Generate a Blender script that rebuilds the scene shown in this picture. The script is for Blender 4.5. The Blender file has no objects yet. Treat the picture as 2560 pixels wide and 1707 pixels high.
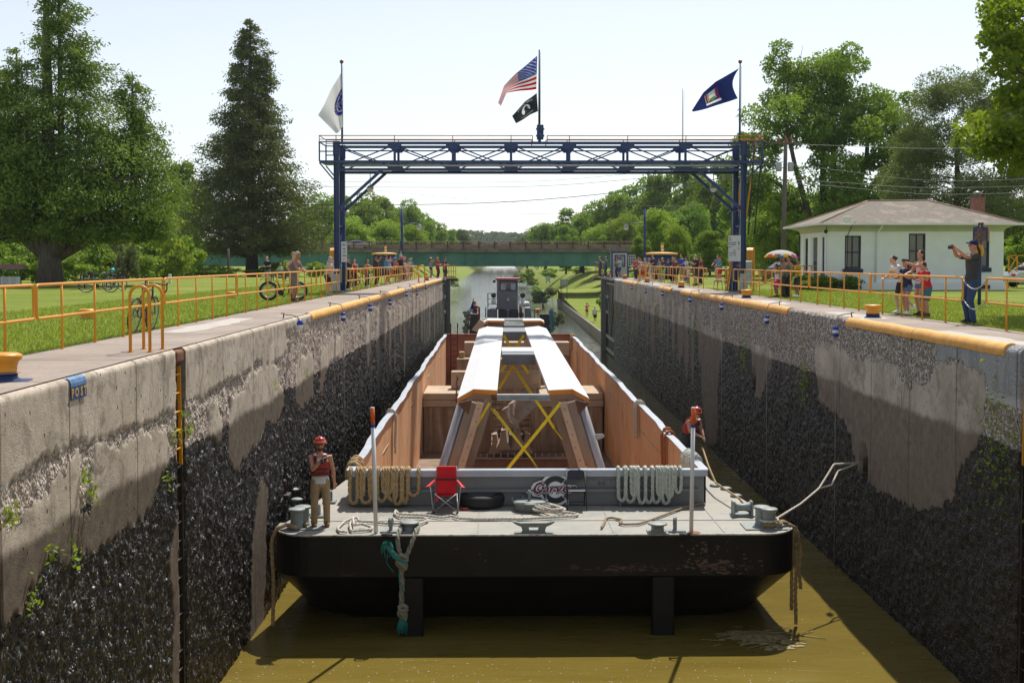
import bpy, bmesh, math, random
import numpy as np
from mathutils import Vector, Matrix
R = math.radians
rnd = random.Random(7)

# ------------------------------------------------------------------ camera, sky, sun, exposure
FPX = 2900.0                      # focal length in photo pixels (photo 2560 x 1707)
TILT = R(2.2)
YAW = 10.0 / FPX
CAM = Vector((0.0, 0.0, 1.4))
PPY = 653.0 + FPX * math.tan(TILT)
scn = bpy.context.scene
COL = scn.collection
cd = bpy.data.cameras.new("camera")
cam = bpy.data.objects.new("camera", cd)
COL.objects.link(cam)
cd.sensor_width = 36.0
cd.lens = 36.0 * FPX / 2560.0
cd.clip_start = 0.1
cd.clip_end = 6000.0
cd.shift_y = -(853.5 - PPY) / 2560.0
cam.location = CAM
cam.rotation_euler = (R(90) - TILT, 0.0, -YAW)
scn.camera = cam

SUN_EL = R(57.3)
SUN_X = 0.185
SUN_AZ = math.atan2(SUN_X, 0.62)   # to the right of straight ahead
wld = bpy.data.worlds.new("World")
scn.world = wld
wld.use_nodes = True
wn = wld.node_tree
bg = wn.nodes["Background"]
sky = wn.nodes.new("ShaderNodeTexSky")
sky.sky_type = 'NISHITA'
sky.sun_disc = False
sky.sun_elevation = SUN_EL
sky.sun_rotation = SUN_AZ
sky.altitude = 100.0
sky.air_density = 1.0
sky.dust_density = 0.35
sky.ozone_density = 1.2
hz_ = wn.nodes.new("ShaderNodeHueSaturation")     # summer haze pales the blue
hz_.inputs["Saturation"].default_value = 0.42
wn.links.new(sky.outputs[0], hz_.inputs["Color"])
wn.links.new(hz_.outputs[0], bg.inputs[0])
bg.inputs[1].default_value = 0.130
sl = bpy.data.lights.new("sun", 'SUN')
sl.energy = 4.9
sl.angle = R(0.6)
sl.color = (1.0, 0.945, 0.86)
so = bpy.data.objects.new("sun", sl)
COL.objects.link(so)
so.rotation_euler = Vector((SUN_X, 0.62, 1.0)).normalized().to_track_quat('Z', 'Y').to_euler()
scn.view_settings.view_transform = 'Standard'
scn.view_settings.look = 'None'
scn.view_settings.gamma = 1.0
scn.view_settings.exposure = 0.12
scn.cycles.max_bounces = 6
scn.cycles.transparent_max_bounces = 8
scn.cycles.caustics_reflective = False
scn.cycles.caustics_refractive = False
scn.cycles.sample_clamp_indirect = 6.0

# ------------------------------------------------------------------ helpers
_mx = cam.rotation_euler.to_matrix()

def ray(u, v):
 return _mx @ Vector(((u - 1280.0) / FPX, (PPY - v) / FPX, -1.0))

def gz(u, v, z):                  # point of the level plane z seen at a photo pixel
 d = ray(u, v); return CAM + d * ((z - CAM.z) / d.z)

def gy(u, v, y):                  # point at distance y down the lock
 d = ray(u, v); return CAM + d * ((y - CAM.y) / d.y)

def gx(u, v, x):                  # point on a lock wall plane
 d = ray(u, v); return CAM + d * (x / d.x)

def tag(o, label=None, cat=None, group=None, kind=None):
 if label: o["label"] = label
 if cat: o["category"] = cat
 if group: o["group"] = group
 if kind: o["kind"] = kind
 return o

def empty(name, loc=(0, 0, 0), rz=0.0, label=None, cat=None, group=None):
 o = bpy.data.objects.new(name, None); COL.objects.link(o)
 o.empty_display_size = 0.2
 o.location = loc; o.rotation_euler = (0, 0, rz)
 return tag(o, label, cat, group)

def kids(o): return list(o.children)

def copy_tree(o, parent=None):
 c = o.copy(); COL.objects.link(c)
 if parent: c.parent = parent
 for ch in kids(o): copy_tree(ch, c)
 return c

ORD = ["first", "second", "third", "fourth", "fifth", "sixth", "seventh", "eighth", "ninth", "tenth", "eleventh", "twelfth",
       "thirteenth", "fourteenth", "fifteenth", "sixteenth", "seventeenth", "eighteenth", "nineteenth", "twentieth"]

class MB:
 """collects shapes; build() links them as ONE mesh object"""
 def __init__(s): s.v = []; s.f = []; s.mi = []; s.sm = []
 def add(s, vs, fs, m=0, sm=False):
  b = len(s.v); s.v.extend([tuple(p) for p in vs])
  for f in fs: s.f.append(tuple(b + i for i in f)); s.mi.append(m); s.sm.append(sm)
  return s
 def box(s, c, d, rz=0.0, m=0, M=None, bev=0.0):
  x, y, z = d[0] / 2, d[1] / 2, d[2] / 2
  if bev <= 0:
   vs = [Vector((a * x, b * y, e * z)) for a in (-1, 1) for b in (-1, 1) for e in (-1, 1)]
   fs = [(0, 1, 3, 2), (4, 6, 7, 5), (0, 4, 5, 1), (2, 3, 7, 6), (0, 2, 6, 4), (1, 5, 7, 3)]
  else:
   w = min(bev, x * .9, y * .9, z * .9)
   bm = bmesh.new(); bmesh.ops.create_cube(bm, size=1.0)
   for q in bm.verts: q.co = Vector((q.co.x * 2 * x, q.co.y * 2 * y, q.co.z * 2 * z))
   bmesh.ops.bevel(bm, geom=list(bm.edges), offset=w, segments=2, affect='EDGES', profile=0.5)
   bm.verts.index_update()
   vs = [q.co.copy() for q in bm.verts]; fs = [tuple(q.index for q in f.verts) for f in bm.faces]; bm.free()
  T = Matrix.Translation(c) @ (M.to_4x4() if M is not None else Matrix.Rotation(rz, 4, 'Z'))
  return s.add([T @ q for q in vs], fs, m)
 def bar(s, p, q, w, h, m=0, up=(0, 0, 1)):
  p = Vector(p); q = Vector(q); t = (q - p); L = t.length
  if L < 1e-6: return s
  t /= L; u = Vector(up)
  if abs(t.dot(u)) > .98: u = Vector((0, 1, 0))
  a = t.cross(u).normalized(); b = a.cross(t)
  vs = [e + a * (i * w / 2) + b * (j * h / 2) for e in (p, q) for i, j in ((-1, -1), (1, -1), (1, 1), (-1, 1))]
  return s.add(vs, [(3, 2, 1, 0), (4, 5, 6, 7), (0, 1, 5, 4), (1, 2, 6, 5), (2, 3, 7, 6), (3, 0, 4, 7)], m)
 def tube(s, path, r, n=8, m=0, closed=False, caps=True, sq=1.0):
  P = [Vector(p) for p in path]; k = len(P)
  rs = r if isinstance(r, (list, tuple)) else [r] * k
  rings = []; ref = None
  for i in range(k):
   if closed: t = (P[(i + 1) % k] - P[i - 1])
   else: t = P[min(i + 1, k - 1)] - P[max(i - 1, 0)]
   t = t.normalized() if t.length > 1e-9 else Vector((0, 0, 1))
   if ref is None:
    ref = Vector((0, 0, 1)) if abs(t.z) < .9 else Vector((0, 1, 0))
   a = t.cross(ref)
   if a.length < 1e-4: a = t.cross(Vector((1, 0, .3)))
   a.normalize(); b = a.cross(t).normalized(); ref = b
   rings.append([P[i] + a * (rs[i] * math.cos(j * math.tau / n)) + b * (rs[i] * sq * math.sin(j * math.tau / n)) for j in range(n)])
  vs = [q for g in rings for q in g]; fs = []
  for i in range(k if closed else k - 1):
   i2 = (i + 1) % k
   for j in range(n):
    j2 = (j + 1) % n
    fs.append((i * n + j, i * n + j2, i2 * n + j2, i2 * n + j))
  s.add(vs, fs, m, True)
  if caps and not closed:
   b = len(s.v) - len(vs)
   s.f.append(tuple(b + j for j in reversed(range(n)))); s.mi.append(m); s.sm.append(False)
   s.f.append(tuple(b + (k - 1) * n + j for j in range(n))); s.mi.append(m); s.sm.append(False)
  return s
 def lathe(s, prof, c=(0, 0, 0), n=24, m=0, M=None, sm=True, ang=math.tau):
  T = Matrix.Translation(c) @ (M.to_4x4() if M is not None else Matrix())
  full = ang > 6.28; k = n if full else n + 1
  vs = []; fs = []
  for (r, z) in prof:
   for j in range(k):
    a = j * ang / n; vs.append(T @ Vector((r * math.cos(a), r * math.sin(a), z)))
  for i in range(len(prof) - 1):
   for j in range(n):
    j2 = (j + 1) % k
    fs.append((i * k + j, i * k + j2, (i + 1) * k + j2, (i + 1) * k + j))
  s.add(vs, fs, m, sm)
  b = len(s.v) - len(vs)
  if full:
   if prof[0][0] > 1e-4: s.f.append(tuple(b + j for j in reversed(range(n)))); s.mi.append(m); s.sm.append(False)
   if prof[-1][0] > 1e-4: s.f.append(tuple(b + (len(prof) - 1) * k + j for j in range(n))); s.mi.append(m); s.sm.append(False)
  return s
 def prism(s, poly, o, ax, ay, az, m=0, sm=False):
  """polygon (2-D) in the frame o, ax, ay, pushed along az"""
  o = Vector(o); ax = Vector(ax); ay = Vector(ay); az = Vector(az); n = len(poly)
  a = [o + ax * p[0] + ay * p[1] for p in poly]; b = [q + az for q in a]
  fs = [tuple(range(n)), tuple(reversed(range(n, 2 * n)))]
  fs += [(j, n + j, n + (j + 1) % n, (j + 1) % n) for j in range(n)]
  return s.add(a + b, fs, m, sm)
 def ball(s, c, r, n=12, m=0, M=None):
  rr = r if isinstance(r, (tuple, list, Vector)) else (r, r, r)
  k = n // 2; vs = []; fs = []
  T = Matrix.Translation(c) @ (M.to_4x4() if M is not None else Matrix())
  for i in range(k + 1):
   t = math.pi * i / k
   for j in range(n):
    a = math.tau * j / n
    vs.append(T @ Vector((rr[0] * math.sin(t) * math.cos(a), rr[1] * math.sin(t) * math.sin(a), rr[2] * math.cos(t))))
  for i in range(k):
   for j in range(n):
    fs.append((i * n + j, (i + 1) * n + j, (i + 1) * n + (j + 1) % n, i * n + (j + 1) % n))
  return s.add(vs, fs, m, True)
 def build(s, name, mats, parent=None, loc=None):
  me = bpy.data.meshes.new(name)
  me.from_pydata(s.v, [], s.f)
  for mt in (mats if isinstance(mats, (list, tuple)) else [mats]): me.materials.append(mt)
  me.polygons.foreach_set("material_index", s.mi)
  me.polygons.foreach_set("use_smooth", s.sm)
  me.update()
  bm = bmesh.new(); bm.from_mesh(me); bmesh.ops.recalc_face_normals(bm, faces=bm.faces[:]); bm.to_mesh(me); bm.free()
  o = bpy.data.objects.new(name, me); COL.objects.link(o)
  if parent is not None: o.parent = parent
  if loc is not None: o.location = loc
  return o

def np_mesh(name, V, F, mats, parent=None, smooth=False, mi=None, attrs=None):
 """fast mesh from numpy arrays, all faces of one size"""
 me = bpy.data.meshes.new(name)
 V = np.asarray(V, np.float32); F = np.asarray(F, np.int32); k = F.shape[1]
 me.vertices.add(len(V)); me.vertices.foreach_set("co", V.ravel())
 me.loops.add(F.size); me.loops.foreach_set("vertex_index", F.ravel())
 me.polygons.add(len(F)); me.polygons.foreach_set("loop_start", np.arange(0, F.size, k, dtype=np.int32))
 me.polygons.foreach_set("loop_total", np.full(len(F), k, np.int32))
 if smooth: me.polygons.foreach_set("use_smooth", np.ones(len(F), bool))
 for mt in (mats if isinstance(mats, (list, tuple)) else [mats]): me.materials.append(mt)
 if mi is not None: me.polygons.foreach_set("material_index", np.asarray(mi, np.int32))
 for nm, dat in (attrs or {}).items():
  a = me.attributes.new(nm, 'FLOAT', 'POINT'); a.data.foreach_set("value", np.asarray(dat, np.float32).ravel())
 me.update(calc_edges=True); me.validate()
 o = bpy.data.objects.new(name, me); COL.objects.link(o)
 if parent is not None: o.parent = parent
 return o

def _hash(ix, iy, seed):
 h = (ix.astype(np.int64) * 374761393 + iy.astype(np.int64) * 668265263 + seed * 974634521) & 0xffffffff
 h = ((h ^ (h >> 13)) * 1274126177) & 0xffffffff
 return ((h ^ (h >> 16)) & 0xffff) / 65535.0

def vnoise(x, y, seed=0):
 x = np.asarray(x, float); y = np.asarray(y, float)
 ix = np.floor(x); iy = np.floor(y); fx = x - ix; fy = y - iy
 fx = fx * fx * (3 - 2 * fx); fy = fy * fy * (3 - 2 * fy)
 a = _hash(ix, iy, seed); b = _hash(ix + 1, iy, seed); c = _hash(ix, iy + 1, seed); d = _hash(ix + 1, iy + 1, seed)
 return (a * (1 - fx) + b * fx) * (1 - fy) + (c * (1 - fx) + d * fx) * fy

def fbm(x, y, seed=0, oct=4):
 t = 0; a = .5; n = 0
 for i in range(oct):
  t = t + a * vnoise(x, y, seed + i); n += a; x = x * 2.03; y = y * 2.03; a *= .5
 return t / n

def poly_sd(px, py, poly):
 """signed distance to a polygon, positive inside"""
 P = np.array(poly, float); n = len(P)
 d = np.full(px.shape, 1e9); ins = np.zeros(px.shape, bool)
 for i in range(n):
  ax, ay = P[i]; bx, by = P[(i + 1) % n]
  ex, ey = bx - ax, by - ay; L = ex * ex + ey * ey + 1e-12
  t = np.clip(((px - ax) * ex + (py - ay) * ey) / L, 0, 1)
  d = np.minimum(d, np.hypot(px - ax - t * ex, py - ay - t * ey))
  c = ((ay > py) != (by > py)) & (px < (bx - ax) * (py - ay) / (by - ay + 1e-12) + ax)
  ins ^= c
 return np.where(ins, d, -d)

def text_mesh(txt, size, bold=0.0):
 """(verts, faces) of a line of lettering, centred on the origin"""
 cu = bpy.data.curves.new("lettering", 'FONT'); cu.body = txt; cu.size = size
 cu.align_x = 'CENTER'; cu.align_y = 'CENTER'; cu.offset = bold; cu.resolution_u = 2
 ob = bpy.data.objects.new("lettering", cu)
 me = bpy.data.meshes.new_from_object(ob)
 v = [q.co.copy() for q in me.vertices]; f = [tuple(p.vertices) for p in me.polygons]
 bpy.data.objects.remove(ob); bpy.data.curves.remove(cu); bpy.data.meshes.remove(me)
 return v, f

# ------------------------------------------------------------------ materials
MATS = {}
def new_mat(name):
 m = bpy.data.materials.new(name); m.use_nodes = True
 nt = m.node_tree; return m, nt, nt.nodes["Principled BSDF"]

class NB:
 """small node-building helper"""
 def __init__(s, nt): s.nt = nt
 def n(s, t, **kw):
  x = s.nt.nodes.new(t)
  for k, v in kw.items(): setattr(x, k, v)
  return x
 def l(s, a, b): s.nt.links.new(a, b)
 def noise(s, vec, scale, detail=4, rough=.55, dist=0.0):
  x = s.n("ShaderNodeTexNoise"); x.inputs["Scale"].default_value = scale; x.inputs["Detail"].default_value = detail
  x.inputs["Roughness"].default_value = rough; x.inputs["Distortion"].default_value = dist
  s.l(vec, x.inputs["Vector"]); return x.outputs["Fac"]
 def pos(s, sc=(1, 1, 1), obj=False):
  if obj: p = s.n("ShaderNodeTexCoord").outputs["Object"]
  else: p = s.n("ShaderNodeNewGeometry").outputs["Position"]
  m = s.n("ShaderNodeMapping"); m.inputs["Scale"].default_value = sc; s.l(p, m.inputs["Vector"]); return m.outputs[0]
 def ramp(s, fac, stops):
  x = s.n("ShaderNodeValToRGB"); e = x.color_ramp.elements
  while len(e) > 1: e.remove(e[-1])
  for i, (p, c) in enumerate(stops):
   q = e[0] if i == 0 else e.new(p)
   q.position = p; c = c if isinstance(c, (tuple, list)) else (c, c, c)
   q.color = (c[0], c[1], c[2], 1)
  s.l(fac, x.inputs["Fac"]); return x.outputs["Color"]
 def mix(s, fac, a, b, mode='MIX'):
  x = s.n("ShaderNodeMix", data_type='RGBA', blend_type=mode)
  for sock, val in ((x.inputs[0], fac), (x.inputs[6], a), (x.inputs[7], b)):
   if isinstance(val, (int, float)): sock.default_value = val
   elif isinstance(val, (tuple, list)): sock.default_value = (val[0], val[1], val[2], 1)
   else: s.l(val, sock)
  return x.outputs[2]
 def math(s, op, a, b=None, clamp=False):
  x = s.n("ShaderNodeMath", operation=op); x.use_clamp = clamp
  for sock, val in ((x.inputs[0], a), (x.inputs[1], b)):
   if val is None: continue
   if isinstance(val, (int, float)): sock.default_value = val
   else: s.l(val, sock)
  return x.outputs[0]
 def smooth(s, v, a, b):
  x = s.n("ShaderNodeMapRange", interpolation_type='SMOOTHSTEP'); x.inputs[1].default_value = a; x.inputs[2].default_value = b
  s.l(v, x.inputs[0]); return x.outputs[0]
 def bump(s, h, strength=.4, dist=.02, base=None):
  x = s.n("ShaderNodeBump"); x.inputs["Strength"].default_value = strength; x.inputs["Distance"].default_value = dist
  s.l(h, x.inputs["Height"])
  if base is not None: s.l(base, x.inputs["Normal"])
  return x.outputs[0]

def mat(name, col, rough=.6, metal=0.0, var=.25, scale=3.0, bump=.0, bs=40.0, dirt=None, dirt_amt=.45, spec=.5, sc=(1, 1, 1), coat=0.0):
 """painted / weathered surface: a base colour with worn variation, optional dirt patches and fine bump"""
 if name in MATS: return MATS[name]
 m, nt, b = new_mat(name); k = NB(nt)
 p = k.pos(sc, obj=True)
 f = k.noise(p, scale, 5, .6)
 lo = tuple(c * (1 - var) for c in col); hi = tuple(min(1, c * (1 + var)) for c in col)
 c = k.ramp(f, [(.3, lo), (.7, hi)])
 if dirt:
  g = k.noise(p, scale * .7 + .3, 7, .68)
  c = k.mix(k.smooth(g, 1 - dirt_amt - .08, 1 - dirt_amt + .12), c, dirt)
  k.l(k.ramp(g, [(.3, rough * .9), (.75, min(1, rough * 1.3))]), b.inputs["Roughness"])
 else: b.inputs["Roughness"].default_value = rough
 k.l(c, b.inputs["Base Color"])
 b.inputs["Metallic"].default_value = metal
 b.inputs["Specular IOR Level"].default_value = spec
 if coat: b.inputs["Coat Weight"].default_value = coat
 if bump: k.l(k.bump(k.noise(p, bs, 4), bump, .01), b.inputs["Normal"])
 MATS[name] = m
 return m

# ------------------------------------------------------------------ levels of the lock
XL, XR = -5.25, 8.30              # faces of the two lock walls
RL, RR = -7.12, 10.06             # lines of the railings (outer edge of the walks)
ZW = -6.30                        # water
YN, YF = 9.0, 100.0               # lock chamber, near and far end
WET = -1.65                       # upper pool mark on the walls

# ------------------------------------------------------------------ setting materials
def mat_wall(side):
 m, nt, b = new_mat("lock_wall_concrete"); k = NB(nt)
 def at(n): x = k.n("ShaderNodeAttribute"); x.attribute_name = n; return x.outputs["Fac"]
 P = k.pos(); Pv = k.pos((1, 1, .22)); Pf = k.pos((1, .75, 1.0))
 geo = k.n("ShaderNodeNewGeometry"); sep = k.n("ShaderNodeSeparateXYZ"); k.l(geo.outputs["Position"], sep.inputs[0]); z = sep.outputs["Z"]
 big = k.noise(P, .8, 6, .62); med = k.noise(P, 5, 6, .65); fine = k.noise(P, 45, 4, .6); streak = k.noise(Pv, 3.2, 6, .66)
 # wetness from the pool mark
 wz = k.math('ADD', z, k.math('MULTIPLY', k.math('SUBTRACT', big, .5), .30))
 wz = k.math('ADD', wz, k.math('MULTIPLY', k.math('SUBTRACT', streak, .5), .18))
 wet = k.smooth(k.math('MULTIPLY', wz, -1.0), -WET - .07, -WET + .09)
 # smooth cast concrete
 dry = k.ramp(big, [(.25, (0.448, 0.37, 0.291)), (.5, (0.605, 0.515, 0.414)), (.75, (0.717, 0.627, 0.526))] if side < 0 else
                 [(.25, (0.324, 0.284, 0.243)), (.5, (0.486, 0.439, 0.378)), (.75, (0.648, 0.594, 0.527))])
 dry = k.mix(k.smooth(streak, .52, .78), dry, (.17, .145, .12))
 dry = k.mix(k.smooth(k.noise(Pv, 5.5, 5, .7), .60, .72), dry, (.55, .53, .50))
 dry = k.mix(k.math('MULTIPLY', k.smooth(fine, .35, .75), .22), dry, (.10, .085, .07))
 dry = k.mix(k.math('MULTIPLY', k.smooth(k.noise(P, 2.1, 8, .72, .6), .46, .64), .55), dry, (.20, .165, .125))
 dry = k.mix(k.math('MULTIPLY', k.smooth(k.noise(P, .9, 7, .7, 1.2), .56, .66), .5), dry, (.12, .10, .08))
 dry = k.mix(k.math('MULTIPLY', k.smooth(k.noise(P, 13, 5, .75), .56, .68), .45), dry, (.13, .105, .08))
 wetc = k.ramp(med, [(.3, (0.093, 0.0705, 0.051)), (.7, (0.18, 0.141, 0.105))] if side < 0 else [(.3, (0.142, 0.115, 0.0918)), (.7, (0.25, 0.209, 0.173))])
 pit = k.n("ShaderNodeTexVoronoi"); pit.inputs["Scale"].default_value = 5.5; k.l(k.pos((1, 1, .6)), pit.inputs["Vector"])
 pits = k.smooth(k.math('ADD', pit.outputs["Distance"], k.math('MULTIPLY', fine, .12)), .17, .11)
 sm = k.mix(wet, dry, wetc)
 sm = k.mix(k.math('MULTIPLY', pits, .85), sm, (.022, .017, .013))
 # spalled aggregate
 v1 = k.n("ShaderNodeTexVoronoi"); v1.inputs["Scale"].default_value = 24; k.l(Pf, v1.inputs["Vector"])
 vc = k.n("ShaderNodeSeparateColor"); k.l(v1.outputs["Color"], vc.inputs[0])
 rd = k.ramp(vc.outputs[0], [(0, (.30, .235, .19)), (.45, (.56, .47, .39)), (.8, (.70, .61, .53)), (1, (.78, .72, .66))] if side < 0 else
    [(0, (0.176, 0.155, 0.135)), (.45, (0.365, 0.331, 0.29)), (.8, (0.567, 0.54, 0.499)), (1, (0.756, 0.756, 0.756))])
 rd = k.mix(k.math('MULTIPLY', k.smooth(k.math('ADD', v1.outputs["Distance"], k.math('MULTIPLY', med, .2)), .55, .85), .7), rd, (.20, .15, .115))
 rd = k.mix(k.math('MULTIPLY', k.smooth(big, .56, .72), .6), rd, (.24, .185, .14))
 # mussels and weed under the pool mark; left wall's palest cells paint sun glints
 v2 = k.n("ShaderNodeTexVoronoi"); v2.inputs["Scale"].default_value = 36; k.l(k.pos((1, 1, .55)), v2.inputs["Vector"])
 vd = k.n("ShaderNodeSeparateColor"); k.l(v2.outputs["Color"], vd.inputs[0])
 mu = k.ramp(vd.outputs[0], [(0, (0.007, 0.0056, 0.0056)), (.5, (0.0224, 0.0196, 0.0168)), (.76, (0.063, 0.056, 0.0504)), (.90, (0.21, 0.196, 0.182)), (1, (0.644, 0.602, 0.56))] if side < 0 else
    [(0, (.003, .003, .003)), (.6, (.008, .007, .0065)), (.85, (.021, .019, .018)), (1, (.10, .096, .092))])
 mu = k.mix(k.smooth(med, .38, .64), mu, (.010, .009, .008))
 mu = k.mix(k.math('MULTIPLY', k.smooth(streak, .50, .66), .8), mu, (.007, .006, .005))
 mu = k.mix(k.math('MULTIPLY', k.smooth(k.noise(P, 2.4, 6, .7, .8), .54, .62), .75), mu, (.006, .005, .0045))
 low = k.smooth(k.math('ADD', z, k.math('MULTIPLY', big, 1.6)), -4.2, -5.2)
 mu = k.mix(k.math('MULTIPLY', low, .45), mu, (.045, .03, .016))
 mu = k.mix(k.math('MULTIPLY', k.smooth(k.noise(P, 1.7, 5, .7), .60, .74), .55), mu, (.035, .042, .012))
 rough = k.mix(k.smooth(k.math('ADD', wet, k.math('MULTIPLY', k.math('SUBTRACT', med, .5), .5)), .3, .7), rd, mu)
 sf = k.smooth(k.math('ADD', at("cast"), k.math('MULTIPLY', k.math('SUBTRACT', med, .5), .07)), -.015, .015)
 c = k.mix(sf, rough, sm)
 nw = k.smooth(k.math('ADD', at("repair"), k.math('MULTIPLY', k.math('SUBTRACT', med, .5), .14)), -.02, .02)
 nc = k.mix(k.smooth(streak, .40, .62), (.40, .42, .44), (.31, .33, .35))
 nc = k.mix(k.smooth(z, -.75, -.95), nc, (.55, .56, .57))
 nc = k.mix(k.math('MULTIPLY', k.smooth(fine, .62, .72), .6), nc, (.14, .14, .14))
 c = k.mix(nw, c, nc)
 # joints between lifts and pours
 w = k.n("ShaderNodeTexWave", wave_type='BANDS', bands_direction='Y'); w.inputs["Scale"].default_value = .125; w.inputs["Distortion"].default_value = .25; w.inputs["Detail"].default_value = 3
 k.l(P, w.inputs["Vector"])
 c = k.mix(k.math('MULTIPLY', k.smooth(w.outputs["Fac"], .9992, .9998), .7), c, (.02, .018, .015))
 k.l(c, b.inputs["Base Color"])
 mus = k.math('MULTIPLY', k.math('SUBTRACT', 1.0, sf), wet)
 k.l(k.math('SUBTRACT', .88, k.math('MULTIPLY', mus, .50)), b.inputs["Roughness"])
 k.l(k.math('ADD', .25, k.math('MULTIPLY', mus, .35)), b.inputs["Specular IOR Level"])
 h = k.math('ADD', k.math('MULTIPLY', k.math('SUBTRACT', 1.0, sf), k.math('MULTIPLY', v2.outputs["Distance"], -1.2)), k.math('MULTIPLY', fine, .18))
 h = k.math('ADD', h, k.math('MULTIPLY', med, .35))
 h = k.math('SUBTRACT', h, k.math('MULTIPLY', pits, k.math('MULTIPLY', sf, .6)))
 k.l(k.bump(h, .9, .035), b.inputs["Normal"])
 return m

def mat_walk():
 m, nt, b = new_mat("walk_concrete"); k = NB(nt); P = k.pos()
 big = k.noise(P, .55, 6, .6); f = k.noise(P, 9, 6, .7); s = k.noise(k.pos((.35, 2.4, 1)), 2.0, 5, .65)
 c = k.ramp(big, [(.3, (0.248, 0.198, 0.161)), (.55, (0.332, 0.271, 0.225)), (.75, (0.406, 0.346, 0.291))])
 c = k.mix(k.math('MULTIPLY', k.smooth(f, .45, .75), .5), c, (.13, .10, .08))
 c = k.mix(k.math('MULTIPLY', k.smooth(s, .56, .75), .55), c, (.43, .375, .325))
 c = k.mix(k.math('MULTIPLY', k.smooth(k.noise(P, 26, 4, .7), .60, .70), .6), c, (.09, .072, .06))
 w = k.n("ShaderNodeTexWave", wave_type='BANDS', bands_direction='Y'); w.inputs["Scale"].default_value = .105; w.inputs["Distortion"].default_value = .1
 k.l(P, w.inputs["Vector"])
 c = k.mix(k.math('MULTIPLY', k.smooth(w.outputs["Fac"], .9985, .9996), .8), c, (.05, .042, .035))
 k.l(c, b.inputs["Base Color"]); b.inputs["Roughness"].default_value = .9
 k.l(k.bump(k.noise(P, 60, 5), .25, .01), b.inputs["Normal"]); return m

def mat_lawn():
 m, nt, b = new_mat("grass_ground"); k = NB(nt); P = k.pos()
 a = k.noise(P, .22, 5, .6); f = k.noise(P, 3.0, 6, .72); g = k.noise(P, 34, 4, .7)
 c = k.ramp(a, [(.28, (.135, .205, .022)), (.5, (.185, .245, .034)), (.68, (.27, .29, .065)), (.8, (.33, .31, .10))])
 c = k.mix(k.math('MULTIPLY', k.smooth(f, .42, .72), .55), c, (.30, .29, .085))
 c = k.mix(k.math('MULTIPLY', k.smooth(g, .45, .75), .45), c, (.045, .075, .008))
 k.l(c, b.inputs["Base Color"]); b.inputs["Roughness"].default_value = .95; b.inputs["Specular IOR Level"].default_value = .1
 k.l(k.bump(g, .8, .05), b.inputs["Normal"]); return m

def mat_water():
 m, nt, b = new_mat("canal_water"); k = NB(nt); P = k.pos()
 geo = k.n("ShaderNodeNewGeometry"); sep = k.n("ShaderNodeSeparateXYZ"); k.l(geo.outputs["Position"], sep.inputs[0])
 a = k.noise(k.pos((.5, 1.6, 1)), .5, 5, .6, .6)
 c = k.ramp(a, [(.3, (.150, .110, .023)), (.55, (.18, .135, .029)), (.75, (.215, .168, .042))])
 far = k.smooth(sep.outputs["Y"], 70.0, 130.0)
 c = k.mix(far, c, (.055, .06, .038))
 k.l(c, b.inputs["Base Color"]); b.inputs["IOR"].default_value = 1.33
 k.l(k.ramp(far, [(0, .03), (1, .05)]), b.inputs["Roughness"])
 n1 = k.noise(k.pos((.5, 1.5, 1)), 1.6, 4, .55, .6); n2 = k.noise(k.pos((.6, 1.2, 1)), 6.0, 3, .5)
 bs = k.bump(k.math('ADD', n1, k.math('MULTIPLY', n2, .12)), .6, .06)
 fb = k.bump(k.math('ADD', k.noise(k.pos((.16, .5, 1)), .8, 4, .6, .8), k.math('MULTIPLY', n1, .3)), .55, .22)
 x = k.n("ShaderNodeMix", data_type='VECTOR'); k.l(far, x.inputs[0]); k.l(bs, x.inputs[4]); k.l(fb, x.inputs[5])
 k.l(x.outputs[1], b.inputs["Normal"]); return m

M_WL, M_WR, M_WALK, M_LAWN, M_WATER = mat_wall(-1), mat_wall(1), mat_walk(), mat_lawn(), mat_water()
M_YEL = mat("yellow_paint", (.70, .30, .012), .38, var=.10, scale=1.5, dirt=(.42, .17, .02), dirt_amt=.28, bump=.05)
M_NOSE = mat("coping_yellow", (.74, .385, .085), .55, var=.16, scale=4.5, dirt=(.46, .31, .17), dirt_amt=.37, bump=.2, bs=25)
M_BLUE = mat("blue_paint", (.018, .046, .155), .4, var=.25, scale=1.2, dirt=(.022, .035, .085), dirt_amt=.3)
M_BLUE2 = mat("float_blue", (.012, .055, .36), .35, var=.1)
M_WHITE = mat("white_paint", (.78, .79, .80), .45, var=.06, scale=2, dirt=(.55, .55, .55), dirt_amt=.25)
M_STEEL = mat("galvanised_steel", (.36, .38, .40), .45, .6, var=.2, scale=5)
M_DARK = mat("black_iron", (.018, .018, .02), .5, var=.3)
M_RUST = mat("rust", (.20, .075, .028), .85, var=.4, scale=6, dirt=(.07, .03, .018), dirt_amt=.4, bump=.3)
M_BLK = mat("black_rubber", (.020, .020, .021), .65, var=.3, scale=6, dirt=(.055, .052, .05), dirt_amt=.35)
M_NEWC = mat("fresh_concrete", (.47, .43, .39), .85, var=.08, scale=2, dirt=(.36, .32, .28), dirt_amt=.42, bump=.1)
M_CONC = mat("old_concrete", (.33, .285, .235), .9, var=.2, scale=2, dirt=(.17, .14, .11), dirt_amt=.4, bump=.25, bs=30)

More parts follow.
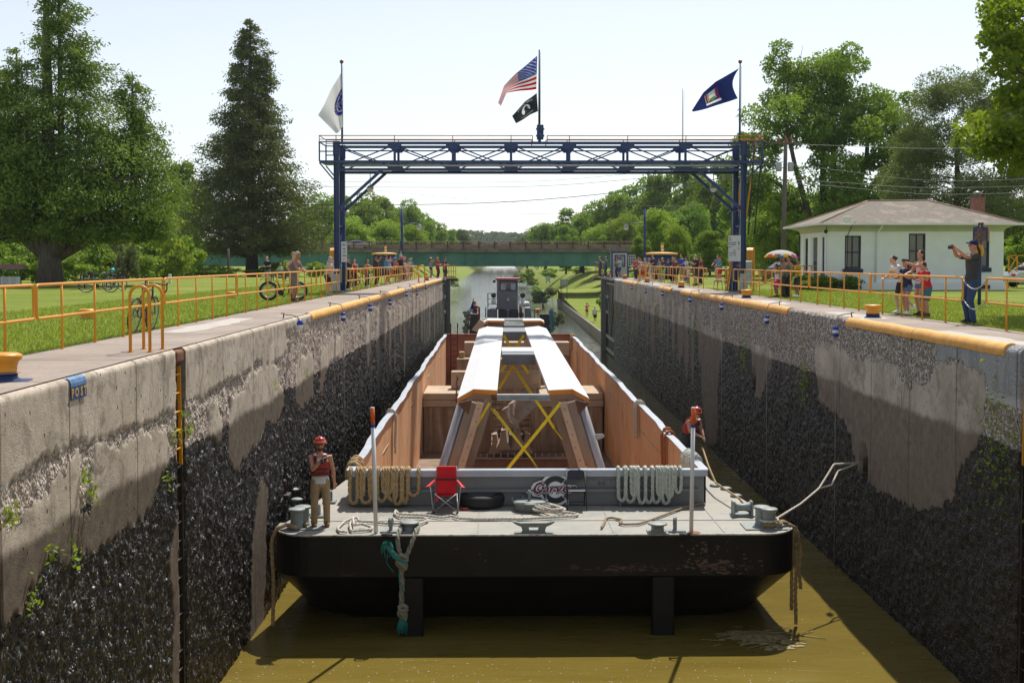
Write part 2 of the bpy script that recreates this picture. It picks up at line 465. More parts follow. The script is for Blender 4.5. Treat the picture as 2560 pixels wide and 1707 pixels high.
# ------------------------------------------------------------------ lock walls
def wall_pts(side, pts, sc, ox, oy):
 out = []
 for (x, y) in pts:
  p = gx(ox + sc * x, oy + sc * y, XL if side < 0 else XR); out.append((p.y, p.z))
 return out
A = (.37, 0.0, 620.0); B = (.36565, 0.0, 1150.0)
def WP(pts, fr): return wall_pts(-1, pts, fr[0], fr[1], fr[2])
CAST_L = [
 # coping lift with its ragged lower edge
 [(9.0, .5)] + WP([(0, 1540), (180, 1490), (330, 1410), (440, 1350), (500, 1310), (700, 1250), (820, 1235), (960, 1160), (1080, 1125), (1180, 1095)], A) + [(18.36, -.9), (18.36, .5)],
 [(18.86, .5)] + WP([(1245, 1005), (1310, 1030), (1420, 960), (1500, 930), (1580, 880), (1660, 840), (1720, 790), (1860, 760), (1900, 730), (1935, 690), (1935, 545)], A) + [(30.6, -.15), (31.2, .5)],
 [(31, .5), (31, -.16), (45, -.20), (58, -.16), (75, -.22), (100, -.2), (100, .5)],
 # big block of cast face under the spalled band
 WP([(0, 520), (160, 390), (250, 275), (360, 150), (440, 60), (500, -40), (540, -75), (545, 0), (530, 330), (600, 360), (655, 320), (640, 0), (655, -90), (800, -120), (960, -185), (1020, -170), (1080, -220),
  (1150, -190), (1165, 0), (1080, 180), (1030, 320), (940, 420), (830, 480), (700, 590), (620, 620), (500, 650), (440, 660), (380, 640), (330, 600), (320, 660), (270, 760), (230, 830), (170, 960), (60, 1050), (0, 1090), (-90, 1150), (-90, 560)], B),
 WP([(1410, 1070), (1440, 1010), (1480, 1000), (1500, 1150), (1490, 1310), (1470, 1330), (1420, 1260)], A),
 WP([(1560, 1000), (1660, 930), (1700, 830), (1760, 790), (1870, 800), (1880, 900), (1920, 960), (1920, 1080), (1870, 1160), (1800, 1200), (1790, 1260), (1700, 1370), (1650, 1440), (1620, 1510), (1580, 1500), (1540, 1440), (1545, 1200)], A),
 WP([(2000, 840), (2020, 740), (2080, 700), (2120, 730), (2120, 1000), (2040, 1080), (2000, 1040)], A),
 WP([(2170, 740), (2180, 680), (2325, 560), (2325, 700), (2230, 780), (2200, 860), (2180, 980), (2160, 980)], A),
 # strip of bare face by the bow and narrow strips at the ladder slot
 [(23.6, -4.3), (24.5, -3.2), (25.2, -3.6), (25.0, -5.2), (24.4, -7.2), (23.2, -7.2)],
 [(17.95, -3.2), (18.36, -2.6), (18.36, -7.5), (17.95, -7.5)],
]
C2 = (.36565, 1700.0, 650.0)
def WR_(pts): return wall_pts(1, pts, C2[0], C2[1], C2[2])
CAST_R = [
 WR_([(920, 570), (1100, 590), (1130, 640), (1250, 700), (1480, 720), (1500, 800), (1560, 870), (1660, 860), (1700, 790), (1830, 690), (1920, 700), (2080, 760), (2110, 960), (2070, 1010), (2070, 1160), (2050, 1200), (2030, 1280),
         (1980, 1360), (1920, 1400), (1880, 1470), (1850, 1620), (1790, 1680), (1700, 1690), (1570, 1675), (1450, 1620), (1330, 1540), (1230, 1480), (1180, 1330), (1160, 1200), (1120, 1080), (1060, 1040), (950, 950), (930, 800)]),
 WR_([(480, 560), (630, 640), (620, 720), (590, 790), (575, 900), (550, 950), (510, 930), (495, 800)]),
 WR_([(130, 420), (270, 500), (300, 550), (290, 640), (270, 700), (255, 900), (260, 1140), (250, 1260), (180, 1270), (150, 900), (140, 560)]),
 WR_([(-20, 430), (30, 450), (20, 650), (-10, 720)]),
 [(62, -.05), (75, -.1), (75, -1.1), (70, -1.3), (63, -1.0)], [(88, .5), (100, .5), (100, -2.6), (97, -3.4), (93, -2.0), (88, -2.2)], [(75, .5), (88, .5), (88, -1.9), (80, -1.6), (75, -1.0)],
]
NEW_R = [WR_([(1745, 560), (2400, 600), (2400, 1030), (2260, 1000), (2110, 960), (2080, 760), (1940, 740), (1930, 690), (1840, 660), (1760, 730)])]
rs_ = random.Random(5)
for side, L, y0 in ((-1, CAST_L, 43.0), (1, CAST_R, 47.0)):   # farther off: upright strips of cast face left between the spalls
 y = y0
 while y < 97:
  w = rs_.uniform(.5, 1.5) * (1.3 if y > 60 else 1); t = rs_.uniform(-.9, -.4); e = rs_.uniform(-4.6, -2.2)
  L.append([(y, t), (y + w, t - .1), (y + w * 1.02, e * .7), (y + w * .7, e), (y + w * .3, e * .95), (y + .05, e * .75)])
  y += w + rs_.uniform(.6, 2.2)

def lock_wall(name, side, cast, repair, slots, label):
 X0 = XL if side < 0 else XR
 ys = [YN]
 while ys[-1] < YF: ys.append(ys[-1] + .0019 * ys[-1])
 ys[-1] = YF
 for a, b2 in slots: ys += [a, a + .012, b2 - .012, b2]
 ys = np.array(sorted(ys))
 zs = np.concatenate([np.zeros(1), np.linspace(-.001, -7.4, 216)])
 Y, Z = np.meshgrid(ys, zs, indexing='ij')
 sd = np.full(Y.shape, -9.0)
 yc, zc = Y, Z
 for pl in cast: sd = np.maximum(sd, poly_sd(yc, zc, pl))
 rp = np.full(Y.shape, -9.0)
 for pl in repair: rp = np.maximum(rp, poly_sd(yc, zc, pl))
 jag = (fbm(Y * 5, Z * 5, 11 + side, 5) - .5) * .20 + (fbm(Y * 10, Z * 1.7, 15 + side, 4) - .5) * .26 + (fbm(Y * 1.4, Z * 1.2, 17 + side, 3) - .5) * .30
 sd = sd + jag * np.clip(1 - np.abs(sd) / .6, 0, 1)
 sdn = np.maximum(sd, rp)
 t = np.clip((sdn + .03) / .06, 0, 1)
 wet = np.clip((-Z + WET + .3) / .6, 0, 1)
 lump = (fbm(Y * 2.2, Z * 1.5, 21 + side, 5) - .5) * .08 + (fbm(Y * 11, Z * 9, 31 + side, 3) - .5) * .05
 mus = (np.abs(fbm(Y * 8, Z * 5, 41 + side, 3) - .5)) * .10 + (vnoise(Y * 19, Z * 11, 51 + side) - .5) * .055
 rough = -.030 + lump + wet * mus
 dx = rough * (1 - t) + t * (fbm(Y * .8, Z * .8, 61, 3) - .5) * .02
 r = .07 if side < 0 else .13   # rounded coping
 k = np.clip((Z + r) / r, 0, 1)
 edge = r - np.sqrt(np.maximum(r * r - (k * r) ** 2, 0))
 dx = dx * np.clip(-Z / .12, 0, 1)
 X = X0 - side * (dx) + side * edge
 for a, b2 in slots:
  ins = (Y > a + .006) & (Y < b2 - .006)
  X = np.where(ins, X0 + side * .5, X)
 for hy, hz, rr in ((13.55, -4.75, .32), (27.3, -3.9, .3), (43.5, -3.7, .3)) if side < 0 else ((26.9, -3.35, .34), (39, -2.6, .3)):
  d = np.hypot((Y - hy), (Z - hz) * .6) / rr         # recesses for the mooring pins
  X = X + side * .28 * np.clip(1.6 - 1.6 * d, 0, 1)
 ny, nz = Y.shape
 idx = np.arange(ny * nz).reshape(ny, nz)
 F = np.stack([idx[:-1, :-1], idx[1:, :-1], idx[1:, 1:], idx[:-1, 1:]], -1).reshape(-1, 4)
 if side > 0: F = F[:, ::-1]
 o = np_mesh(name, np.stack([X, Y, Z], -1).reshape(-1, 3), F, M_WL if side < 0 else M_WR, smooth=True, attrs={"cast": sd, "repair": rp})
 return tag(o, label, "lock wall")
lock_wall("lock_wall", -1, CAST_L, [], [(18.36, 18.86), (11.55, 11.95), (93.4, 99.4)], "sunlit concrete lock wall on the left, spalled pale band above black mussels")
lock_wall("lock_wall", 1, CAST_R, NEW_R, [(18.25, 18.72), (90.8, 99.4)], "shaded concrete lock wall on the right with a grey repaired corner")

# walks along the wall tops
def sheet(name, pts, z, mt, kind="structure"):
 o = MB().add([(p[0], p[1], z) for p in pts], [tuple(range(len(pts)))]).build(name, mt); return tag(o, kind=kind)
def grid_sheet(name, x0, x1, ys, z, mt):
 V = []; F = []
 for y in ys: V += [(x0, y, z), (x1, y, z)]
 for i in range(len(ys) - 1): F.append((2 * i, 2 * i + 1, 2 * i + 3, 2 * i + 2))
 return tag(MB().add(V, F).build(name, mt), kind="structure")
yy = [-6 + 2.0 * i for i in range(54)]
grid_sheet("pavement", RL - .12, XL - .125, yy, .0, M_WALK)
grid_sheet("pavement", XR + .125, RR + .12, yy, .0, M_WALK)
for x0, x1, y0, y1 in ((RL + .25, XL - .75, 22.6, 28.5), (XR + .2, RR - .9, 18.0, 23.2), (XR + .25, XR + 1.25, 28.0, 32.0), (XR + .25, XR + 1.2, 37.5, 41.5), (XR + .3, XR + 1.1, 54, 60), (XR + .3, XR + 1.1, 68, 74)):
 rr = random.Random(int(y0 * 10)); V = []
 for i in range(12): V.append((x0 + rr.uniform(0, .12), y0 + (y1 - y0) * i / 11, 0))
 for i in range(12): V.append((x1 - rr.uniform(0, .25) - .2 * abs(5.5 - i) / 6, y1 - (y1 - y0) * i / 11, 0))
 sheet("pavement_patch", V, .004, M_NEWC)
# footing under the walks, open wall ends and the far quoins
for sx, a, b2 in ((-1, RL - .12, XL - .5), (1, XR + .5, RR + .12)):
 tag(MB().box(((a + b2) / 2, 47, -3.8), (abs(b2 - a), 106.4, 7.56)).build("lock_footing", M_CONC), kind="structure")

# ------------------------------------------------------------------ ground, banks and water
def ground_z_right(x, y):
 if y < 103: return -.03
 base = -5.15 + max(0, y - 140) * .0145 + max(0, min(y, 300) - 185) * .035
 base = min(base, -.8)
 k = min(1, max(0, (x - 13.5) / 16.0)); k = k * k * (3 - 2 * k)
 hill = max(0, x - 30) * .05
 return base + (max(-.4, base) - base) * k + min(hill, 4)
def build_ground():
 V = []; F = []
 ysr = [-30, 0, 20, 40, 60, 80, 96, 102.9, 103.1, 110, 118, 126, 135, 145, 155, 165, 175, 185, 195, 204.9, 205.1, 215, 225, 240, 260, 280, 300, 340, 400, 500, 650, 900, 1400, 2200, 3500]
 xr = [0, 1.2, 2.5, 4, 6, 9, 13, 18, 25, 40, 70, 140, 300, 700, 2000, 4000]
 n = len(xr)
 for y in ysr:
  for d in xr:
   if y < 103: x = RR + .10 + d; z = -.03
   else:
    x = 8.85 + d; z = ground_z_right(x, y)
    if y > 205:
     f = min(1, d / 11.0); z = (ZW - .5) + (z - ZW + .5) * f * (2 - f)
   V.append((x, y, z))
 for i in range(len(ysr) - 1):
  for j in range(n - 1): F.append((i * n + j, i * n + j + 1, (i + 1) * n + j + 1, (i + 1) * n + j))
 b = len(V)
 ysl = [-30, 0, 20, 40, 60, 80, 96, 102.9, 103.1, 115, 130, 150, 175, 200, 240, 300, 400, 600, 1000, 1600, 2200, 3500]
 for y in ysl:
  e = RL - .10 if y < 103 else (-7.6 - min(1, max(0, (y - 103) / 200.0)) * 9 - max(0, min(y, 1200) - 300) * .014)
  for d in xr:
   x = e - d
   z = -.03 if y < 103 else (ZW - .5 + min(1, d / 9.0) * (ZW * -1 + .3))
   V.append((x, y, z))
 for i in range(len(ysl) - 1):
  for j in range(n - 1): F.append((b + i * n + j, b + (i + 1) * n + j, b + (i + 1) * n + j + 1, b + i * n + j + 1))
 o = MB().add(V, F, 0, True).build("ground", M_LAWN); return tag(o, kind="structure")
build_ground()
wc = [(-200, -8), (60, -8), (60, 4000), (-200, 4000)]
_bm = Matrix.Translation((.58, 23.6, 0)) @ Matrix.Rotation(R(.6), 4, 'Z')
wh = [tuple((_bm @ Vector((x, y, 0)))[:2]) for x, y in ((-4.8, 2.4), (4.8, 2.4), (4.8, 58), (-4.8, 58))]   # the hull stands in this opening
tag(MB().add([(x, y, ZW) for x, y in wc + wh], [(0, 1, 5, 4), (1, 2, 6, 5), (2, 3, 7, 6), (3, 0, 4, 7)]).build("water", M_WATER), kind="structure")
# lower approach wall on the right with its paved top
aw = MB()
for y0, y1 in ((103.5, 130), (130.05, 160), (160.05, 205)):
 aw.box((9.9, (y0 + y1) / 2, -6.3), (2.4, y1 - y0, 2.26), bev=.08)
tag(aw.build("approach_wall", M_CONC), "low paved approach wall beside the canal beyond the right gate", "wall")

# ------------------------------------------------------------------ the barge
BY0, BX0, BYAW = 23.6, .58, R(.6)
ZD = -4.20                        # barge deck
BARGE = Matrix.Translation((BX0, BY0, 0)) @ Matrix.Rotation(BYAW, 4, 'Z')
def bl(x, y, z): return BARGE @ Vector((x, y, z))   # x across, y aft from the bow plate, z world height
BI = BARGE.inverted()
def deck(u, v, z=None):           # point of the deck plane under a photo pixel, in barge coordinates
 return BI @ gz(u, v, ZD if z is None else z)
M_HULL = mat("hull_black", (.009, .007, .0065), .45, var=.5, scale=1.2, dirt=(.034, .022, .018), dirt_amt=.28, spec=.3, bump=.15, bs=8)
def mat_deck():
 m, nt, b = new_mat("deck_paint"); k = NB(nt); P = k.pos(obj=True); Px = k.pos((.35, 1.6, 1), obj=True)
 a = k.noise(P, .8, 7, .66, .5); st = k.noise(Px, 2.2, 7, .7, .6)
 c = k.ramp(a, [(.28, (.215, .225, .205)), (.48, (.30, .295, .26)), (.62, (.37, .34, .29)), (.78, (.33, .325, .30))])
 c = k.mix(k.math('MULTIPLY', k.smooth(st, .54, .70), .55), c, (.47, .41, .34))
 c = k.mix(k.math('MULTIPLY', k.smooth(k.noise(P, 1.7, 7, .72, 1.0), .58, .68), .6), c, (.17, .18, .165))
 c = k.mix(k.math('MULTIPLY', k.smooth(k.noise(Px, 4.5, 6, .75), .62, .72), .7), c, (.30, .19, .12))
 c = k.mix(k.math('MULTIPLY', k.smooth(k.noise(P, 22, 5, .7), .60, .70), .5), c, (.16, .14, .12))
 k.l(c, b.inputs["Base Color"]); k.l(k.ramp(a, [(.3, .5), (.7, .85)]), b.inputs["Roughness"]); k.l(k.bump(k.noise(P, 30, 5), .15, .01), b.inputs["Normal"]); return m
M_DECK = mat_deck()
M_GREY = mat("coaming_grey", (.20, .21, .215), .5, var=.12, scale=1.0, dirt=(.13, .145, .16), dirt_amt=.35)
M_GREYL = mat("coaming_cap", (.42, .46, .52), .45, var=.12, scale=2, dirt=(.33, .36, .40), dirt_amt=.35)
M_FIT = mat("fitting_grey", (.235, .265, .255), .5, var=.15, scale=4, dirt=(.16, .17, .15), dirt_amt=.3)
def mat_hold():
 m, nt, b = new_mat("hold_rust"); k = NB(nt); P = k.pos(obj=True); Pv = k.pos((1, 1, .12), obj=True)
 a = k.noise(P, .55, 6, .6, .4); s = k.noise(Pv, 3.5, 6, .62)
 c = k.ramp(a, [(.25, (0.575, 0.25, 0.0938)), (.45, (0.775, 0.413, 0.206)), (.62, (0.825, 0.5, 0.3)), (.8, (0.725, 0.5, 0.362))])
 c = k.mix(k.math('MULTIPLY', k.smooth(s, .45, .72), .6), c, (.76, .54, .36))
 c = k.mix(k.math('MULTIPLY', k.smooth(k.noise(Pv, 2.0, 5), .58, .72), .7), c, (.42, .16, .05))
 c = k.mix(k.math('MULTIPLY', k.smooth(k.noise(P, 11, 5, .7), .55, .75), .4), c, (.17, .075, .035))
 k.l(c, b.inputs["Base Color"]); b.inputs["Roughness"].default_value = .8; b.inputs["Specular IOR Level"].default_value = .25
 k.l(k.bump(a, .2, .03), b.inputs["Normal"]); return m
M_HOLD = mat_hold()
barge = empty("barge", (BX0, BY0, 0), BYAW, "black steel hopper barge with pale grey deck filling the lock", "barge")
BW, BL = 5.46, 59.5
def outline(y0, w, rc, n=8):
 """plan of the hull at one level: wide bow with rounded corners, narrower sides, square stern"""
 P = []; ws = w - .74
 for i in range(n + 1):
  a = math.pi + i * math.pi / 2 / n; P.append((-w + rc + rc * math.cos(a), y0 + rc + rc * math.sin(a)))
 for i in range(n + 1):
  a = 1.5 * math.pi + i * math.pi / 2 / n; P.append((w - rc + rc * math.cos(a), y0 + rc + rc * math.sin(a)))
 P += [(w - .30, y0 + 2.4), (ws, 6.0), (ws, BL - .3), (ws - .3, BL), (-ws + .3, BL), (-ws, BL - .3), (-ws, 6.0), (-w + .30, y0 + 2.4)]
 return P
h = MB(); lev = [(ZD - .012, .03, BW - .03, .75), (ZD - .05, 0, BW, .78), (ZD - .86, 0, BW, .78), (ZD - .90, .05, BW - .02, .8), (ZD - 1.3, .42, BW - .16, 1.1), (ZD - 2.1, 1.35, BW - .32, 1.7), (ZD - 3.2, 3.6, BW - .45, 2.4)]
rings = [[(x, y, z) for x, y in outline(y0, w, rc)] for z, y0, w, rc in lev]; n = len(rings[0])
fs = [(i * n + j, i * n + (j + 1) % n, (i + 1) * n + (j + 1) % n, (i + 1) * n + j) for i in range(len(rings) - 1) for j in range(n)]
h.add([p for g in rings for p in g], fs, 0, False)
for sx in (-1, 1): h.tube([(sx * (BW - .73), 6.2, ZD - .45), (sx * (BW - .73), BL - 1, ZD - .45)], .07, 6)
h.build("hull", M_HULL, barge)
# scraped paint on the bow plate
M_SCR = mat("scraped_steel", (.12, .075, .065), .6, var=.5, scale=7, dirt=(.24, .205, .205), dirt_amt=.38)
sc = MB(); rq = random.Random(3)
def scrape(cx, cz, w, hh, n):
 for i in range(n):
  x = cx + rq.gauss(0, w / 2.4); z = cz + rq.gauss(0, hh / 2.6); a = rq.uniform(.01, .10) * w; b2 = rq.uniform(.04, .22) * hh * .5
  k = rq.randint(5, 8); P = [(x + a * math.cos(t * math.tau / k) * rq.uniform(.4, 1), z + b2 * math.sin(t * math.tau / k) * rq.uniform(.4, 1)) for t in range(k)]
  sc.add([(p[0], -.004 - i * 2e-5, max(min(p[1], ZD - .06), ZD - .845)) for p in P], [tuple(range(k))])
scrape(3.75, ZD - .66, 1.0, .26, 150); scrape(3.5, ZD - .38, .7, .35, 40); scrape(1.85, ZD - .70, 1.1, .12, 120); scrape(-4.2, ZD - .82, .8, .06, 14); scrape(-3.2, ZD - .80, 1.6, .05, 16); scrape(-1.2, ZD - .5, .6, .25, 5); scrape(4.3, ZD - .25, .3, .04, 5); scrape(-4.45, ZD - .2, .3, .1, 4)
sc.build("scraped_paint", M_SCR, barge)
hs_ = MB()
for x in (-4.05, -1.3, 1.35, 4.1): hs_.box((x, -.004, ZD - .45), (.025, .012, .78))
hs_.build("hull_seam", M_HULL, barge)
dk = MB(); op = [(x, y, ZD - .012) for x, y in outline(.03, BW - .03, .75)]; nb = len(op)
dk.add(op + [(-4.13, 2.98, ZD - .012), (3.94, 2.98, ZD - .012), (4.10, 52.2, ZD - .012), (-4.11, 52.2, ZD - .012)],
       [tuple(range(18)) + (18, nb + 1, nb, 25), (18, 19, nb + 1), (19, 20, nb + 2, nb + 1), (20, 21, 22, 23, nb + 3, nb + 2), (23, 24, nb, nb + 3), (24, 25, nb)]).build("deck", M_DECK, barge)
dl = MB()
for y in (1.32,): dl.box((0, y, ZD - .006), (10.3, .02, .012))
for x in (-3.4, -1.2, 1.6, 3.9): dl.box((x, 1.5, ZD - .007), (.02, 2.7, .010))
dl.build("weld_seam", mat("weld_seam", (.24, .245, .225), .7, var=.2, scale=5), barge)
M_EDGE = mat("worn_edge", (.50, .485, .46), .55, var=.3, scale=9, dirt=(.2, .12, .09), dirt_amt=.45)
eg = MB(); eg.tube([(x, y - .012, ZD - .015) for x, y in outline(.03, BW - .03, .75)[:18]], .022, 6); eg.build("deck_edge", M_EDGE, barge)
for x in (-2.55, 2.62): MB().box((x, .10, ZD - 1.75), (.46, .2, 1.72), bev=.03).build("push_knee", M_HULL, barge)
# coaming round the hold
CX, CF, CB, CT = 4.13, 2.9, 52.2, .82
zt = ZD + CT; ZFLOOR = -7.05
def cxs(sx, y): return CX + (.03 if sx < 0 else -.16) * (1 - (y - CF) / (CB - CF))   # the hold flares slightly aft
CM = (cxs(1, CF) - cxs(-1, CF)) / 2; CWD = cxs(1, CF) + cxs(-1, CF)
cm = MB()
cm.box((CM, CF + .04, ZD + CT / 2 - .03), (CWD, .08, CT - .06))
cm.build("coaming_front", M_GREY, barge)
cp = MB(); cp.box((CM, CF + .02, zt - .02), (CWD + .12, .20, .05)); cp.box((CM, CF - .09, zt - .075), (CWD + .12, .03, .14)); cp.build("coaming_cap", M_GREYL, barge)
st = MB(); st.box((CM, CF - .05, ZD + .37), (CWD - .3, .10, .025)); st.box((CM, CF - .1, ZD + .355), (CWD - .3, .025, .06))
for x in (-2.05, .32, 2.02): st.prism([(-.0, 0), (-.17, 0), (-.17, .05), (-.09, .62), (-.09, .70), (0, .70)], (x - .02, CF, ZD), (0, 1, 0), (0, 0, 1), (.04, 0, 0))
st.build("coaming_stiffener", M_GREY, barge)
# side coamings with a wavering top plate: outside grey, inside rust
for sx in (-1, 1):
 V = []; N = 44
 for i in range(N + 1):
  y = CF + (CB - CF) * i / N
  w = .03 * math.sin(y * .55 + sx) + .02 * math.sin(y * 1.7 + 2 * sx); zz = .012 * math.sin(y * .8 + 3 + sx)
  if i < 2: w = zz = 0
  V.append((sx * cxs(sx, y) + w, y, zz))
 o = MB(); q = MB(); c = MB()
 for i in range(N):
  a, b2 = V[i], V[i + 1]
  o.add([(a[0] + sx * .04, a[1], ZD), (b2[0] + sx * .04, b2[1], ZD), (b2[0] + sx * .04, b2[1], zt - .03 + b2[2]), (a[0] + sx * .04, a[1], zt - .03 + a[2])], [(0, 1, 2, 3)])
  q.add([(a[0] - sx * .04, a[1], ZFLOOR), (b2[0] - sx * .04, b2[1], ZFLOOR), (b2[0] - sx * .04, b2[1], zt - .03 + b2[2]), (a[0] - sx * .04, a[1], zt - .03 + a[2])], [(0, 1, 2, 3)])
  c.add([(p[0] + d, p[1], zt + e + p[2]) for p in (a, b2) for d, e in ((-.10, -.03), (.10, -.03), (.10, .0), (-.10, .0))], [(0, 1, 2, 3), (7, 6, 5, 4), (0, 4, 5, 1), (1, 5, 6, 2), (2, 6, 7, 3), (3, 7, 4, 0)])
 for y in range(int(CF) + 3, int(CB), 3): o.prism([(0, 0), (.16, 0), (.05, .72), (0, .72)], (sx * (cxs(sx, y) + .05), y, ZD), (sx, 0, 0), (0, 0, 1), (0, .03, 0))
 o.build("coaming_side", M_GREY, barge); q.build("hold_side", M_HOLD, barge); c.build("coaming_cap", M_GREYL, barge)
M_HEND = mat("hold_end_plate", (.36, .15, .10), .75, var=.25, scale=1.2, dirt=(.30, .16, .10), dirt_amt=.35)
hb = MB(); hb.box((0, CB + .04, (ZFLOOR + zt) / 2), (2 * CX + .08, .08, zt - ZFLOOR)); hb.box((0, CB, zt + .01), (2 * CX, .2, .04)); hb.build("hold_end", M_HEND, barge)
MB().box((0, (CF + CB) / 2, ZFLOOR - .03), (2 * CX, CB - CF, .06)).build("hold_floor", mat("hold_floor_dirt", (.24, .17, .12), .9, var=.3, scale=1.5), barge)
MB().box((CM, CF + .10, (ZFLOOR + zt) / 2 - .06), (CWD - .2, .03, zt - ZFLOOR - .1)).build("hold_front", M_HOLD, barge)
ld = MB()
for dx in (-.22, .22): ld.bar((-3.55 + dx, CB - .25, ZFLOOR), (-3.55 + dx, CB - .25, zt + .75), .07, .04)
for i in range(9): ld.bar((-3.77, CB - .25, ZFLOOR + .35 + i * .38), (-3.33, CB - .25, ZFLOOR + .35 + i * .38), .05, .05)
ld.build("hold_ladder", mat("ladder_red", (.16, .03, .03), .6, var=.3), barge)

# ------------------------------------------------------------------ railings, bollards, coping guards, floats
def railing(x, y0, y1, label, mt=None):
 L = y1 - y0; o = empty("railing_panel", (x, y0, 0), 0, label, "railing", "yellow pipe railing panels along the lock")
 c = .07; pts = []
 for (cy, cz, a0) in ((c, .53 + c, 180), (L - c, .53 + c, 270), (L - c, 1.04 - c, 0), (c, 1.04 - c, 90)):
  for i in range(4):
   a = R(a0 + 30 * i); pts.append((0, cy + c * math.cos(a), cz + c * math.sin(a)))
 MB().tube(pts, .024, 8, closed=True).build("rail", M_YEL, o)
 k = max(2, round(L / 1.62)); sp = (L - 2.0 if L > 4 else L - .8) / (k - 1) if k > 1 else 0
 for i in range(k):
  yy_ = (1.0 if L > 4 else .4) + sp * i
  MB().tube([(0, yy_, -.03), (0, yy_, 1.03)], .021, 8).tube([(0, yy_, -.03), (0, yy_, .012)], .04, 8).build("post", M_YEL, o)
 return o
for i, (a, b2) in enumerate([(17.8, 24.35), (25.62, 32.1), (32.2, 38.65), (38.8, 45.2), (45.35, 51.7), (53.2, 56.1), (58.7, 65.2), (65.3, 71.8), (71.9, 78.4), (78.5, 85.0)]):
 railing(RR, a, b2, "yellow pipe railing panel on the right walk, %s from the near corner" % ORD[i])
for i, (a, b2) in enumerate([(11.0, 17.42), (17.52, 23.95), (24.05, 30.4), (30.5, 36.8), (36.9, 43.05), (43.15, 49.2), (51.3, 57.0), (57.7, 64.2), (64.3, 70.8), (70.9, 77.4), (77.5, 84), (84.1, 91)]):
 railing(RL, a, b2, "yellow pipe railing panel on the left walk, %s from the near corner" % ORD[i])
ch = MB()
for z0, z1 in ((.98, .80), (.56, .36)):
 pts = [(RR, 24.38 + 1.2 * t / 12, z0 - (z0 - z1) * (1 - ((t - 6) / 6) ** 2)) for t in range(13)]
 for a, b2 in zip(pts, pts[1:]):
  ch.tube([a, b2], .014, 6)
tag(ch.build("chain", M_STEEL), "double steel chain closing the gap in the right railing beside the photographer", "chain")
for yb in (17.8, 18.45):
 p = [(0, 0, 0), (0, 0, .86)] + [(.15 - .15 * math.cos(R(180 * i / 8)), 0, .87 + .15 * math.sin(R(180 * i / 8))) for i in range(9)] + [(.30, 0, .86), (.30, 0, 0)]
 o = MB().tube(p, .025, 10).tube([(0, 0, 0), (0, 0, .012)], .05, 10).tube([(.30, 0, 0), (.30, 0, .012)], .05, 10).build("grab_hoop", M_YEL); o.location = (-5.80, yb, .0)
 tag(o, "yellow grab hoop above the left wall ladder, " + ("the one nearer the camera" if yb < 18 else "the one beside the leaning bicycle"), "grab rail", "grab hoops at the left ladder")
for x, yb, lab in ((9.0, 79, "right"), (-5.95, 77, "left")):
 q = empty("grab_hoop", (x, yb, 0), 0, "yellow grab hoop near the far end of the %s walk" % lab, "grab rail")
 for dy in (0, .55): MB().tube([(0, dy, 0), (0, dy, .95)] + [(.2 - .2 * math.cos(R(180 * i / 8)), dy, .95 + .18 * math.sin(R(180 * i / 8))) for i in range(9)] + [(.4, dy, 0)], .028, 8).build("hoop", M_YEL, q)

BOL = empty("bollard", (0, 0, 0), 0, "x", "bollard", "yellow mooring bollards on the lock walks")
MB().lathe([(.185, .085), (.150, .09), (.147, .15), (.165, .21), (.195, .235), (.205, .265), (.196, .29), (.15, .305), (0, .31)], n=28).build("bollard_head", M_YEL, BOL)
MB().lathe([(.20, 0), (.195, .012), (.155, .03), (.153, .10), (.15, .10)], n=24).build("bollard_foot", M_BLUE, BOL)
def bollard(u, v, label, first=[True], z=.0, rot=None):
 o = BOL if first[0] else copy_tree(BOL); first[0] = False
 o.location = gz(u, v, z); o["label"] = label
 if rot: o.rotation_euler = rot
 return o
b0 = bollard(8, 951, "yellow mooring bollard with blue foot at the near left corner"); b0.scale = (1.06,) * 3
bollard(218, 805, "yellow bollard standing in the left lawn behind the near railing", z=-.10)
bollard(578, 750, "yellow bollard in the left lawn beyond the leaning bicycle", z=-.10)
bollard(758, 723, "yellow bollard in the left lawn by the cargo bicycle", z=-.10)
bollard(1066.5, 701, "yellow bollard at the far end of the left walk, inside the grab hoop")
bollard(2182, 794, "yellow bollard with blue foot on the right walk by the four railing watchers")
bollard(1866, 745, "yellow bollard on the right walk in front of the gantry column")
bollard(1703, 719.5, "yellow bollard on the right walk in front of the bearded man")
bollard(1617.5, 706, "yellow bollard on the right walk in front of the crowd")
bollard(1562, 697, "yellow bollard on the right walk beside the far grab hoop")
bollard(1522, 692.5, "tipped yellow bollard at the far edge of the right walk", rot=(0, R(-24), 0))
tag(sheet("paint_spill", [(-5.75 + .14 * math.cos(a * .52) * (1 + .25 * math.sin(a * 3)), 13.62 + .22 * math.sin(a * .52), 0) for a in range(12)], .004, M_BLUE, "stuff"))

def nosing(side, y0, y1, label):
 X0 = (XL if side < 0 else XR); o = MB(); N = max(4, int((y1 - y0) / .3)); prof = []
 for i in range(10):
  a = R(-28 + 200 * i / 9); prof.append((.145 * math.cos(a), .145 * math.sin(a)))
 V = []; F = []; rj = random.Random(int(y0 * 7) + side)
 for i in range(N + 1):
  y = y0 + (y1 - y0) * i / N; w = .006 * math.sin(y * 3 + side) + rj.uniform(-.004, .004); g = 1.0
  for (a, b2) in prof: V.append(((X0 + side * .115) - side * (a * g + w), y, b2 * g - .115 + w))
 k = len(prof)
 for i in range(N):
  for j in range(k - 1): F.append((i * k + j, i * k + j + 1, (i + 1) * k + j + 1, (i + 1) * k + j))
 o.add(V, F, 0, True)
 for i in (0, N): o.add(V[i * k:(i + 1) * k], [tuple(range(k))])
 ob = o.build("coping_guard", M_NOSE)
 tag(ob, label, "coping guard", "half-round yellow coping guards on the wall tops")
seg = 0
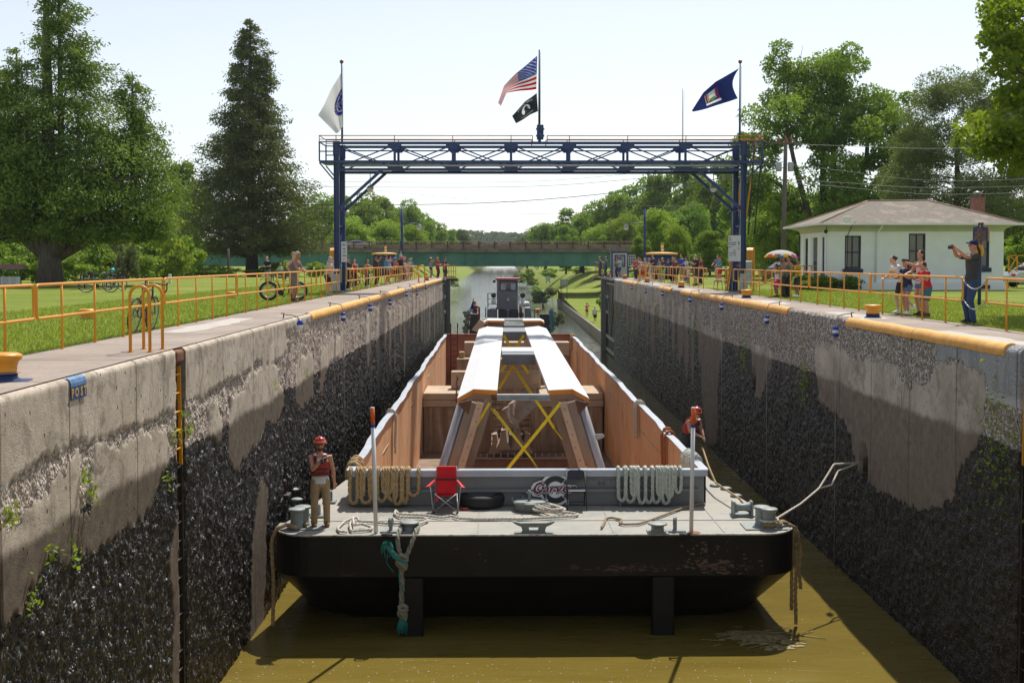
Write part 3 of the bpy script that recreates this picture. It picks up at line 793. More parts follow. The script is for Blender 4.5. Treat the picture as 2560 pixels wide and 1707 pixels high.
for a, b2 in ((19.3, 23.7), (23.75, 28.4), (34.4, 40.75), (40.82, 48.0), (48.06, 55.7), (59.2, 63.8), (75, 83)):
 nosing(1, a, b2, "half-round yellow coping guard on the right wall top, %s from the near corner" % ORD[seg]); seg += 1
seg = 0
for a, b2 in ((31.0, 37.0), (37.05, 43), (43.06, 49.5), (49.55, 54), (54.05, 59.3), (63.8, 72), (72.06, 80), (80.06, 92)):
 nosing(-1, a, b2, "half-round yellow coping guard on the left wall top, %s from the near corner" % ORD[seg]); seg += 1

M_ROPEG = mat("old_line", (.36, .33, .28), .9, var=.25, scale=20)
def wall_float(side, v_px, u_px, label, egg=False):
 X0 = (XL if side < 0 else XR) - side * .17
 p = gx(u_px, v_px, X0)
 o = empty("line_float", (p.x, p.y, p.z), 0, label, "float", "blue and white floats on the wall lines")
 s_ = -side
 if egg:
  MB().ball((0, 0, .04), (.085, .085, .13), 14).build("float_body", M_WHITE, o)
  MB().lathe([(.088, .05), (.08, .10), (.055, .15), (.02, .18), (0, .185)], n=14).build("float_band", M_BLUE2, o)
 else:
  MB().lathe([(0, -.135), (.06, -.13), (.075, -.11), (.075, .11), (.06, .13), (0, .135)], n=14).build("float_body", M_BLUE2, o)
  MB().lathe([(.0765, -.035), (.078, -.03), (.078, .035), (.0765, .04)], n=14).build("float_band", M_WHITE, o)
 up = -p.z
 pts = [(0, 0, .12), (0, 0, up - .10), (-s_ * .06, 0, up + .05), (-s_ * .22, .02, up + .09), (-s_ * .42, .05, up + .10)]
 MB().tube(pts, .014, 6).build("line", M_ROPEG, o)
 MB().tube([(-s_ * .42, .05, up - .02), (-s_ * .40, .05, up + .13), (-s_ * .47, .05, up + .12)], .016, 6).build("hook", M_RUST if egg else M_DARK, o)
 lz = -6.3 - p.z if not egg else -1.0
 MB().tube([(0, 0, -.12), (.02, .015, lz * .5), (-.02 * s_, 0, lz)], .008, 5).build("hanging_line", M_ROPEG, o)
for i, (u, v) in enumerate([(2089, 829), (1917, 799), (1804, 766), (1725, 748), (1656, 733), (1614, 727), (1579.5, 718)]):
 wall_float(1, v, u, "blue and white float hanging on the right wall, %s from the near corner" % ORD[i])
wall_float(-1, 817, 750, "egg-shaped blue and white float hanging where the left coping guard begins", True)
for i, (u, v) in enumerate([(858, 792), (926, 769), (975, 755.5), (1016, 734.5), (1042.5, 732.5), (1064.5, 717)]):
 wall_float(-1, v, u, "blue and white float hanging on the left wall, %s after the egg-shaped one" % ORD[i])

# wall ladders in their slots
M_LADW = mat("ladder_wet_iron", (.030, .022, .018), .45, var=.4, scale=8)
def wall_ladder(x, y, side, label):
 o = empty("wall_ladder", (x, y, 0), 0, label, "ladder", "iron ladders let into the lock walls")
 for dy in (-.17, .17):
  MB().bar((side * .02, dy, -.30), (0, dy, WET - .25), .05, .05).build("rail_top", M_YEL, o)
  MB().bar((0, dy, WET - .25), (0, dy, -6.6), .05, .05).build("rail", M_LADW, o)
 for i in range(21):
  z = -.42 - .30 * i
  MB().tube([(0, -.17, z), (0, .17, z)], .017, 6).build("rung", M_YEL if z > WET - .25 else M_LADW, o)
wall_ladder(XL - .07, 18.61, -1, "iron wall ladder slotted into the left wall below the grab hoops")
wall_ladder(XL - .05, 11.75, -1, "iron wall ladder at the near left edge under the corner bollard")
wall_ladder(XR + .06, 18.49, 1, "iron wall ladder in a slot of the right wall beside the grey repaired corner")
tag(MB().box((XL - .22, 18.62, -.13), (.42, .44, .2), bev=.04).build("slot_cap", M_RUST), "rusty block capping the ladder slot in the left wall", "cap")
for i, (y, z, side) in enumerate(((13.55, -4.95, -1), (27.3, -4.05, -1), (26.9, -3.45, 1), (39, -2.75, 1))):
 x = (XL if side < 0 else XR)
 o = MB().lathe([(.11, 0), (.11, .3), (.09, .34), (0, .35)], c=(x + side * .10, y, z - .05), n=14).box((x + side * .08, y, z - .1), (.34, .4, .12), bev=.03).build("mooring_pin", mat("pin_rust", (.045, .028, .022), .7, var=.4, scale=8))
 tag(o, ["rusty mooring pin in the hollow of the near left wall", "small mooring pin in the left wall behind the standing worker", "mooring pin in the right wall holding the barge line", "small mooring pin in the right wall below the floats"][i], "mooring pin")
# painted name board on the near left coping
pb = empty("painted_sign", (XL + .012, 0, 0), 0, "small blue painted patch with yellow letters on the near left coping", "painted sign")
p0, p1 = gx(176, 960, XL + .01), gx(215, 941, XL + .01); hh = .15
MB().add([(.004, p0.y, -.12 - hh), (.004, p1.y, -.12 - hh), (.004, p1.y, -.115), (.004, p0.y, -.115)], [(0, 1, 2, 3)]).build("board", mat("sign_blue", (.022, .065, .20), .6, var=.35, scale=9, dirt=(.05, .10, .22)), pb)
MB().add([(.006, p0.y, -.112), (.006, p1.y, -.112), (.004, p1.y, -.07), (.004, p0.y, -.07), (-.014, p1.y, -.022), (-.014, p0.y, -.022), (-.06, p1.y, .005), (-.06, p0.y, .005)], [(0, 1, 2, 3), (3, 2, 4, 5), (5, 4, 6, 7)]).build("board_top", mat("sign_blue_worn", (.10, .20, .38), .6, var=.35, scale=9), pb)
lm = MB()
for t, f in (("P", .10), ("O", .36), ("S", .66), ("T", .89)):
 v_, f_ = text_mesh(t, .155, .006)
 if t != ".": v_ = [Vector((q.x - sum(w.x for w in v_) / len(v_), q.y, 0)) for q in v_]
 lm.add([(.008, p0.y + (p1.y - p0.y) * f + q.x * .92, -.192 + q.y) for q in v_], f_)
lm.build("lettering", mat("letter_yellow", (.62, .36, .07), .6, var=.25, scale=15), pb)

# ------------------------------------------------------------------ the gantry over the lock
GY0, GY1 = 52.2, 54.0
NX = [-7.68 + 2.606 * i for i in range(8)]
M_RAILR = mat("rusty_orange_rail", (.50, .18, .04), .6, var=.3, scale=3)
gan = empty("gantry", (0, GY0, 0), 0, "dark blue steel truss gantry spanning the lock and carrying the flags", "gantry")
for sx, x in ((-1, NX[0]), (1, NX[7])):
 for dy in (0, GY1 - GY0):
  c = MB()
  c.box((x, dy, 3.38), (.20, .02, 6.76)); c.box((x - .11, dy, 3.38), (.02, .24, 6.76)); c.box((x + .11, dy, 3.38), (.02, .24, 6.76))
  c.box((x, dy, .03), (.6, .5, .06)); c.box((x, dy - .16, .30), (.02, .14, .55)); c.box((x, dy - .02, 6.45), (.30, .10, .62))
  c.build("column", M_BLUE, gan)
  MB().bar((x - sx * .10, dy, 3.75), (x - sx * 2.02, dy, 5.48), .09, .13).bar((x - sx * .11, dy, 3.75), (x - sx * .4, dy, 3.6), .2, .02).build("knee_brace", M_BLUE, gan)
 MB().box((x + sx * .02, -.2, .42), (.34, .05, .85)).build("column_boot", M_STEEL, gan)
 MB().box((x, .9, 3.0), (.05, 1.56, .08)).box((x, .9, 1.2), (.05, 1.56, .08)).bar((x, .14, 1.2), (x, 1.66, 3.0), .05, .05).build("leg_brace", M_BLUE, gan)
X0g, X1g = NX[0] - .75, NX[7] + .85
for dy in (0, GY1 - GY0):
 MB().box(((NX[0] + NX[7]) / 2, dy, 6.68), (NX[7] - NX[0], .15, .12)).box(((NX[0] + NX[7]) / 2, dy - .01, 6.50), (NX[7] - NX[0], .10, .05)).build("top_chord", M_BLUE, gan)
 MB().box(((NX[0] + NX[7]) / 2, dy, 5.50), (NX[7] - NX[0], .15, .12)).build("bottom_chord", M_BLUE, gan)
 for i in range(7):
  a, b2 = NX[i] + .12, NX[i + 1] - .12
  MB().bar((a, dy + .03, 5.62), (b2, dy + .03, 6.55), .05, .06, up=(0, 1, 0)).build("diagonal", M_BLUE, gan)
  MB().bar((a, dy - .03, 6.55), (b2, dy - .03, 5.62), .05, .06, up=(0, 1, 0)).build("diagonal", M_BLUE, gan)
 for i in range(1, 7):
  MB().box((NX[i], dy, 6.08), (.11, .06, 1.0)).build("upright", M_BLUE, gan)
  hx = [(-.31, .13), (.31, .13), (.31, -.05), (.17, -.20), (-.17, -.20), (-.31, -.05)]
  MB().prism(hx, (NX[i], dy - .09, 6.60), (1, 0, 0), (0, 0, 1), (0, .02, 0)).build("gusset", M_BLUE, gan)
  MB().prism([(p[0], -p[1]) for p in hx], (NX[i], dy - .09, 5.58), (1, 0, 0), (0, 0, 1), (0, .02, 0)).build("gusset", M_BLUE, gan)
MB().box(((X0g + X1g) / 2, .9, 5.84), (X1g - X0g, 1.5, .05)).box(((X0g + X1g) / 2, -.1, 5.84), (X1g - X0g, .06, .12)).build("walkway", M_BLUE, gan)
MB().tube([(NX[0] + .3, -.14, 5.66), (NX[7] - .3, -.14, 5.66)], .05, 8).build("conduit", M_STEEL, gan)
for sx, xa, xb in ((-1, X0g, NX[0] - .13), (1, NX[7] + .13, X1g)):
 e = MB(); o_ = xa if sx < 0 else xb; i_ = xb if sx < 0 else xa
 for dy in (-.1, 1.8):
  for z in (6.72, 6.30): e.bar((i_, dy, z), (o_, dy, z), .05, .05)
  e.bar((o_, dy, 5.86), (o_, dy, 6.74), .06, .06); e.bar((o_, dy, 5.8), (i_, dy, 5.05), .06, .06)
 e.bar((o_, -.1, 6.72), (o_, 1.8, 6.72), .05, .05); e.build("end_platform", M_BLUE, gan)
gr = MB()
for dy in (-.12, 1.85):
 for a, b2 in ((X0g, 1.1), (1.75, X1g)):
  gr.tube([(a, dy, 7.00), (b2, dy, 7.00)], .022, 6); gr.tube([(a, dy, 6.83), (b2, dy, 6.83)], .018, 6)
 for x in [X0g, X1g, 1.1, 1.75] + NX[:]: gr.tube([(x, dy, 6.72), (x, dy, 7.0)], .02, 6)
for x in (X0g, X1g): gr.tube([(x, -.12, 7.0), (x, 1.85, 7.0)], .02, 6)
gr.build("walkway_rail", M_RAILR, gan)
# ladders up to the gantry
lad = MB()
for dx in (0, .5): lad.tube([(10.35 + dx * .4, 2.6 + dx, .0), (11.0 + dx * .4, 2.2 + dx, 5.9)], .045, 6)
lad.build("stair_rail", M_YEL, gan)
ls = MB()
for k in range(20):
 t = k / 19; ls.bar((10.45 + .62 * t, 2.6 - .4 * t, .25 + 5.4 * t), (10.62 + .62 * t, 3.1 - .4 * t, .25 + 5.4 * t), .14, .03)
ls.bar((10.5, 2.6, 0), (11.15, 2.2, 5.9), .12, .05); ls.build("stair", M_BLUE, gan)
l2 = MB()
for dx in (0, .42): l2.tube([(10.78 + dx * .75, -.1 + dx * .5, 2.6), (11.05 + dx, -.1 + dx * .5, 6.9)], .03, 6)
for k in range(14):
 t = k / 13; l2.tube([(10.8 + .27 * t, -.1, 2.8 + 4.0 * t), (11.1 + .37 * t, .1, 2.8 + 4.0 * t)], .018, 5)
l2.build("ladder", M_DARK, gan)
MB().tube([(11.05, 1.0, 5.6), (11.35, .9, 7.0)], .03, 6).tube([(10.9, 1.0, 3.4), (11.2, .9, 5.9)], .035, 6).build("ladder_rail", M_YEL, gan)
M_LAMP = mat("lamp_glass", (.62, .62, .60), .2, var=.05)
for sx, px_ in ((-1, 925.5), (1, 1783.5)):
 p = gy(px_, 473, 53.0)
 o = empty("hanging_lamp", p, 0, "round hanging lamp under the %s arm of the blue gantry" % ("left" if sx < 0 else "right"), "lamp", "lamps under the gantry")
 MB().ball((0, 0, 0), .15, 16).build("globe", M_LAMP, o)
 MB().lathe([(.17, .03), (.16, .06), (.10, .15), (.05, .17), (0, .18)], n=16).build("shade", M_STEEL, o)
 MB().tube([(0, 0, .17), (0, 0, 5.44 - p.z)], .018, 6).build("stem", M_DARK, o)
# signal
sg = empty("traffic_signal", (1.44, GY0 - .05, 6.72), 0, "dark blue two-lens signal on top of the gantry below the national flag", "signal")
MB().box((0, 0, .44), (.30, .24, .66), bev=.03).box((0, 0, .05), (.08, .08, .14)).build("housing", M_BLUE, sg)
for z in (.58, .28):
 MB().lathe([(.0, .01), (.09, .0), (.095, -.01)], c=(0, -.125, z), n=16, M=Matrix.Rotation(R(90), 3, 'X')).build("lens", mat("dark_lens", (.10, .07, .045), .15), sg)
 MB().lathe([(.115, 0), (.118, .13)], c=(0, -.12, z), n=16, M=Matrix.Rotation(R(90), 3, 'X')).box((-.17, 0, z), (.04, .06, .08)).box((.17, 0, z), (.04, .06, .08)).build("visor", M_BLUE, sg)

def scribble(mb, x0, x1, z, h, y, seed, dens=.62):
 """a line of lettering too small to read"""
 q = random.Random(seed); x = x0; w = h * .62
 while x < x1 - w:
  if q.random() > .16:
   mb.box((x + w * .2, y, z), (w * .22, .004, h)); mb.box((x + w * .65, y, z), (w * .2, .004, h * q.choice((1, 1, .5))))
   if q.random() < .7: mb.box((x + w * .42, y, z + h * q.choice((-.44, 0, .44))), (w * .34, .004, h * .14))
  x += w
M_SIGNW = mat("sign_white", (.60, .64, .64), .5, var=.08, scale=2)
M_SIGNB = mat("sign_letter", (.05, .07, .13), .6)
sgn = empty("notice_board", gy(860.5, 655, 51.55), R(38), "tall narrow white notice with dark lettering on the left gantry column", "sign")
MB().box((0, 0, .45), (.30, .02, .90), bev=.006).build("panel", M_SIGNW, sgn)
q = MB()
for i, (z, w) in enumerate(((.76, .24), (.57, .16), (.44, .08), (.28, .24), (.12, .10))): scribble(q, -w / 2, w / 2, z, .06, -.013, 40 + i)
q.build("lettering", M_SIGNB, sgn)
MB().box((-.13, .03, -.45), (.03, .02, .95)).box((.13, .03, -.45), (.03, .02, .95)).build("bracket", M_STEEL, sgn)
sgn = empty("notice_board", gy(1836, 653.5, 51.4), R(-42), "large white notice of distances and lift on the right gantry column", "sign")
MB().box((0, 0, .575), (.62, .02, 1.15), bev=.006).build("panel", M_SIGNW, sgn)
q = MB()
for i, (x0, x1, z) in enumerate(((-.28, -.16, 1.05), (-.28, -.14, .95), (-.28, .12, .83), (-.28, .16, .74), (-.28, -.08, .63), (-.04, .10, .48), (-.28, .12, .37), (-.28, .10, .27))): scribble(q, x0, x1, z, .055, -.013, 60 + i)
q.prism([(0, .11), (.035, 0), (0, -.11), (-.035, 0)], (.23, -.014, .80), (1, 0, 0), (0, 0, 1), (0, .004, 0))
for z in (.62, .54): scribble(q, .17, .29, z, .035, -.013, int(z * 100))
q.build("lettering", M_SIGNB, sgn)

# ------------------------------------------------------------------ flags
def pole(name, x, y, z0, z1, r, label, ball=0.0):
 o = empty(name, (x, y, z0), 0, label, "flagpole")
 MB().tube([(0, 0, 0), (0, 0, (z1 - z0) * .55), (0, 0, z1 - z0)], [r, r * .85, r * .6], 8).build("pole", M_DARK if not ball else M_BLUE, o)
 if ball: MB().ball((0, 0, z1 - z0 + ball), ball, 14).build("finial_ball", mat("copper_ball", (.20, .075, .03), .35, .3), o)
 MB().tube([(.05, -.02, .2), (.06, -.02, z1 - z0 - .1)], .008, 4).build("halyard", M_ROPEG, o)
pole("flagpole", gy(1348, 340, GY0).x, GY0, 6.7, gy(1346, 125, GY0).z, .05, "tall dark flagpole above the signal at the middle of the gantry")
pole("flagpole", gy(855, 340, GY0).x, GY0, 6.7, gy(854, 160, GY0).z, .045, "flagpole with copper ball on the left end of the gantry", .09)
pole("flagpole", gy(1849, 345, GY0).x, GY0, 6.7, gy(1850, 160, GY0).z, .045, "flagpole with copper ball on the right end of the gantry", .09)
pole("whip_antenna", gy(1706, 345, GY0).x, GY0, 6.6, gy(1707, 222, GY0).z, .018, "thin whip aerial standing on the gantry right of the signal")

def curve_at(P, t):
 d = [0]
 for a, b2 in zip(P, P[1:]): d.append(d[-1] + math.hypot(b2[0] - a[0], b2[1] - a[1]))
 s = t * d[-1]
 for i in range(len(P) - 1):
  if s <= d[i + 1] or i == len(P) - 2:
   f = (s - d[i]) / max(1e-9, d[i + 1] - d[i]); return (P[i][0] + (P[i + 1][0] - P[i][0]) * f, P[i][1] + (P[i + 1][1] - P[i][1]) * f)
class Cloth:
 """flag surface from its top, bottom and hoist edges, rippled in depth"""
 def __init__(s, top, bot, amp=.16, hoist=None, ph=0.0): s.top, s.bot, s.amp, s.h, s.ph = top, bot, amp, hoist, ph
 def at(s, a, b, lift=0.0):
  t = curve_at(s.top, a); u = curve_at(s.bot, a); x = t[0] + (u[0] - t[0]) * b; y = t[1] + (u[1] - t[1]) * b
  if s.h: x += s.h * math.sin(math.pi * b) * (1 - a)
  d = s.amp * math.sin(a * 7.5 + b * 1.6 + s.ph) * min(1, a * 3) + .05 * math.sin(b * 5 + a * 3)
  p = gy(x, y, GY0 - .12); return Vector((p.x, p.y + d - lift, p.z))
def flag(name, cl, nx, ny, mats, pick, label):
 V = np.array([cl.at(i / nx, j / ny) for i in range(nx + 1) for j in range(ny + 1)]); idx = np.arange((nx + 1) * (ny + 1)).reshape(nx + 1, ny + 1)
 F = np.stack([idx[:-1, :-1], idx[1:, :-1], idx[1:, 1:], idx[:-1, 1:]], -1).reshape(-1, 4)
 mi = [pick((i + .5) / nx, (j + .5) / ny) for i in range(nx) for j in range(ny)]
 o = np_mesh(name, V, F, mats, smooth=True, mi=mi); return tag(o, label, "flag")
def cloth_mat(name, col, tr=.35):
 m = bpy.data.materials.new(name); m.use_nodes = True; nt = m.node_tree; k = NB(nt); nt.nodes.remove(nt.nodes["Principled BSDF"])
 d = k.n("ShaderNodeBsdfDiffuse"); t = k.n("ShaderNodeBsdfTranslucent"); x = k.n("ShaderNodeMixShader"); x.inputs[0].default_value = tr
 for s_ in (d, t): s_.inputs["Color"].default_value = (*col, 1)
 k.l(d.outputs[0], x.inputs[1]); k.l(t.outputs[0], x.inputs[2]); k.l(x.outputs[0], nt.nodes["Material Output"].inputs[0]); return m
F_RED, F_WHT, F_BLU, F_BLK, F_NAV, F_GLD, F_SKY, F_GRN = [cloth_mat("flag_" + a, b2) for a, b2 in (("red", (.46, .006, .016)), ("white", (.78, .78, .80)), ("blue", (.02, .045, .28)), ("black", (.03, .04, .045)), ("navy", (.018, .03, .13)), ("gold", (.72, .42, .06)), ("sky", (.42, .60, .75)), ("green", (.10, .25, .14)))]
def us(a, b):
 if a < .40 and b < 7 / 13:
  ci = a / .40 * 12; cj = b / (7 / 13) * 10
  if 0.4 < ci < 11.6 and .4 < cj < 9.6 and (round(ci) + round(cj)) % 2 == 0 and abs(ci - round(ci)) < .3 and abs(cj - round(cj)) < .3: return 1
  return 2
 return 0 if int(b * 13) % 2 == 0 else 1
flag("striped_flag", Cloth([(1343, 140), (1293, 181), (1260, 216), (1245, 257)], [(1341, 224), (1297, 229), (1266, 232), (1252, 264)], .14), 96, 78, [F_RED, F_WHT, F_BLU], us, "red and white striped flag with starred blue canton on the middle pole")
def mia(a, b):
 x = (a - .47) * 1.5; y = b - .52
 r = math.hypot(x / .26, y / .30)
 if r < 1:
  hx, hy = x + .02, y + .02
  if math.hypot(hx / .115, (hy + .03) / .17) < 1 or (hy > .05 and abs(hx + .05) < .10 + (hy - .05) * .55): return 0
  return 1
 return 0
cl = Cloth([(1342, 233), (1313, 254), (1280, 290)], [(1345, 279), (1325, 288), (1290, 309)], .10, ph=1.0)
o = flag("black_flag", cl, 60, 44, [F_BLK, F_WHT], mia, "small black flag with white round emblem under the striped flag")
q = MB()
for txt, size, b0, wd, bend in (("POW*MIA", .17, .11, .62, .07), ("YOU ARE NOT FORGOTTEN", .075, .89, .55, -.07)):
 v_, f_ = text_mesh(txt, size, .004); mx = max(abs(p.x) for p in v_)
 q.add([cl.at(.47 - p.x / mx * wd / 2, b0 - p.y / 1.0 + bend * (p.x / mx) ** 2, .012) for p in v_], f_)
q.build("lettering", F_WHT, o)
def ny(a, b):
 x, y = a - .50, b - .54
 if abs(x) < .085 and abs(y) < .23 - max(0, y) * abs(x) * 6: return (2 if y < -.05 else (4 if y < .08 else 3)) if abs(x) < .065 else 1
 if .10 < abs(x) < .155 and -.26 < y < .24: return 5 if abs(abs(x) - .128) < .012 else (6 if x < 0 else 1)
 if .25 < y < .325 and abs(x) < .17: return 7
 return 0
o = flag("blue_flag", Cloth([(1848, 171), (1790, 204), (1757, 233), (1731, 276)], [(1844, 247), (1800, 262), (1765, 272), (1733, 279)], .17, hoist=-14), 90, 60, [F_NAV, F_GLD, F_SKY, F_GRN, F_WHT, F_BLU, F_RED, F_WHT], ny, "dark blue flag with coloured coat of arms on the right pole")
def can(a, b):
 r = math.hypot((a + .02) * 1.0 / .50, (b - .52) / .25)
 if r > 1: return 0
 t = math.atan2(b - .52, a * .6)
 if r > .93 or .60 < r < .66: return 2 if int(t * 16) % 2 else 1
 if .66 <= r < .70: return 0
 if r < .24: return 2 if int(a * 40 + b * 30) % 3 == 0 else 1
 return 1
cl = Cloth([(853, 182), (826, 228), (795, 288)], [(857, 318), (848, 328), (841, 335)], .10, ph=2)
o = flag("white_flag", cl, 50, 80, [F_WHT, F_BLU, F_GLD], can, "drooping white flag with round blue canal emblem on the left pole")
q = MB()
for txt, rad, size, t0, t1 in (("CANAL", .44, .20, -.75, 1.05), ("YORK", .81, .17, -.35, .75)):
 for i, c_ in enumerate(txt):
  t = t0 + (t1 - t0) * i / (len(txt) - 1); v_, f_ = text_mesh(c_, size, .012)
  ca, cb = .50 * rad * math.cos(t) - .02, .52 + .25 * rad * math.sin(t)
  q.add([cl.at(ca - (p.x * math.sin(-t) * -1 + p.y * math.cos(t)) * -.0 - (p.x * math.sin(t) - p.y * math.cos(t)) * .42 * -1 * -1, cb - (p.x * math.cos(t) * -1 + p.y * -math.sin(t) * -1) * .42 * .6 * -1 * -1, .012) for p in v_], f_)
q.build("lettering", F_WHT, o)

# ------------------------------------------------------------------ things standing along the walks
M_LIFE = mat("life_box_yellow", (.72, .31, .018), .45, var=.1, scale=2)
for u, y, lab in ((833, 55.6, "left"), (1875, 55.0, "right")):
 p = gy(u, 668, y); o = empty("life_ring_box", (p.x, p.y, 0), R(12 if lab == "left" else -14), "rounded yellow life ring box on posts beside the %s gantry column" % lab, "life ring box")
 z0 = p.z; pr = [(-.36, 0), (.36, 0), (.36, .56)] + [(.36 * math.cos(R(20 * i)), .56 + .36 * math.sin(R(20 * i))) for i in range(1, 9)] + [(-.36, .56)]
 MB().prism(pr, (-.15, 0, z0), (0, 1, 0), (0, 0, 1), (.30, 0, 0)).build("cabinet", M_LIFE, o)
 MB().prism([(a * 1.03, (b2 - .45) * 1.03 + .45) for a, b2 in pr], (-.02, 0, z0), (0, 1, 0), (0, 0, 1), (.04, 0, 0)).build("seam_band", M_YEL, o)
 for dy in (-.3, .3): MB().bar((.18, dy, 0), (.18, dy, z0 + .95), .06, .06).build("post", M_YEL, o)
for x, y, lab in ((-8.15, 53.9, "left"), (11.15, 54.3, "right")):
 o = MB().box((x, y, .85), (.45, .5, 1.1), bev=.02).box((x, y, .15), (.1, .1, .3)).box((x, y - .255, .85), (.38, .01, 1.0)).build("electric_cabinet", M_STEEL); tag(o, "grey electric cabinet behind the %s gantry leg" % lab, "cabinet")
for u, v, arm, y, lab in ((1004.5, 522, 1.28, 85, "left"), (1612, 523, -1.4, 88, "right")):
 p = gy(u, v, y); o = empty("street_lamp", (p.x, y, 0), 0, "tall blue lamp post with a globe on one arm, %s bank" % lab, "street lamp")
 MB().tube([(0, 0, 0), (0, 0, p.z)], .10, 8).build("pole", M_BLUE, o)
 MB().tube([(0, 0, p.z - 1.1), (arm, 0, p.z - 1.05)], .035, 6).build("arm", M_BLUE, o)
 MB().ball((arm, 0, p.z - 1.4), .19, 14).build("globe", M_LAMP, o)
 MB().lathe([(.21, -.02), (.17, .07), (.07, .22), (0, .3)], c=(arm, 0, p.z - 1.36), n=12).build("shade", M_STEEL, o)
for x, y, w, lab in ((-11.5, 108, 2.3, "left"), (12.1, 92, 2.65, "right")):
 o = empty("operator_cabin", (x, y, 0), 0, "round dark blue gate cabin with yellow roof rim on the %s bank" % lab, "cabin")
 zr = 1.4 + (653 - 636) * y / 2900
 MB().lathe([(w * .47, 0), (w * .47, zr)], n=24).build("wall", M_BLUE, o)
 MB().lathe([(w * .5, zr - .05), (w * .52, zr), (w * .5, zr + .10), (w * .3, zr + .16), (0, zr + .18)], n=24).build("roof", M_NOSE, o)
 for i in range(5): MB().lathe([(.10, 0), (.10, .13)], c=(w * .05, 0, zr + .16 + .13 * i), n=10).build("beacon", M_WHITE if i % 2 else M_YEL, o)
 MB().box((-.1, -w * .47 - .01, zr - .45), (.5, .03, .45)).build("window", mat("dark_glass", (.02, .025, .03), .08), o)
# white shed at the far gate
sh = empty("gate_shed", (9.45, 98.6, 0), 0, "small white shed with blue corners and grey roof at the far gate", "shed")
M_SHED = mat("shed_white", (.58, .57, .62), .6, var=.08, scale=2)
MB().box((0, 0, 1.1), (1.35, 1.3, 2.2)).build("wall", M_SHED, sh)
cb = MB()
for dx in (-.68, .68): cb.box((dx, -.66, 1.1), (.13, .06, 2.2))
cb.box((0, -.68, 2.15), (1.4, .05, .12))
for dx in (-.40, .40): cb.box((dx, -.67, 1.42), (.09, .05, .95))
for z in (.98, 1.88): cb.box((0, -.67, z), (.86, .05, .09))
cb.build("trim", mat("trim_blue", (.05, .055, .17), .5), sh)
MB().box((0, -.675, 1.43), (.66, .02, .82)).build("window", mat("pale_glass", (.30, .33, .36), .1, var=.4, scale=3), sh)
MB().prism([(-.82, 2.2), (.82, 2.2), (.80, 2.58), (-.80, 2.58)], (0, -.85, 0), (1, 0, 0), (0, 0, 1), (0, 1.7, 0)).build("roof", mat("shed_roof", (.20, .19, .18), .9, var=.3, scale=9), sh)
wn_ = MB().box((1.0, -.7, 1.44), (.6, .04, .98)).build("open_casement", M_SHED, sh)
cb = MB()
for i in range(3):
 for j in range(4): cb.box((.82 + .18 * i, -.725, 1.10 + .225 * j), (.13, .012, .17))
cb.build("pane", mat("pane_green", (.08, .11, .07), .1), wn_)
# end railings over the gates
for x0, x1, y, lab in ((7.55, 8.2, 100.4, "right"), (-5.3, -4.35, 96.6, "left")):
 o = empty("gate_railing", (0, y, 0), 0, "close-barred yellow railing at the end of the %s wall over the gate" % lab, "railing")
 g = MB()
 for z in (.1, .55, 1.05): g.bar((x0, 0, z), (x1, 0, z), .05, .05)
 g.build("rail", M_YEL, o); k = 6
 for i in range(k): MB().bar((x0 + (x1 - x0) * i / (k - 1), 0, -.3), (x0 + (x1 - x0) * i / (k - 1), 0, 1.05), .05, .05).build("bar", M_YEL, o)
 MB().box(((x0 + x1) / 2, .6, -.12), (abs(x1 - x0) + .3, 1.6, .16)).build("platform", M_DARK, o)
for side, y0, y1 in ((1, 90.8, 99.4), (-1, 93.4, 99.4)):   # open gate leaves folded into their recesses
 o = empty("lock_gate", ((XR if side > 0 else XL) + side * .08, y0, 0), 0, "open steel gate leaf folded into the %s wall at the far end" % ("right" if side > 0 else "left"), "lock gate")
 L = y1 - y0
 MB().box((side * .22, L / 2, -3.7), (.2, L - .3, 6.9)).build("leaf", mat("gate_steel", (.022, .022, .024), .6, var=.3), o)
 MB().box((-side * .16, L + .35, -3.5), (.42, .75, 6.9)).build("heel_post", mat("gate_timber", (.24, .235, .225), .8, var=.3, scale=2, sc=(4, 4, .4)), o)
 g = MB()
 for z, w_ in ((-1.6, 1.9), (-2.9, 1.6), (-4.9, L - .4), (-6.0, L - .4)): g.box((side * .06, L - w_ / 2 - .3, z), (.14, w_, .24))
 for ya, yb in ((.5, L * .55), (L * .95, L * .6), (L * .3, L * .62)): g.bar((side * .07, ya, -.5), (side * .07, yb, -4.8), .09, .12)
 g.bar((side * .07, .4, -.4), (side * .07, .4, -6.6), .14, .14); g.bar((side * .07, .3, -.45), (side * .07, L - .3, -.45), .12, .12)
 g.build("gate_rib", M_STEEL, o)
 MB().box((side * .25, L / 2, -.12), (1.0, L + .4, .10)).build("gate_deck", mat("deck_plate_dark", (.10, .10, .10), .8), o)

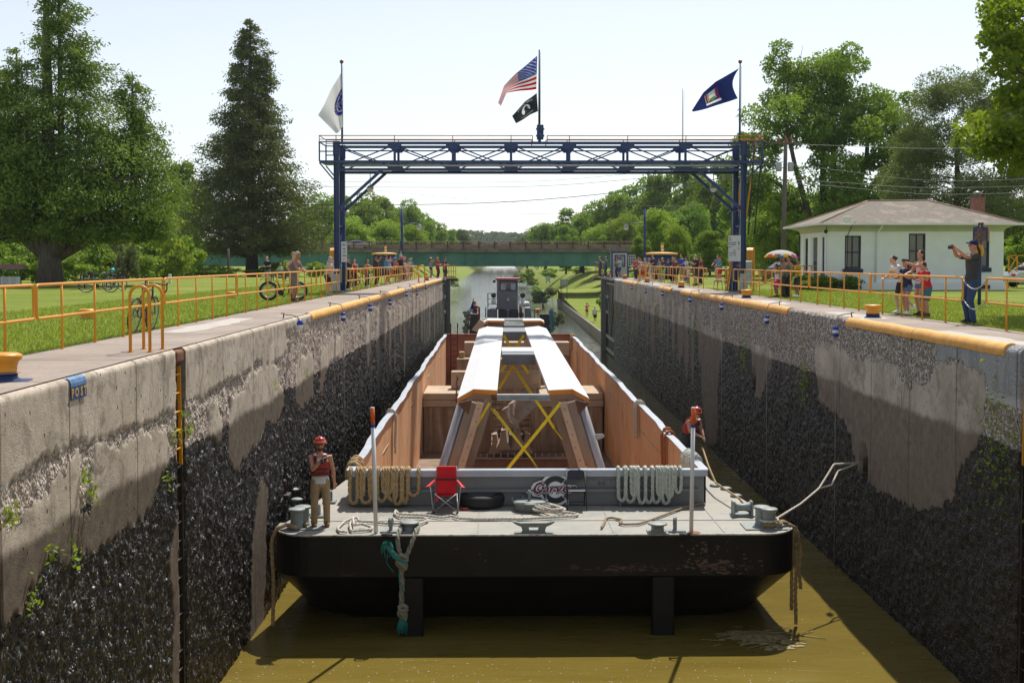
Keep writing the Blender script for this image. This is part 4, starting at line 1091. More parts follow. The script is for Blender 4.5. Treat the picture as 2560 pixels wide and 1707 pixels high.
# ------------------------------------------------------------------ fittings on the barge deck
def rope_into(mb, path, r, m=0, twist=9.0, n=5):
 """three-strand rope along a path"""
 P = [Vector(p) for p in path]; Q = [P[0]]
 for a, b2 in zip(P, P[1:]):
  k = max(1, int((b2 - a).length / (r * 1.1)))
  for i in range(1, k + 1): Q.append(a.lerp(b2, i / k))
 for it in range(2): Q = [Q[0]] + [(Q[i - 1] + Q[i] * 2 + Q[i + 1]) / 4 for i in range(1, len(Q) - 1)] + [Q[-1]]
 s_ = 0; ref = None; st = [[], [], []]
 for i, p in enumerate(Q):
  t = (Q[min(i + 1, len(Q) - 1)] - Q[max(i - 1, 0)])
  t = t.normalized() if t.length > 1e-9 else Vector((0, 0, 1))
  if ref is None: ref = Vector((0, 0, 1)) if abs(t.z) < .9 else Vector((0, 1, 0))
  a = t.cross(ref)
  if a.length < 1e-4: a = t.cross(Vector((1, 0, .3)))
  a.normalize(); b2 = a.cross(t).normalized(); ref = b2
  if i: s_ += (p - Q[i - 1]).length
  for k in range(3):
   an = s_ / (r * twist) * math.tau + k * math.tau / 3
   st[k].append(p + (a * math.cos(an) + b2 * math.sin(an)) * r * .5)
 for q in st: mb.tube(q, r * .56, n, m)
 return mb
M_RTAN = mat("rope_tan", (.44, .31, .155), .9, var=.3, scale=14, dirt=(.25, .165, .075), dirt_amt=.35)
M_RWHT = mat("rope_white", (.58, .53, .46), .9, var=.2, scale=18, dirt=(.36, .31, .25), dirt_amt=.3)
M_RGRN = mat("rope_pale_green", (.50, .53, .46), .9, var=.2, scale=16, dirt=(.36, .27, .17), dirt_amt=.32)
M_RORA = mat("rope_orange", (.42, .15, .06), .9, var=.25, scale=16)
M_RDRK = mat("rope_wet", (.11, .095, .075), .85, var=.4, scale=10, dirt=(.05, .045, .035))
M_TEAL = mat("twine_teal", (.03, .30, .28), .8, var=.3, scale=12)
def dq(x, y): p = deck(680 + .2551 * x, 1000 + .2551 * y); return Vector((p.x, p.y, ZD))      # zoom frame of the left deck
def dr(x, y): p = deck(1240 + .3231 * x, 1000 + .3231 * y); return Vector((p.x, p.y, ZD))     # zoom frame of the right deck
def bitt(p, hgt, name="mooring_bitt"):
 o = MB().lathe([(.165, 0), (.135, .02), (.135, hgt - .08), (.15, hgt - .06), (.175, hgt - .045), (.178, hgt - .012), (.16, hgt), (0, hgt + .004)], c=(p.x, p.y, p.z + .012), n=24).build(name, M_FIT, barge)
 return o
for grp in ((dq(245, 1250), dq(302, 1225)), (dr(2055, 968), dr(2113, 985))):
 for p in grp: bitt(p, .40)
 c = (grp[0] + grp[1]) / 2; MB().box((c.x, c.y, ZD + .004), (.95, .62, .02)).build("bitt_plate", M_FIT, barge)
for p in (dq(1345, 1290), dr(1255, 1030)):
 MB().lathe([(.16, 0), (.135, .03), (.13, .12), (.155, .15), (.20, .165), (.205, .185), (.17, .20), (0, .205)], c=(p.x, p.y + .1, ZD), n=24).box((p.x, p.y + .1, ZD + .01), (.42, .42, .02)).build("low_bollard", M_FIT, barge)
for p in (dq(1160, 1295), dr(1390, 1018)):
 MB().box((p.x, p.y + .06, ZD + .012), (.42, .2, .03)).box((p.x, p.y + .1, ZD + .10), (.07, .09, .18)).lathe([(.085, -.035), (.11, -.02), (.11, .02), (.085, .035)], c=(p.x, p.y + .1, ZD + .19), n=18, M=Matrix.Rotation(R(90), 3, 'X') @ Matrix.Rotation(R(75), 3, 'Y')).build("fairlead_sheave", M_FIT, barge)
p0, p1 = dr(125, 1030), dr(460, 1030); c = (p0 + p1) / 2; L = (p1 - p0).length
o = [(-.5, .205), (-.46, .215), (-.30, .185), (.30, .185), (.46, .215), (.5, .205), (.40, .15), (.29, .11), (.26, .03), (.28, 0), (.10, 0), (.10, .04), (.12, .10), (-.12, .10), (-.10, .04), (-.10, 0), (-.28, 0), (-.26, .03), (-.29, .11), (-.40, .15)]
MB().prism([(a * L, b2 * 1.05) for a, b2 in o], (c.x, c.y + .02, ZD + .015), (1, 0, 0), (0, 0, 1), (0, .09, 0)).box((c.x, c.y + .06, ZD + .03), (.34, .10, .05)).box((c.x, c.y + .07, ZD + .006), (.8, .22, .012)).build("horn_cleat", M_FIT, barge)
p = dr(262, 868)
hm = MB().lathe([(.34, 0), (.34, .16), (.37, .165), (.37, .19), (.30, .205), (0, .215)], c=(p.x, p.y + .3, ZD), n=26)
for a in (20, 110, 160, 250, 340): hm.tube([(p.x + .37 * math.cos(R(a)), p.y + .3 + .37 * math.sin(R(a)), ZD + .10), (p.x + .42 * math.cos(R(a)), p.y + .3 + .42 * math.sin(R(a)), ZD + .25)], .02, 6)
hm.tube([(p.x, p.y + .3, ZD + .2), (p.x, p.y + .3, ZD + .44)], .03, 8).tube([(p.x - .36, p.y + .02, ZD + .2), (p.x + .36, p.y + .02, ZD + .2)], .018, 6).tube([(p.x - .07, p.y + .3, ZD + .38), (p.x + .07, p.y + .3, ZD + .38)], .02, 6)
hm.build("deck_hatch", M_FIT, barge)
for p in (dq(1122, 1335), dr(1468, 1052)):
 MB().tube([(p.x + .10 * math.cos(t * .7), p.y + .05 + .075 * math.sin(t * .7), ZD + .03) for t in range(9)], .02, 6, closed=True).box((p.x, p.y + .12, ZD + .02), (.22, .06, .04)).build("deck_shackle", M_DARK, barge)
p = dr(1912, 898)
rc = MB().box((p.x, p.y + .1, ZD + .012), (.50, .32, .025))
for dx in (-.2, .2): rc.prism([(-.14, 0), (.14, 0), (.14, .2), (.10, .30), (-.10, .30), (-.14, .2)], (p.x + dx - .02, p.y + .1, ZD + .02), (0, 1, 0), (0, 0, 1), (.04, 0, 0))
rc.lathe([(.13, -.17), (.085, -.08), (.08, 0), (.085, .08), (.13, .17)], c=(p.x, p.y + .1, ZD + .18), n=18, M=Matrix.Rotation(R(90), 3, 'Y')); rc.build("roller_fairlead", M_FIT, barge)
for u, v in ((775, 1285), (1840, 1240), (1815, 1222), (742, 1250), (1788, 1214), (733, 1225)):
 q = deck(u, v); MB().lathe([(.14, 0), (.14, .03), (.10, .05), (0, .052)], c=(q.x, q.y, ZD), n=14).build("deck_socket", M_FIT, barge)
for x0, v in ((-4.75, 1290), (-4.7, 1255)):
 q = deck(800, v); MB().lathe([(.07, 0), (.07, .24), (.05, .28), (0, .285)], c=(x0, q.y, ZD), n=12).box((x0, q.y, ZD + .02), (.3, .3, .03)).build("side_post", M_FIT, barge)
for u, v, tu, tv, lab in ((940, 1331, 931, 1018, "left"), (1728, 1331, 1733.5, 1018, "right")):
 a = gz(u, v, ZD); b2 = gy(tu, tv, a.y + .02); d = b2 - a; o = empty("marker_pole", a, 0, "white marker pole with orange and blue tip at the %s of the bow" % lab, "marker pole", "marker poles on the bow")
 MB().tube([(0, 0, 0), d * .40, d * .84], .042, 10).build("pole", M_WHITE, o)
 MB().tube([d * .84, d * .868], .043, 10).build("blue_band", M_BLUE2, o)
 MB().tube([d * .868, d * .995], .044, 10).build("orange_tip", mat("marker_orange", (.85, .13, .008), .45, var=.05), o)
 MB().tube([d * .995, d], .043, 10).build("tip_cap", M_WHITE, o)
MB().lathe([(.14, 0), (.13, .004)], c=deck(1735, 1331) + Vector((0, 0, .002)), n=12).build("rust_stain", M_RUST, barge)

# ropes: hawsers hung over the front coaming
yr = CF - .20
def hang(name, loops, r, mt, label, fx, fy, sc, top=655):
 mb = MB()
 for (xa, xb, yb) in loops:
  a, b2 = [BI @ gy(fx + sc * x, fy + sc * top, BY0 + CF - .05) for x in (xa, xb)]; c_ = BI @ gy(fx + sc * (xa + xb) / 2, fy + sc * yb, BY0 + CF - .1)
  zt_ = zt + .07; mx = (a.x + b2.x) / 2; hw = (b2.x - a.x) / 2; zb = max(c_.z, ZD + .06); jj = rnd.uniform(-.02, .02)
  pts = [(a.x, CF + .05, zt_ - .10), (a.x, CF - .0, zt_), (a.x, CF - .15, zt_ - .02), (a.x - .01, yr, zt_ - .18)]
  for i in range(9):
   t = math.pi * (1 + i / 8); pts.append((mx + hw * math.cos(t) * 1.08, yr - jj - .02 * (i % 2), zb + .13 + .13 * math.sin(t)))
  pts += [(b2.x + .01, yr, zt_ - .18), (b2.x, CF - .15, zt_ - .02), (b2.x, CF, zt_), (b2.x, CF + .05, zt_ - .10)]
  rope_into(mb, [BARGE @ Vector(q) for q in pts], r)
 return tag(mb.build(name, mt), label, "rope")
hang("hanging_rope", [(775, 840, 1005), (848, 905, 945), (885, 975, 998), (965, 1030, 960), (1045, 1120, 980), (1095, 1180, 915), (1150, 1225, 975), (1205, 1270, 1035), (1290, 1330, 1000), (1345, 1440, 925)], .046, M_RTAN, "thick tan rope hung in loops over the front coaming behind the left pole", 680, 1000, .2551)
hang("hanging_rope", [(945, 995, 775), (1005, 1065, 785), (1045, 1085, 740), (1100, 1150, 792), (1155, 1205, 790), (1210, 1262, 790), (1245, 1290, 740), (1285, 1335, 812), (1315, 1360, 750), (1385, 1425, 712)], .042, M_RGRN, "pale green-white rope hung in loops over the front coaming at right", 1240, 1000, .3231, 520)
def bundle(name, sx, y, n_, spread, inside, outside, r, mt, label):
 mb = MB(); q = random.Random(int(y * 10))
 for i in range(n_):
  yy_ = y + q.uniform(-spread, spread); o_ = outside * q.uniform(.75, 1.05); d = inside * q.uniform(.8, 1.05)
  x = sx * cxs(sx, y); c_ = [(x - sx * .13, yy_, zt - d), (x - sx * .15, yy_ + .02, zt - .1), (x - sx * .08, yy_, zt + .06 + .02 * (i % 3)), (x + sx * .08, yy_ + .02, zt + .07 + .02 * (i % 3)), (x + sx * .17, yy_, zt - .12), (x + sx * .16, yy_ + .05, zt - o_)]
  e = yy_ + q.uniform(.06, .16); c_ += [(x + sx * .17, e, zt - o_ * .98), (x + sx * .17, e, zt - .1), (x, e, zt + .09), (x - sx * .15, e, zt - .1), (x - sx * .13, e - .03, zt - d * .96), (x - sx * .13, yy_, zt - d)]
  rope_into(mb, [bl(*p_) for p_ in c_], r)
 return tag(mb.build(name, mt), label, "rope")
bundle("rope_bundle", -1, 3.9, 7, .45, .95, .35, .045, M_RTAN, "tan rope bundled over the left coaming corner by the worker")
bundle("rope_bundle", 1, 4.6, 9, .55, 1.0, .3, .045, M_RGRN, "pale rope bundled over the right coaming corner below the second worker")
bundle("rope_bundle", 1, 8.6, 5, .35, .95, .2, .032, M_RORA, "orange rope bundle hung on the right coaming")
bundle("rope_bundle", 1, 15.2, 4, .3, 1.15, .25, .038, M_RWHT, "tan-white rope hung on the right coaming beside the cargo")
bundle("rope_bundle", -1, 13.2, 3, .25, 1.25, .2, .030, M_RWHT, "white rope hung on the left coaming beside the cargo")
bundle("rope_bundle", 1, 50.5, 6, .6, .9, .2, .045, M_RTAN, "tan rope bundle at the far right corner of the hold")
# ropes lying on deck
def lay(name, frame, pts, r, mt, label, lift=0.0):
 mb = MB(); rope_into(mb, [bl(q.x, q.y, ZD + r + .006 + (p[2] if len(p) > 2 else lift)) for p in pts for q in (frame(p[0], p[1]),)], r)
 return tag(mb.build(name, mt), label, "rope")
lay("deck_rope", dq, [(735, 1308), (660, 1302), (640, 1270), (700, 1210), (800, 1178, .03), (760, 1240, .02), (775, 1300), (960, 1285), (985, 1265), (880, 1245, .04), (800, 1262, .05), (790, 1195, .06), (835, 1185, .05), (850, 1215, .03), (950, 1205), (1120, 1222), (1260, 1222), (1420, 1240, .02), (1530, 1195), (1490, 1165), (1250, 1160), (1200, 1130), (1210, 1095), (1240, 1130), (1480, 1140), (1650, 1165), (1760, 1150), (1830, 1172), (2000, 1180), (2190, 1178), (2352, 1172)], .030, M_RWHT, "long white rope snaking over the bow deck past the left pole")
lay("deck_rope", dr, [(0, 927), (180, 930), (420, 918), (600, 908), (640, 895), (560, 880), (400, 890, .04), (290, 880, .05), (285, 860, .08), (360, 848, .10), (460, 865, .10), (520, 880, .08), (420, 895, .10), (320, 868, .13), (400, 855, .13), (500, 860, .06), (540, 868, .03), (470, 890, .03), (350, 885, .09), (290, 868, .12), (330, 850, .1), (420, 880, .12)], .030, M_RWHT, "white rope heaped beside the deck hatch")
lay("deck_rope", dr, [(815, 998), (838, 960), (850, 925), (890, 918), (975, 936), (955, 962), (990, 972), (1100, 968), (1200, 935), (1320, 890), (1440, 845), (1540, 820), (1605, 808)], .026, mat("rope_brown", (.34, .25, .16), .9, var=.25, scale=18), "brown rope curving across the deck toward the right pole")
q = MB(); rq2 = random.Random(11)
for i in range(7):
 c_ = deck(1730 + rq2.uniform(-10, 10), 1255 + rq2.uniform(-6, 4)); rope_into(q, [bl(c_.x + .22 * math.cos(t * .8) * rq2.uniform(.7, 1), c_.y + .3 + .13 * math.sin(t * .8), ZD + .05 + .03 * i) for t in range(9)], .024)
tag(q.build("rope_heap", M_RGRN), "small heap of green-white rope against the coaming behind the right pole", "rope")
# line from the fairlead to the worker, mooring line to the wall pin, ends over the side
hand_r = gy(1755, 1119, 30.6)
f0 = BARGE @ (dr(1885, 860) + Vector((0, .1, .28)))
q = MB(); pts = [BARGE @ dr(1700, 870), f0]
for (u, v, t) in ((1850, 1258, .0), (1789, 1207, .35), (1770, 1162, .6), (1758, 1125, .95)): pts.append(gy(u, v, f0.y + (hand_r.y - f0.y) * t))
pts = [f0 + Vector((.15, -.2, -.2)), f0] + pts[3:] + [hand_r]
rope_into(q, pts, .026); tag(q.build("mooring_line", M_RTAN), "tan line running from the roller fairlead up to the second worker's hands", "rope")
b0_ = BARGE @ (dr(2113, 985) + Vector((.14, 0, .18))); pin = Vector((XR - .12, 26.9, -3.3))
q = MB(); pts = [b0_]
for (u, v, t) in ((2002, 1258.7, .3), (2048, 1220, .55), (2085, 1160, .8)): pts.append(gy(u, v, b0_.y + (pin.y - b0_.y) * t))
rope_into(q, pts + [pin], .026); k0 = pts[2]
rope_into(q, [k0, gy(2079, 1212, k0.y + .35), gy(2095, 1177, k0.y + .9), pin + Vector((-.05, 0, -.03))], .024)
p_ = dr(2113, 985)
rope_into(q, [BARGE @ Vector((p_.x + .19 * math.cos(t * .6), p_.y + .19 * math.sin(t * .6), ZD + .12 + .006 * t)) for t in range(14)], .026)
tag(q.build("mooring_line", M_RWHT), "pale mooring line from the right bitts to the pin in the right wall", "rope")
q = MB()
for i, (dx, dz) in enumerate(((0, -2.05), (.09, -1.3), (-.10, -1.75))):
 s0 = dr(2060, 990)
 rope_into(q, [BARGE @ Vector(a) for a in [(s0.x, s0.y - .05, ZD + .06 + .03 * i), (s0.x + .35, s0.y - .12, ZD + .10), (BW - .25, .62 + .05 * i, ZD + .12), (BW + .02 + dx * .3, .60, ZD - .02), (BW + .05 + dx, .55, ZD - .5), (BW + .03 + dx * .8, .55, ZD + dz * .7), (BW + .05 + dx, .55, ZD + dz)]], .040)
tag(q.build("side_rope", mat("rope_weathered", (.30, .215, .11), .9, var=.35, scale=12, dirt=(.13, .10, .06))), "weathered ropes trailing over the right bow corner into the water", "rope")
q = MB(); s0 = dq(245, 1262)
ring = [BARGE @ Vector((s0.x + .19 * math.cos(t * .5), s0.y + .19 * math.sin(t * .5) + .05, ZD + .07)) for t in range(11)]
rope_into(q, ring + [BARGE @ Vector(a) for a in [(s0.x - .25, s0.y + .02, ZD + .09), (-BW + .25, .5, ZD + .10), (-BW + .06, .48, ZD + .04), (-BW - .06, .5, ZD - .25), (-BW - .03, .55, ZD - 1.1), (-BW - .05, .55, ZD - 2.05)]], .042)
tag(q.build("side_rope", M_RTAN), "tan rope around the left bitt hanging over the left bow corner", "rope")
# knotted hawser over the bow with teal twine
kr = empty("knotted_rope", (0, 0, 0), 0, "knotted hawser with teal twine hanging down the black bow plate", "rope")
def bw(u, v, d=-.10): p_ = gy(u, v, BY0 + d); return Vector((p_.x, BY0 + d, p_.z))
tb = dq(1345, 1285)
t0 = BARGE @ Vector((tb.x, tb.y + .1, ZD + .09))
q = MB()
rope_into(q, [t0 + Vector((.0, .2, 0)), t0 + Vector((-.19, .05, 0)), bw(1001, 1330, .12) + Vector((0, 0, .05)), bw(993, 1345, -.05), bw(995, 1365), bw(1000, 1385), bw(1006, 1400)], .052)
rope_into(q, [t0 + Vector((.0, .2, 0)), t0 + Vector((.19, .05, 0)), bw(1040, 1330, .12) + Vector((0, 0, .05)), bw(1034, 1345, -.05), bw(1025, 1368), bw(1016, 1392), bw(1010, 1405)], .052)
for k in range(3): rope_into(q, [bw(1004 + 15 * math.cos(t * .9 + k), 1395 + 9 * k + 12 * math.sin(t * .9 + k * 2), -.16 - .03 * math.sin(t + k)) for t in range(8)], .055)
rope_into(q, [bw(1004, 1410, -.16), bw(1002, 1430), bw(1006, 1460), bw(1003, 1495), bw(1006, 1515)], .06)
rope_into(q, [bw(1000, 1405, -.14), bw(990, 1390, -.16), bw(978, 1375, -.15), bw(968, 1365, -.12)], .06)
for k in range(3): rope_into(q, [bw(1006 + 12 * math.cos(t * .9 + k), 1520 + 10 * k + 12 * math.sin(t * .9 + k * 2), -.18 - .03 * math.sin(t + k)) for t in range(8)], .05)
q.build("hawser", mat("rope_grey", (.30, .285, .23), .9, var=.3, scale=14, dirt=(.18, .20, .16)), kr)
q = MB()
for i in range(46):
 a = rnd.uniform(0, 6.28); q.tube([bw(968, 1363, -.14), bw(968 + 12 * math.cos(a), 1362 + 12 * math.sin(a), -.15 - rnd.uniform(0, .08)), bw(968 + 14 * math.cos(a) + rnd.uniform(-4, 4), 1368 + 14 * math.sin(a) + rnd.uniform(0, 14), -.14)], .006, 4)
for i in range(14): q.tube([bw(975 + rnd.uniform(-6, 10), 1375, -.2), bw(990 + rnd.uniform(-8, 8), 1395, -.22), bw(1015 + rnd.uniform(-8, 4), 1405 + rnd.uniform(-6, 10), -.22)], .007, 4)
for i in range(40):
 x = 1006 + rnd.uniform(-12, 14); q.tube([bw(1006 + rnd.uniform(-6, 8), 1540, -.16), bw(x, 1558, -.15), bw(x + rnd.uniform(-6, 6), 1572 + rnd.uniform(0, 16), -.13)], .007, 4)
q.tube([bw(970, 1370, -.14), bw(966, 1405, -.12), bw(980, 1425, -.12), bw(984, 1430, -.12)], .009, 4)
q.tube([bw(1000, 1420, -.2), bw(998, 1455, -.18), bw(1008, 1480, -.18)], .012, 4); q.build("twine", M_TEAL, kr)
dp = MB()
for i in range(120):
 a = rq.uniform(0, 6.28); c_ = gz(1905 + rq.gauss(0, 42), 1595 + rq.gauss(0, 10), ZW); d = .06 + rq.random() * .30; e = rq.uniform(-.6, .6)
 dp.tube([(c_.x - d * math.cos(e), c_.y - d * math.sin(e), ZW + .01), (c_.x + d * math.cos(e), c_.y + d * math.sin(e), ZW + .03)], .010, 4)
for i in range(26):
 c_ = gz(1960 + rq.gauss(0, 26), 1612 + rq.gauss(0, 7), ZW); dp.ball((c_.x, c_.y, ZW), (rq.uniform(.05, .12), .06, .03), 8)
tag(dp.build("reed_debris", mat("reed", (.34, .27, .12), .9, var=.4, scale=9)), kind="stuff")
fl = MB()
for i in range(420):
 u = rq.uniform(560, 2350); c_ = gz(u, rq.uniform(1380 if u > 2000 else 1650, 1706), ZW)
 if c_.x < XL + .1 or c_.x > XR - .1: continue
 s_ = rq.choice((.006, .009, .013, .02)); fl.add([(c_.x - s_, c_.y, ZW + .006), (c_.x, c_.y - s_ * .6, ZW + .006), (c_.x + s_, c_.y, ZW + .006), (c_.x, c_.y + s_ * .6, ZW + .006)], [(0, 1, 2, 3)])
tag(fl.build("floating_specks", mat("specks", (.55, .50, .38), .8, var=.3)), kind="stuff")

# ------------------------------------------------------------------ chairs, tyre and sign on the bow
M_REDC = mat("red_canvas", (.62, .012, .022), .75, var=.14, scale=5, bump=.1)
pc = deck(1115, 1276)
ch_ = empty("camp_chair", BARGE @ Vector((pc.x, pc.y, ZD)), BYAW, "red folding camp chair in front of the grey coaming", "chair")
def quilt(mb, c4, nx=8, ny=8, sag=.05, th=.02):
 a, b2, c_, d = [Vector(p) for p in c4]; nr = (b2 - a).cross(d - a).normalized(); V = []
 for i in range(nx + 1):
  for j in range(ny + 1):
   s_, t = i / nx, j / ny; p = a.lerp(b2, s_).lerp(d.lerp(c_, s_), t); V.append(p - nr * (sag * 16 * s_ * (1 - s_) * t * (1 - t)))
 n_ = len(V); V = V + [v - nr * th for v in V]; F = []
 for i in range(nx):
  for j in range(ny):
   q_ = [i * (ny + 1) + j, (i + 1) * (ny + 1) + j, (i + 1) * (ny + 1) + j + 1, i * (ny + 1) + j + 1]; F += [tuple(q_), tuple(n_ + z for z in reversed(q_))]
 mb.add(V, F, 0, True); return mb
quilt(MB(), [(-.24, -.22, .42), (.24, -.22, .42), (.23, .22, .36), (-.23, .22, .36)], sag=.05).build("seat", M_REDC, ch_)
quilt(MB(), [(-.22, .20, .36), (.22, .20, .36), (.215, .34, .93), (-.215, .34, .93)], sag=.05).build("backrest", M_REDC, ch_)
MB().box((0, .30, .93), (.40, .06, .05), bev=.02).build("headrest", M_REDC, ch_)
MB().box((0, .235, .66), (.46, .02, .035)).build("back_strap", M_BLK, ch_)
for sx in (-1, 1):
 quilt(MB(), [(sx * .22, .24, .66), (sx * .36, -.24, .58), (sx * .44, -.22, .56), (sx * .27, .27, .64)], 4, 4, .01).build("armrest", M_REDC, ch_)
 MB().tube([(sx * .25, .30, .02), (sx * .26, .32, .64), (sx * .215, .35, .95)], .011, 6).build("rear_post", M_STEEL, ch_)
 MB().tube([(sx * .27, -.25, .02), (sx * .34, -.23, .58)], .011, 6).build("front_post", M_STEEL, ch_)
 MB().tube([(sx * .27, -.25, .03), (-sx * .24, -.23, .42)], .010, 6).build("cross_strut", M_STEEL, ch_)
 MB().tube([(sx * .25, .30, .03), (-sx * .23, .22, .36)], .010, 6).tube([(sx * .27, -.25, .03), (sx * .24, .22, .36)], .010, 6).build("cross_strut", M_STEEL, ch_)
 for y in (-.25, .30): MB().box((sx * .265, y, .012), (.05, .05, .024)).build("foot", M_DARK, ch_)
MB().box((-.19, -.21, .31), (.06, .02, .12), bev=.01).build("cup_pocket", M_REDC, ch_)
pt = deck(1203, 1273)
ty = empty("tyre", BARGE @ Vector((pt.x, pt.y + .46, ZD)), 0, "worn truck tyre lying flat beside the red chair", "tyre")
MB().lathe([(.30, .02), (.42, .0), (.50, .03), (.525, .09), (.525, .20), (.50, .26), (.42, .285), (.32, .27), (.30, .24), (.34, .21), (.44, .2), (.46, .14), (.44, .08), (.34, .07), (.30, .04)], n=40).build("carcass", M_BLK, ty)
tr = MB()
for i in range(44):
 a = i * math.tau / 44; tr.box((.526 * math.cos(a), .526 * math.sin(a), .145), (.012, .045, .10), rz=a)
tr.build("tread", M_BLK, ty)
tag(MB().tube([BARGE @ (deck(1160, 1274) + Vector((-.08, 0, .03))), BARGE @ (deck(1165, 1275) + Vector((.05, 0, .03)))], .03, 8).build("flare_tube", mat("flare_red", (.5, .05, .02), .5)), "small red tube lying between the red chair and the tyre", "tube")
M_CHAIR = mat("chair_navy", (.012, .018, .035), .4, var=.2)
pf = deck(1441, 1271)
fc = empty("folding_chair", BARGE @ Vector((pf.x, 2.52, ZD)), BYAW, "dark metal folding chair in front of the round sign", "chair")
MB().box((0, -.02, .43), (.40, .38, .025), bev=.012).build("seat", M_CHAIR, fc)
bp = [(-.20, 0), (.20, 0)] + [(.20 - .09 + .09 * math.cos(R(18 * i)), .13 + .09 * math.sin(R(18 * i))) for i in range(6)] + [(-.11 + .09 * math.cos(R(90 + 18 * i)), .13 + .09 * math.sin(R(90 + 18 * i))) for i in range(6)]
MB().prism(bp, (0, .20, .62), (1, 0, 0), (0, .1, 1), (0, .02, 0)).build("backrest", M_CHAIR, fc)
for sx in (-1, 1):
 MB().tube([(sx * .22, -.24, 0), (sx * .215, .02, .44), (sx * .205, .205, .80)], .012, 6).build("front_leg", M_DARK, fc)
 MB().tube([(sx * .20, .26, 0), (sx * .19, -.02, .42), (sx * .19, -.16, .42)], .011, 6).build("rear_leg", M_DARK, fc)
MB().tube([(-.22, -.17, .12), (.22, -.17, .12)], .009, 6).tube([(-.2, .22, .10), (.2, .22, .10)], .009, 6).build("stretcher", M_DARK, fc)

# round sign on the coaming
SX, SZ, SYS = (BI @ gy(1389, 1223, BY0 + CF - .12)).x, (BI @ gy(1389, 1224, BY0 + CF - .12)).z, CF - .12
sgo = empty("company_sign", bl(SX, SYS, SZ), BYAW, "round white and black sign reading Carver on the grey coaming", "sign")
M_SGW = mat("sign_face", (.86, .87, .88), .45, var=.05, scale=3); M_SGD = mat("sign_dark", (.022, .026, .035), .5, var=.15); M_SGR = mat("sign_red", (.19, .015, .045), .5)
rO = .375
def cshape(mb, r0, r1, a0, a1, y, m=0, th=.012, n=40):
 P = [(r1 * math.cos(R(a0 + (a1 - a0) * i / n)), r1 * math.sin(R(a0 + (a1 - a0) * i / n))) for i in range(n + 1)] + [(r0 * math.cos(R(a1 + (a0 - a1) * i / n)), r0 * math.sin(R(a1 + (a0 - a1) * i / n))) for i in range(n + 1)]
 for i in range(n): mb.prism([P[i], P[i + 1], P[2 * n - i], P[2 * n + 1 - i]], (0, y, 0), (1, 0, 0), (0, 0, 1), (0, -th, 0), m)
w = MB(); cshape(w, 0.02, rO, 44, 318, .03); cshape(w, .0, .235, -50, 50, .031); w.prism([(-.56, .06), (-.50, .15), (-.36, .21), (-.28, .20), (-.1, .1), (.3, .11), (.46, .10), (.50, .05), (.49, -.02), (.3, -.08), (-.2, -.10), (-.35, -.17), (-.52, -.15), (-.57, -.08)], (0, .032, 0), (1, 0, 0), (0, 0, 1), (0, -.013, 0))
w.box((.27, .02, -.30), (.06, .012, .12)); w.build("panel", M_SGW, sgo)
w = MB(); cshape(w, .19, rO - .058, 47, 315, .017, 0, .006); w.build("black_ring", M_SGD, sgo)
def script_line(shift, mt, name, bold, y):
 v_, f_ = text_mesh("Carver", .30, bold); w_ = MB(); mx = max(abs(p.x) for p in v_)
 w_.add([(p.x / mx * .50 + p.y * .38 - .03 + shift[0], y, p.y * 1.0 * (1.25 if p.x < -mx * .62 else .95) + .025 + shift[1]) for p in v_], f_); w_.build(name, mt, sgo)
script_line((.008, -.010), M_SGD, "lettering_shadow", .030, .0075); script_line((.004, -.006), M_SGW, "lettering_edge", .018, .0055); script_line((0, 0), M_SGR, "lettering", .008, .0035)
v_, f_ = text_mesh("CMT", .24, .004); cp_ = BI @ gy(1502, 1207, BY0 + CF - .01)
MB().add([(cp_.x + p.x * 1.35, CF - .008, cp_.z + p.y) for p in v_], f_).build("lettering", mat("raised_letters", (.155, .165, .175), .5), barge)

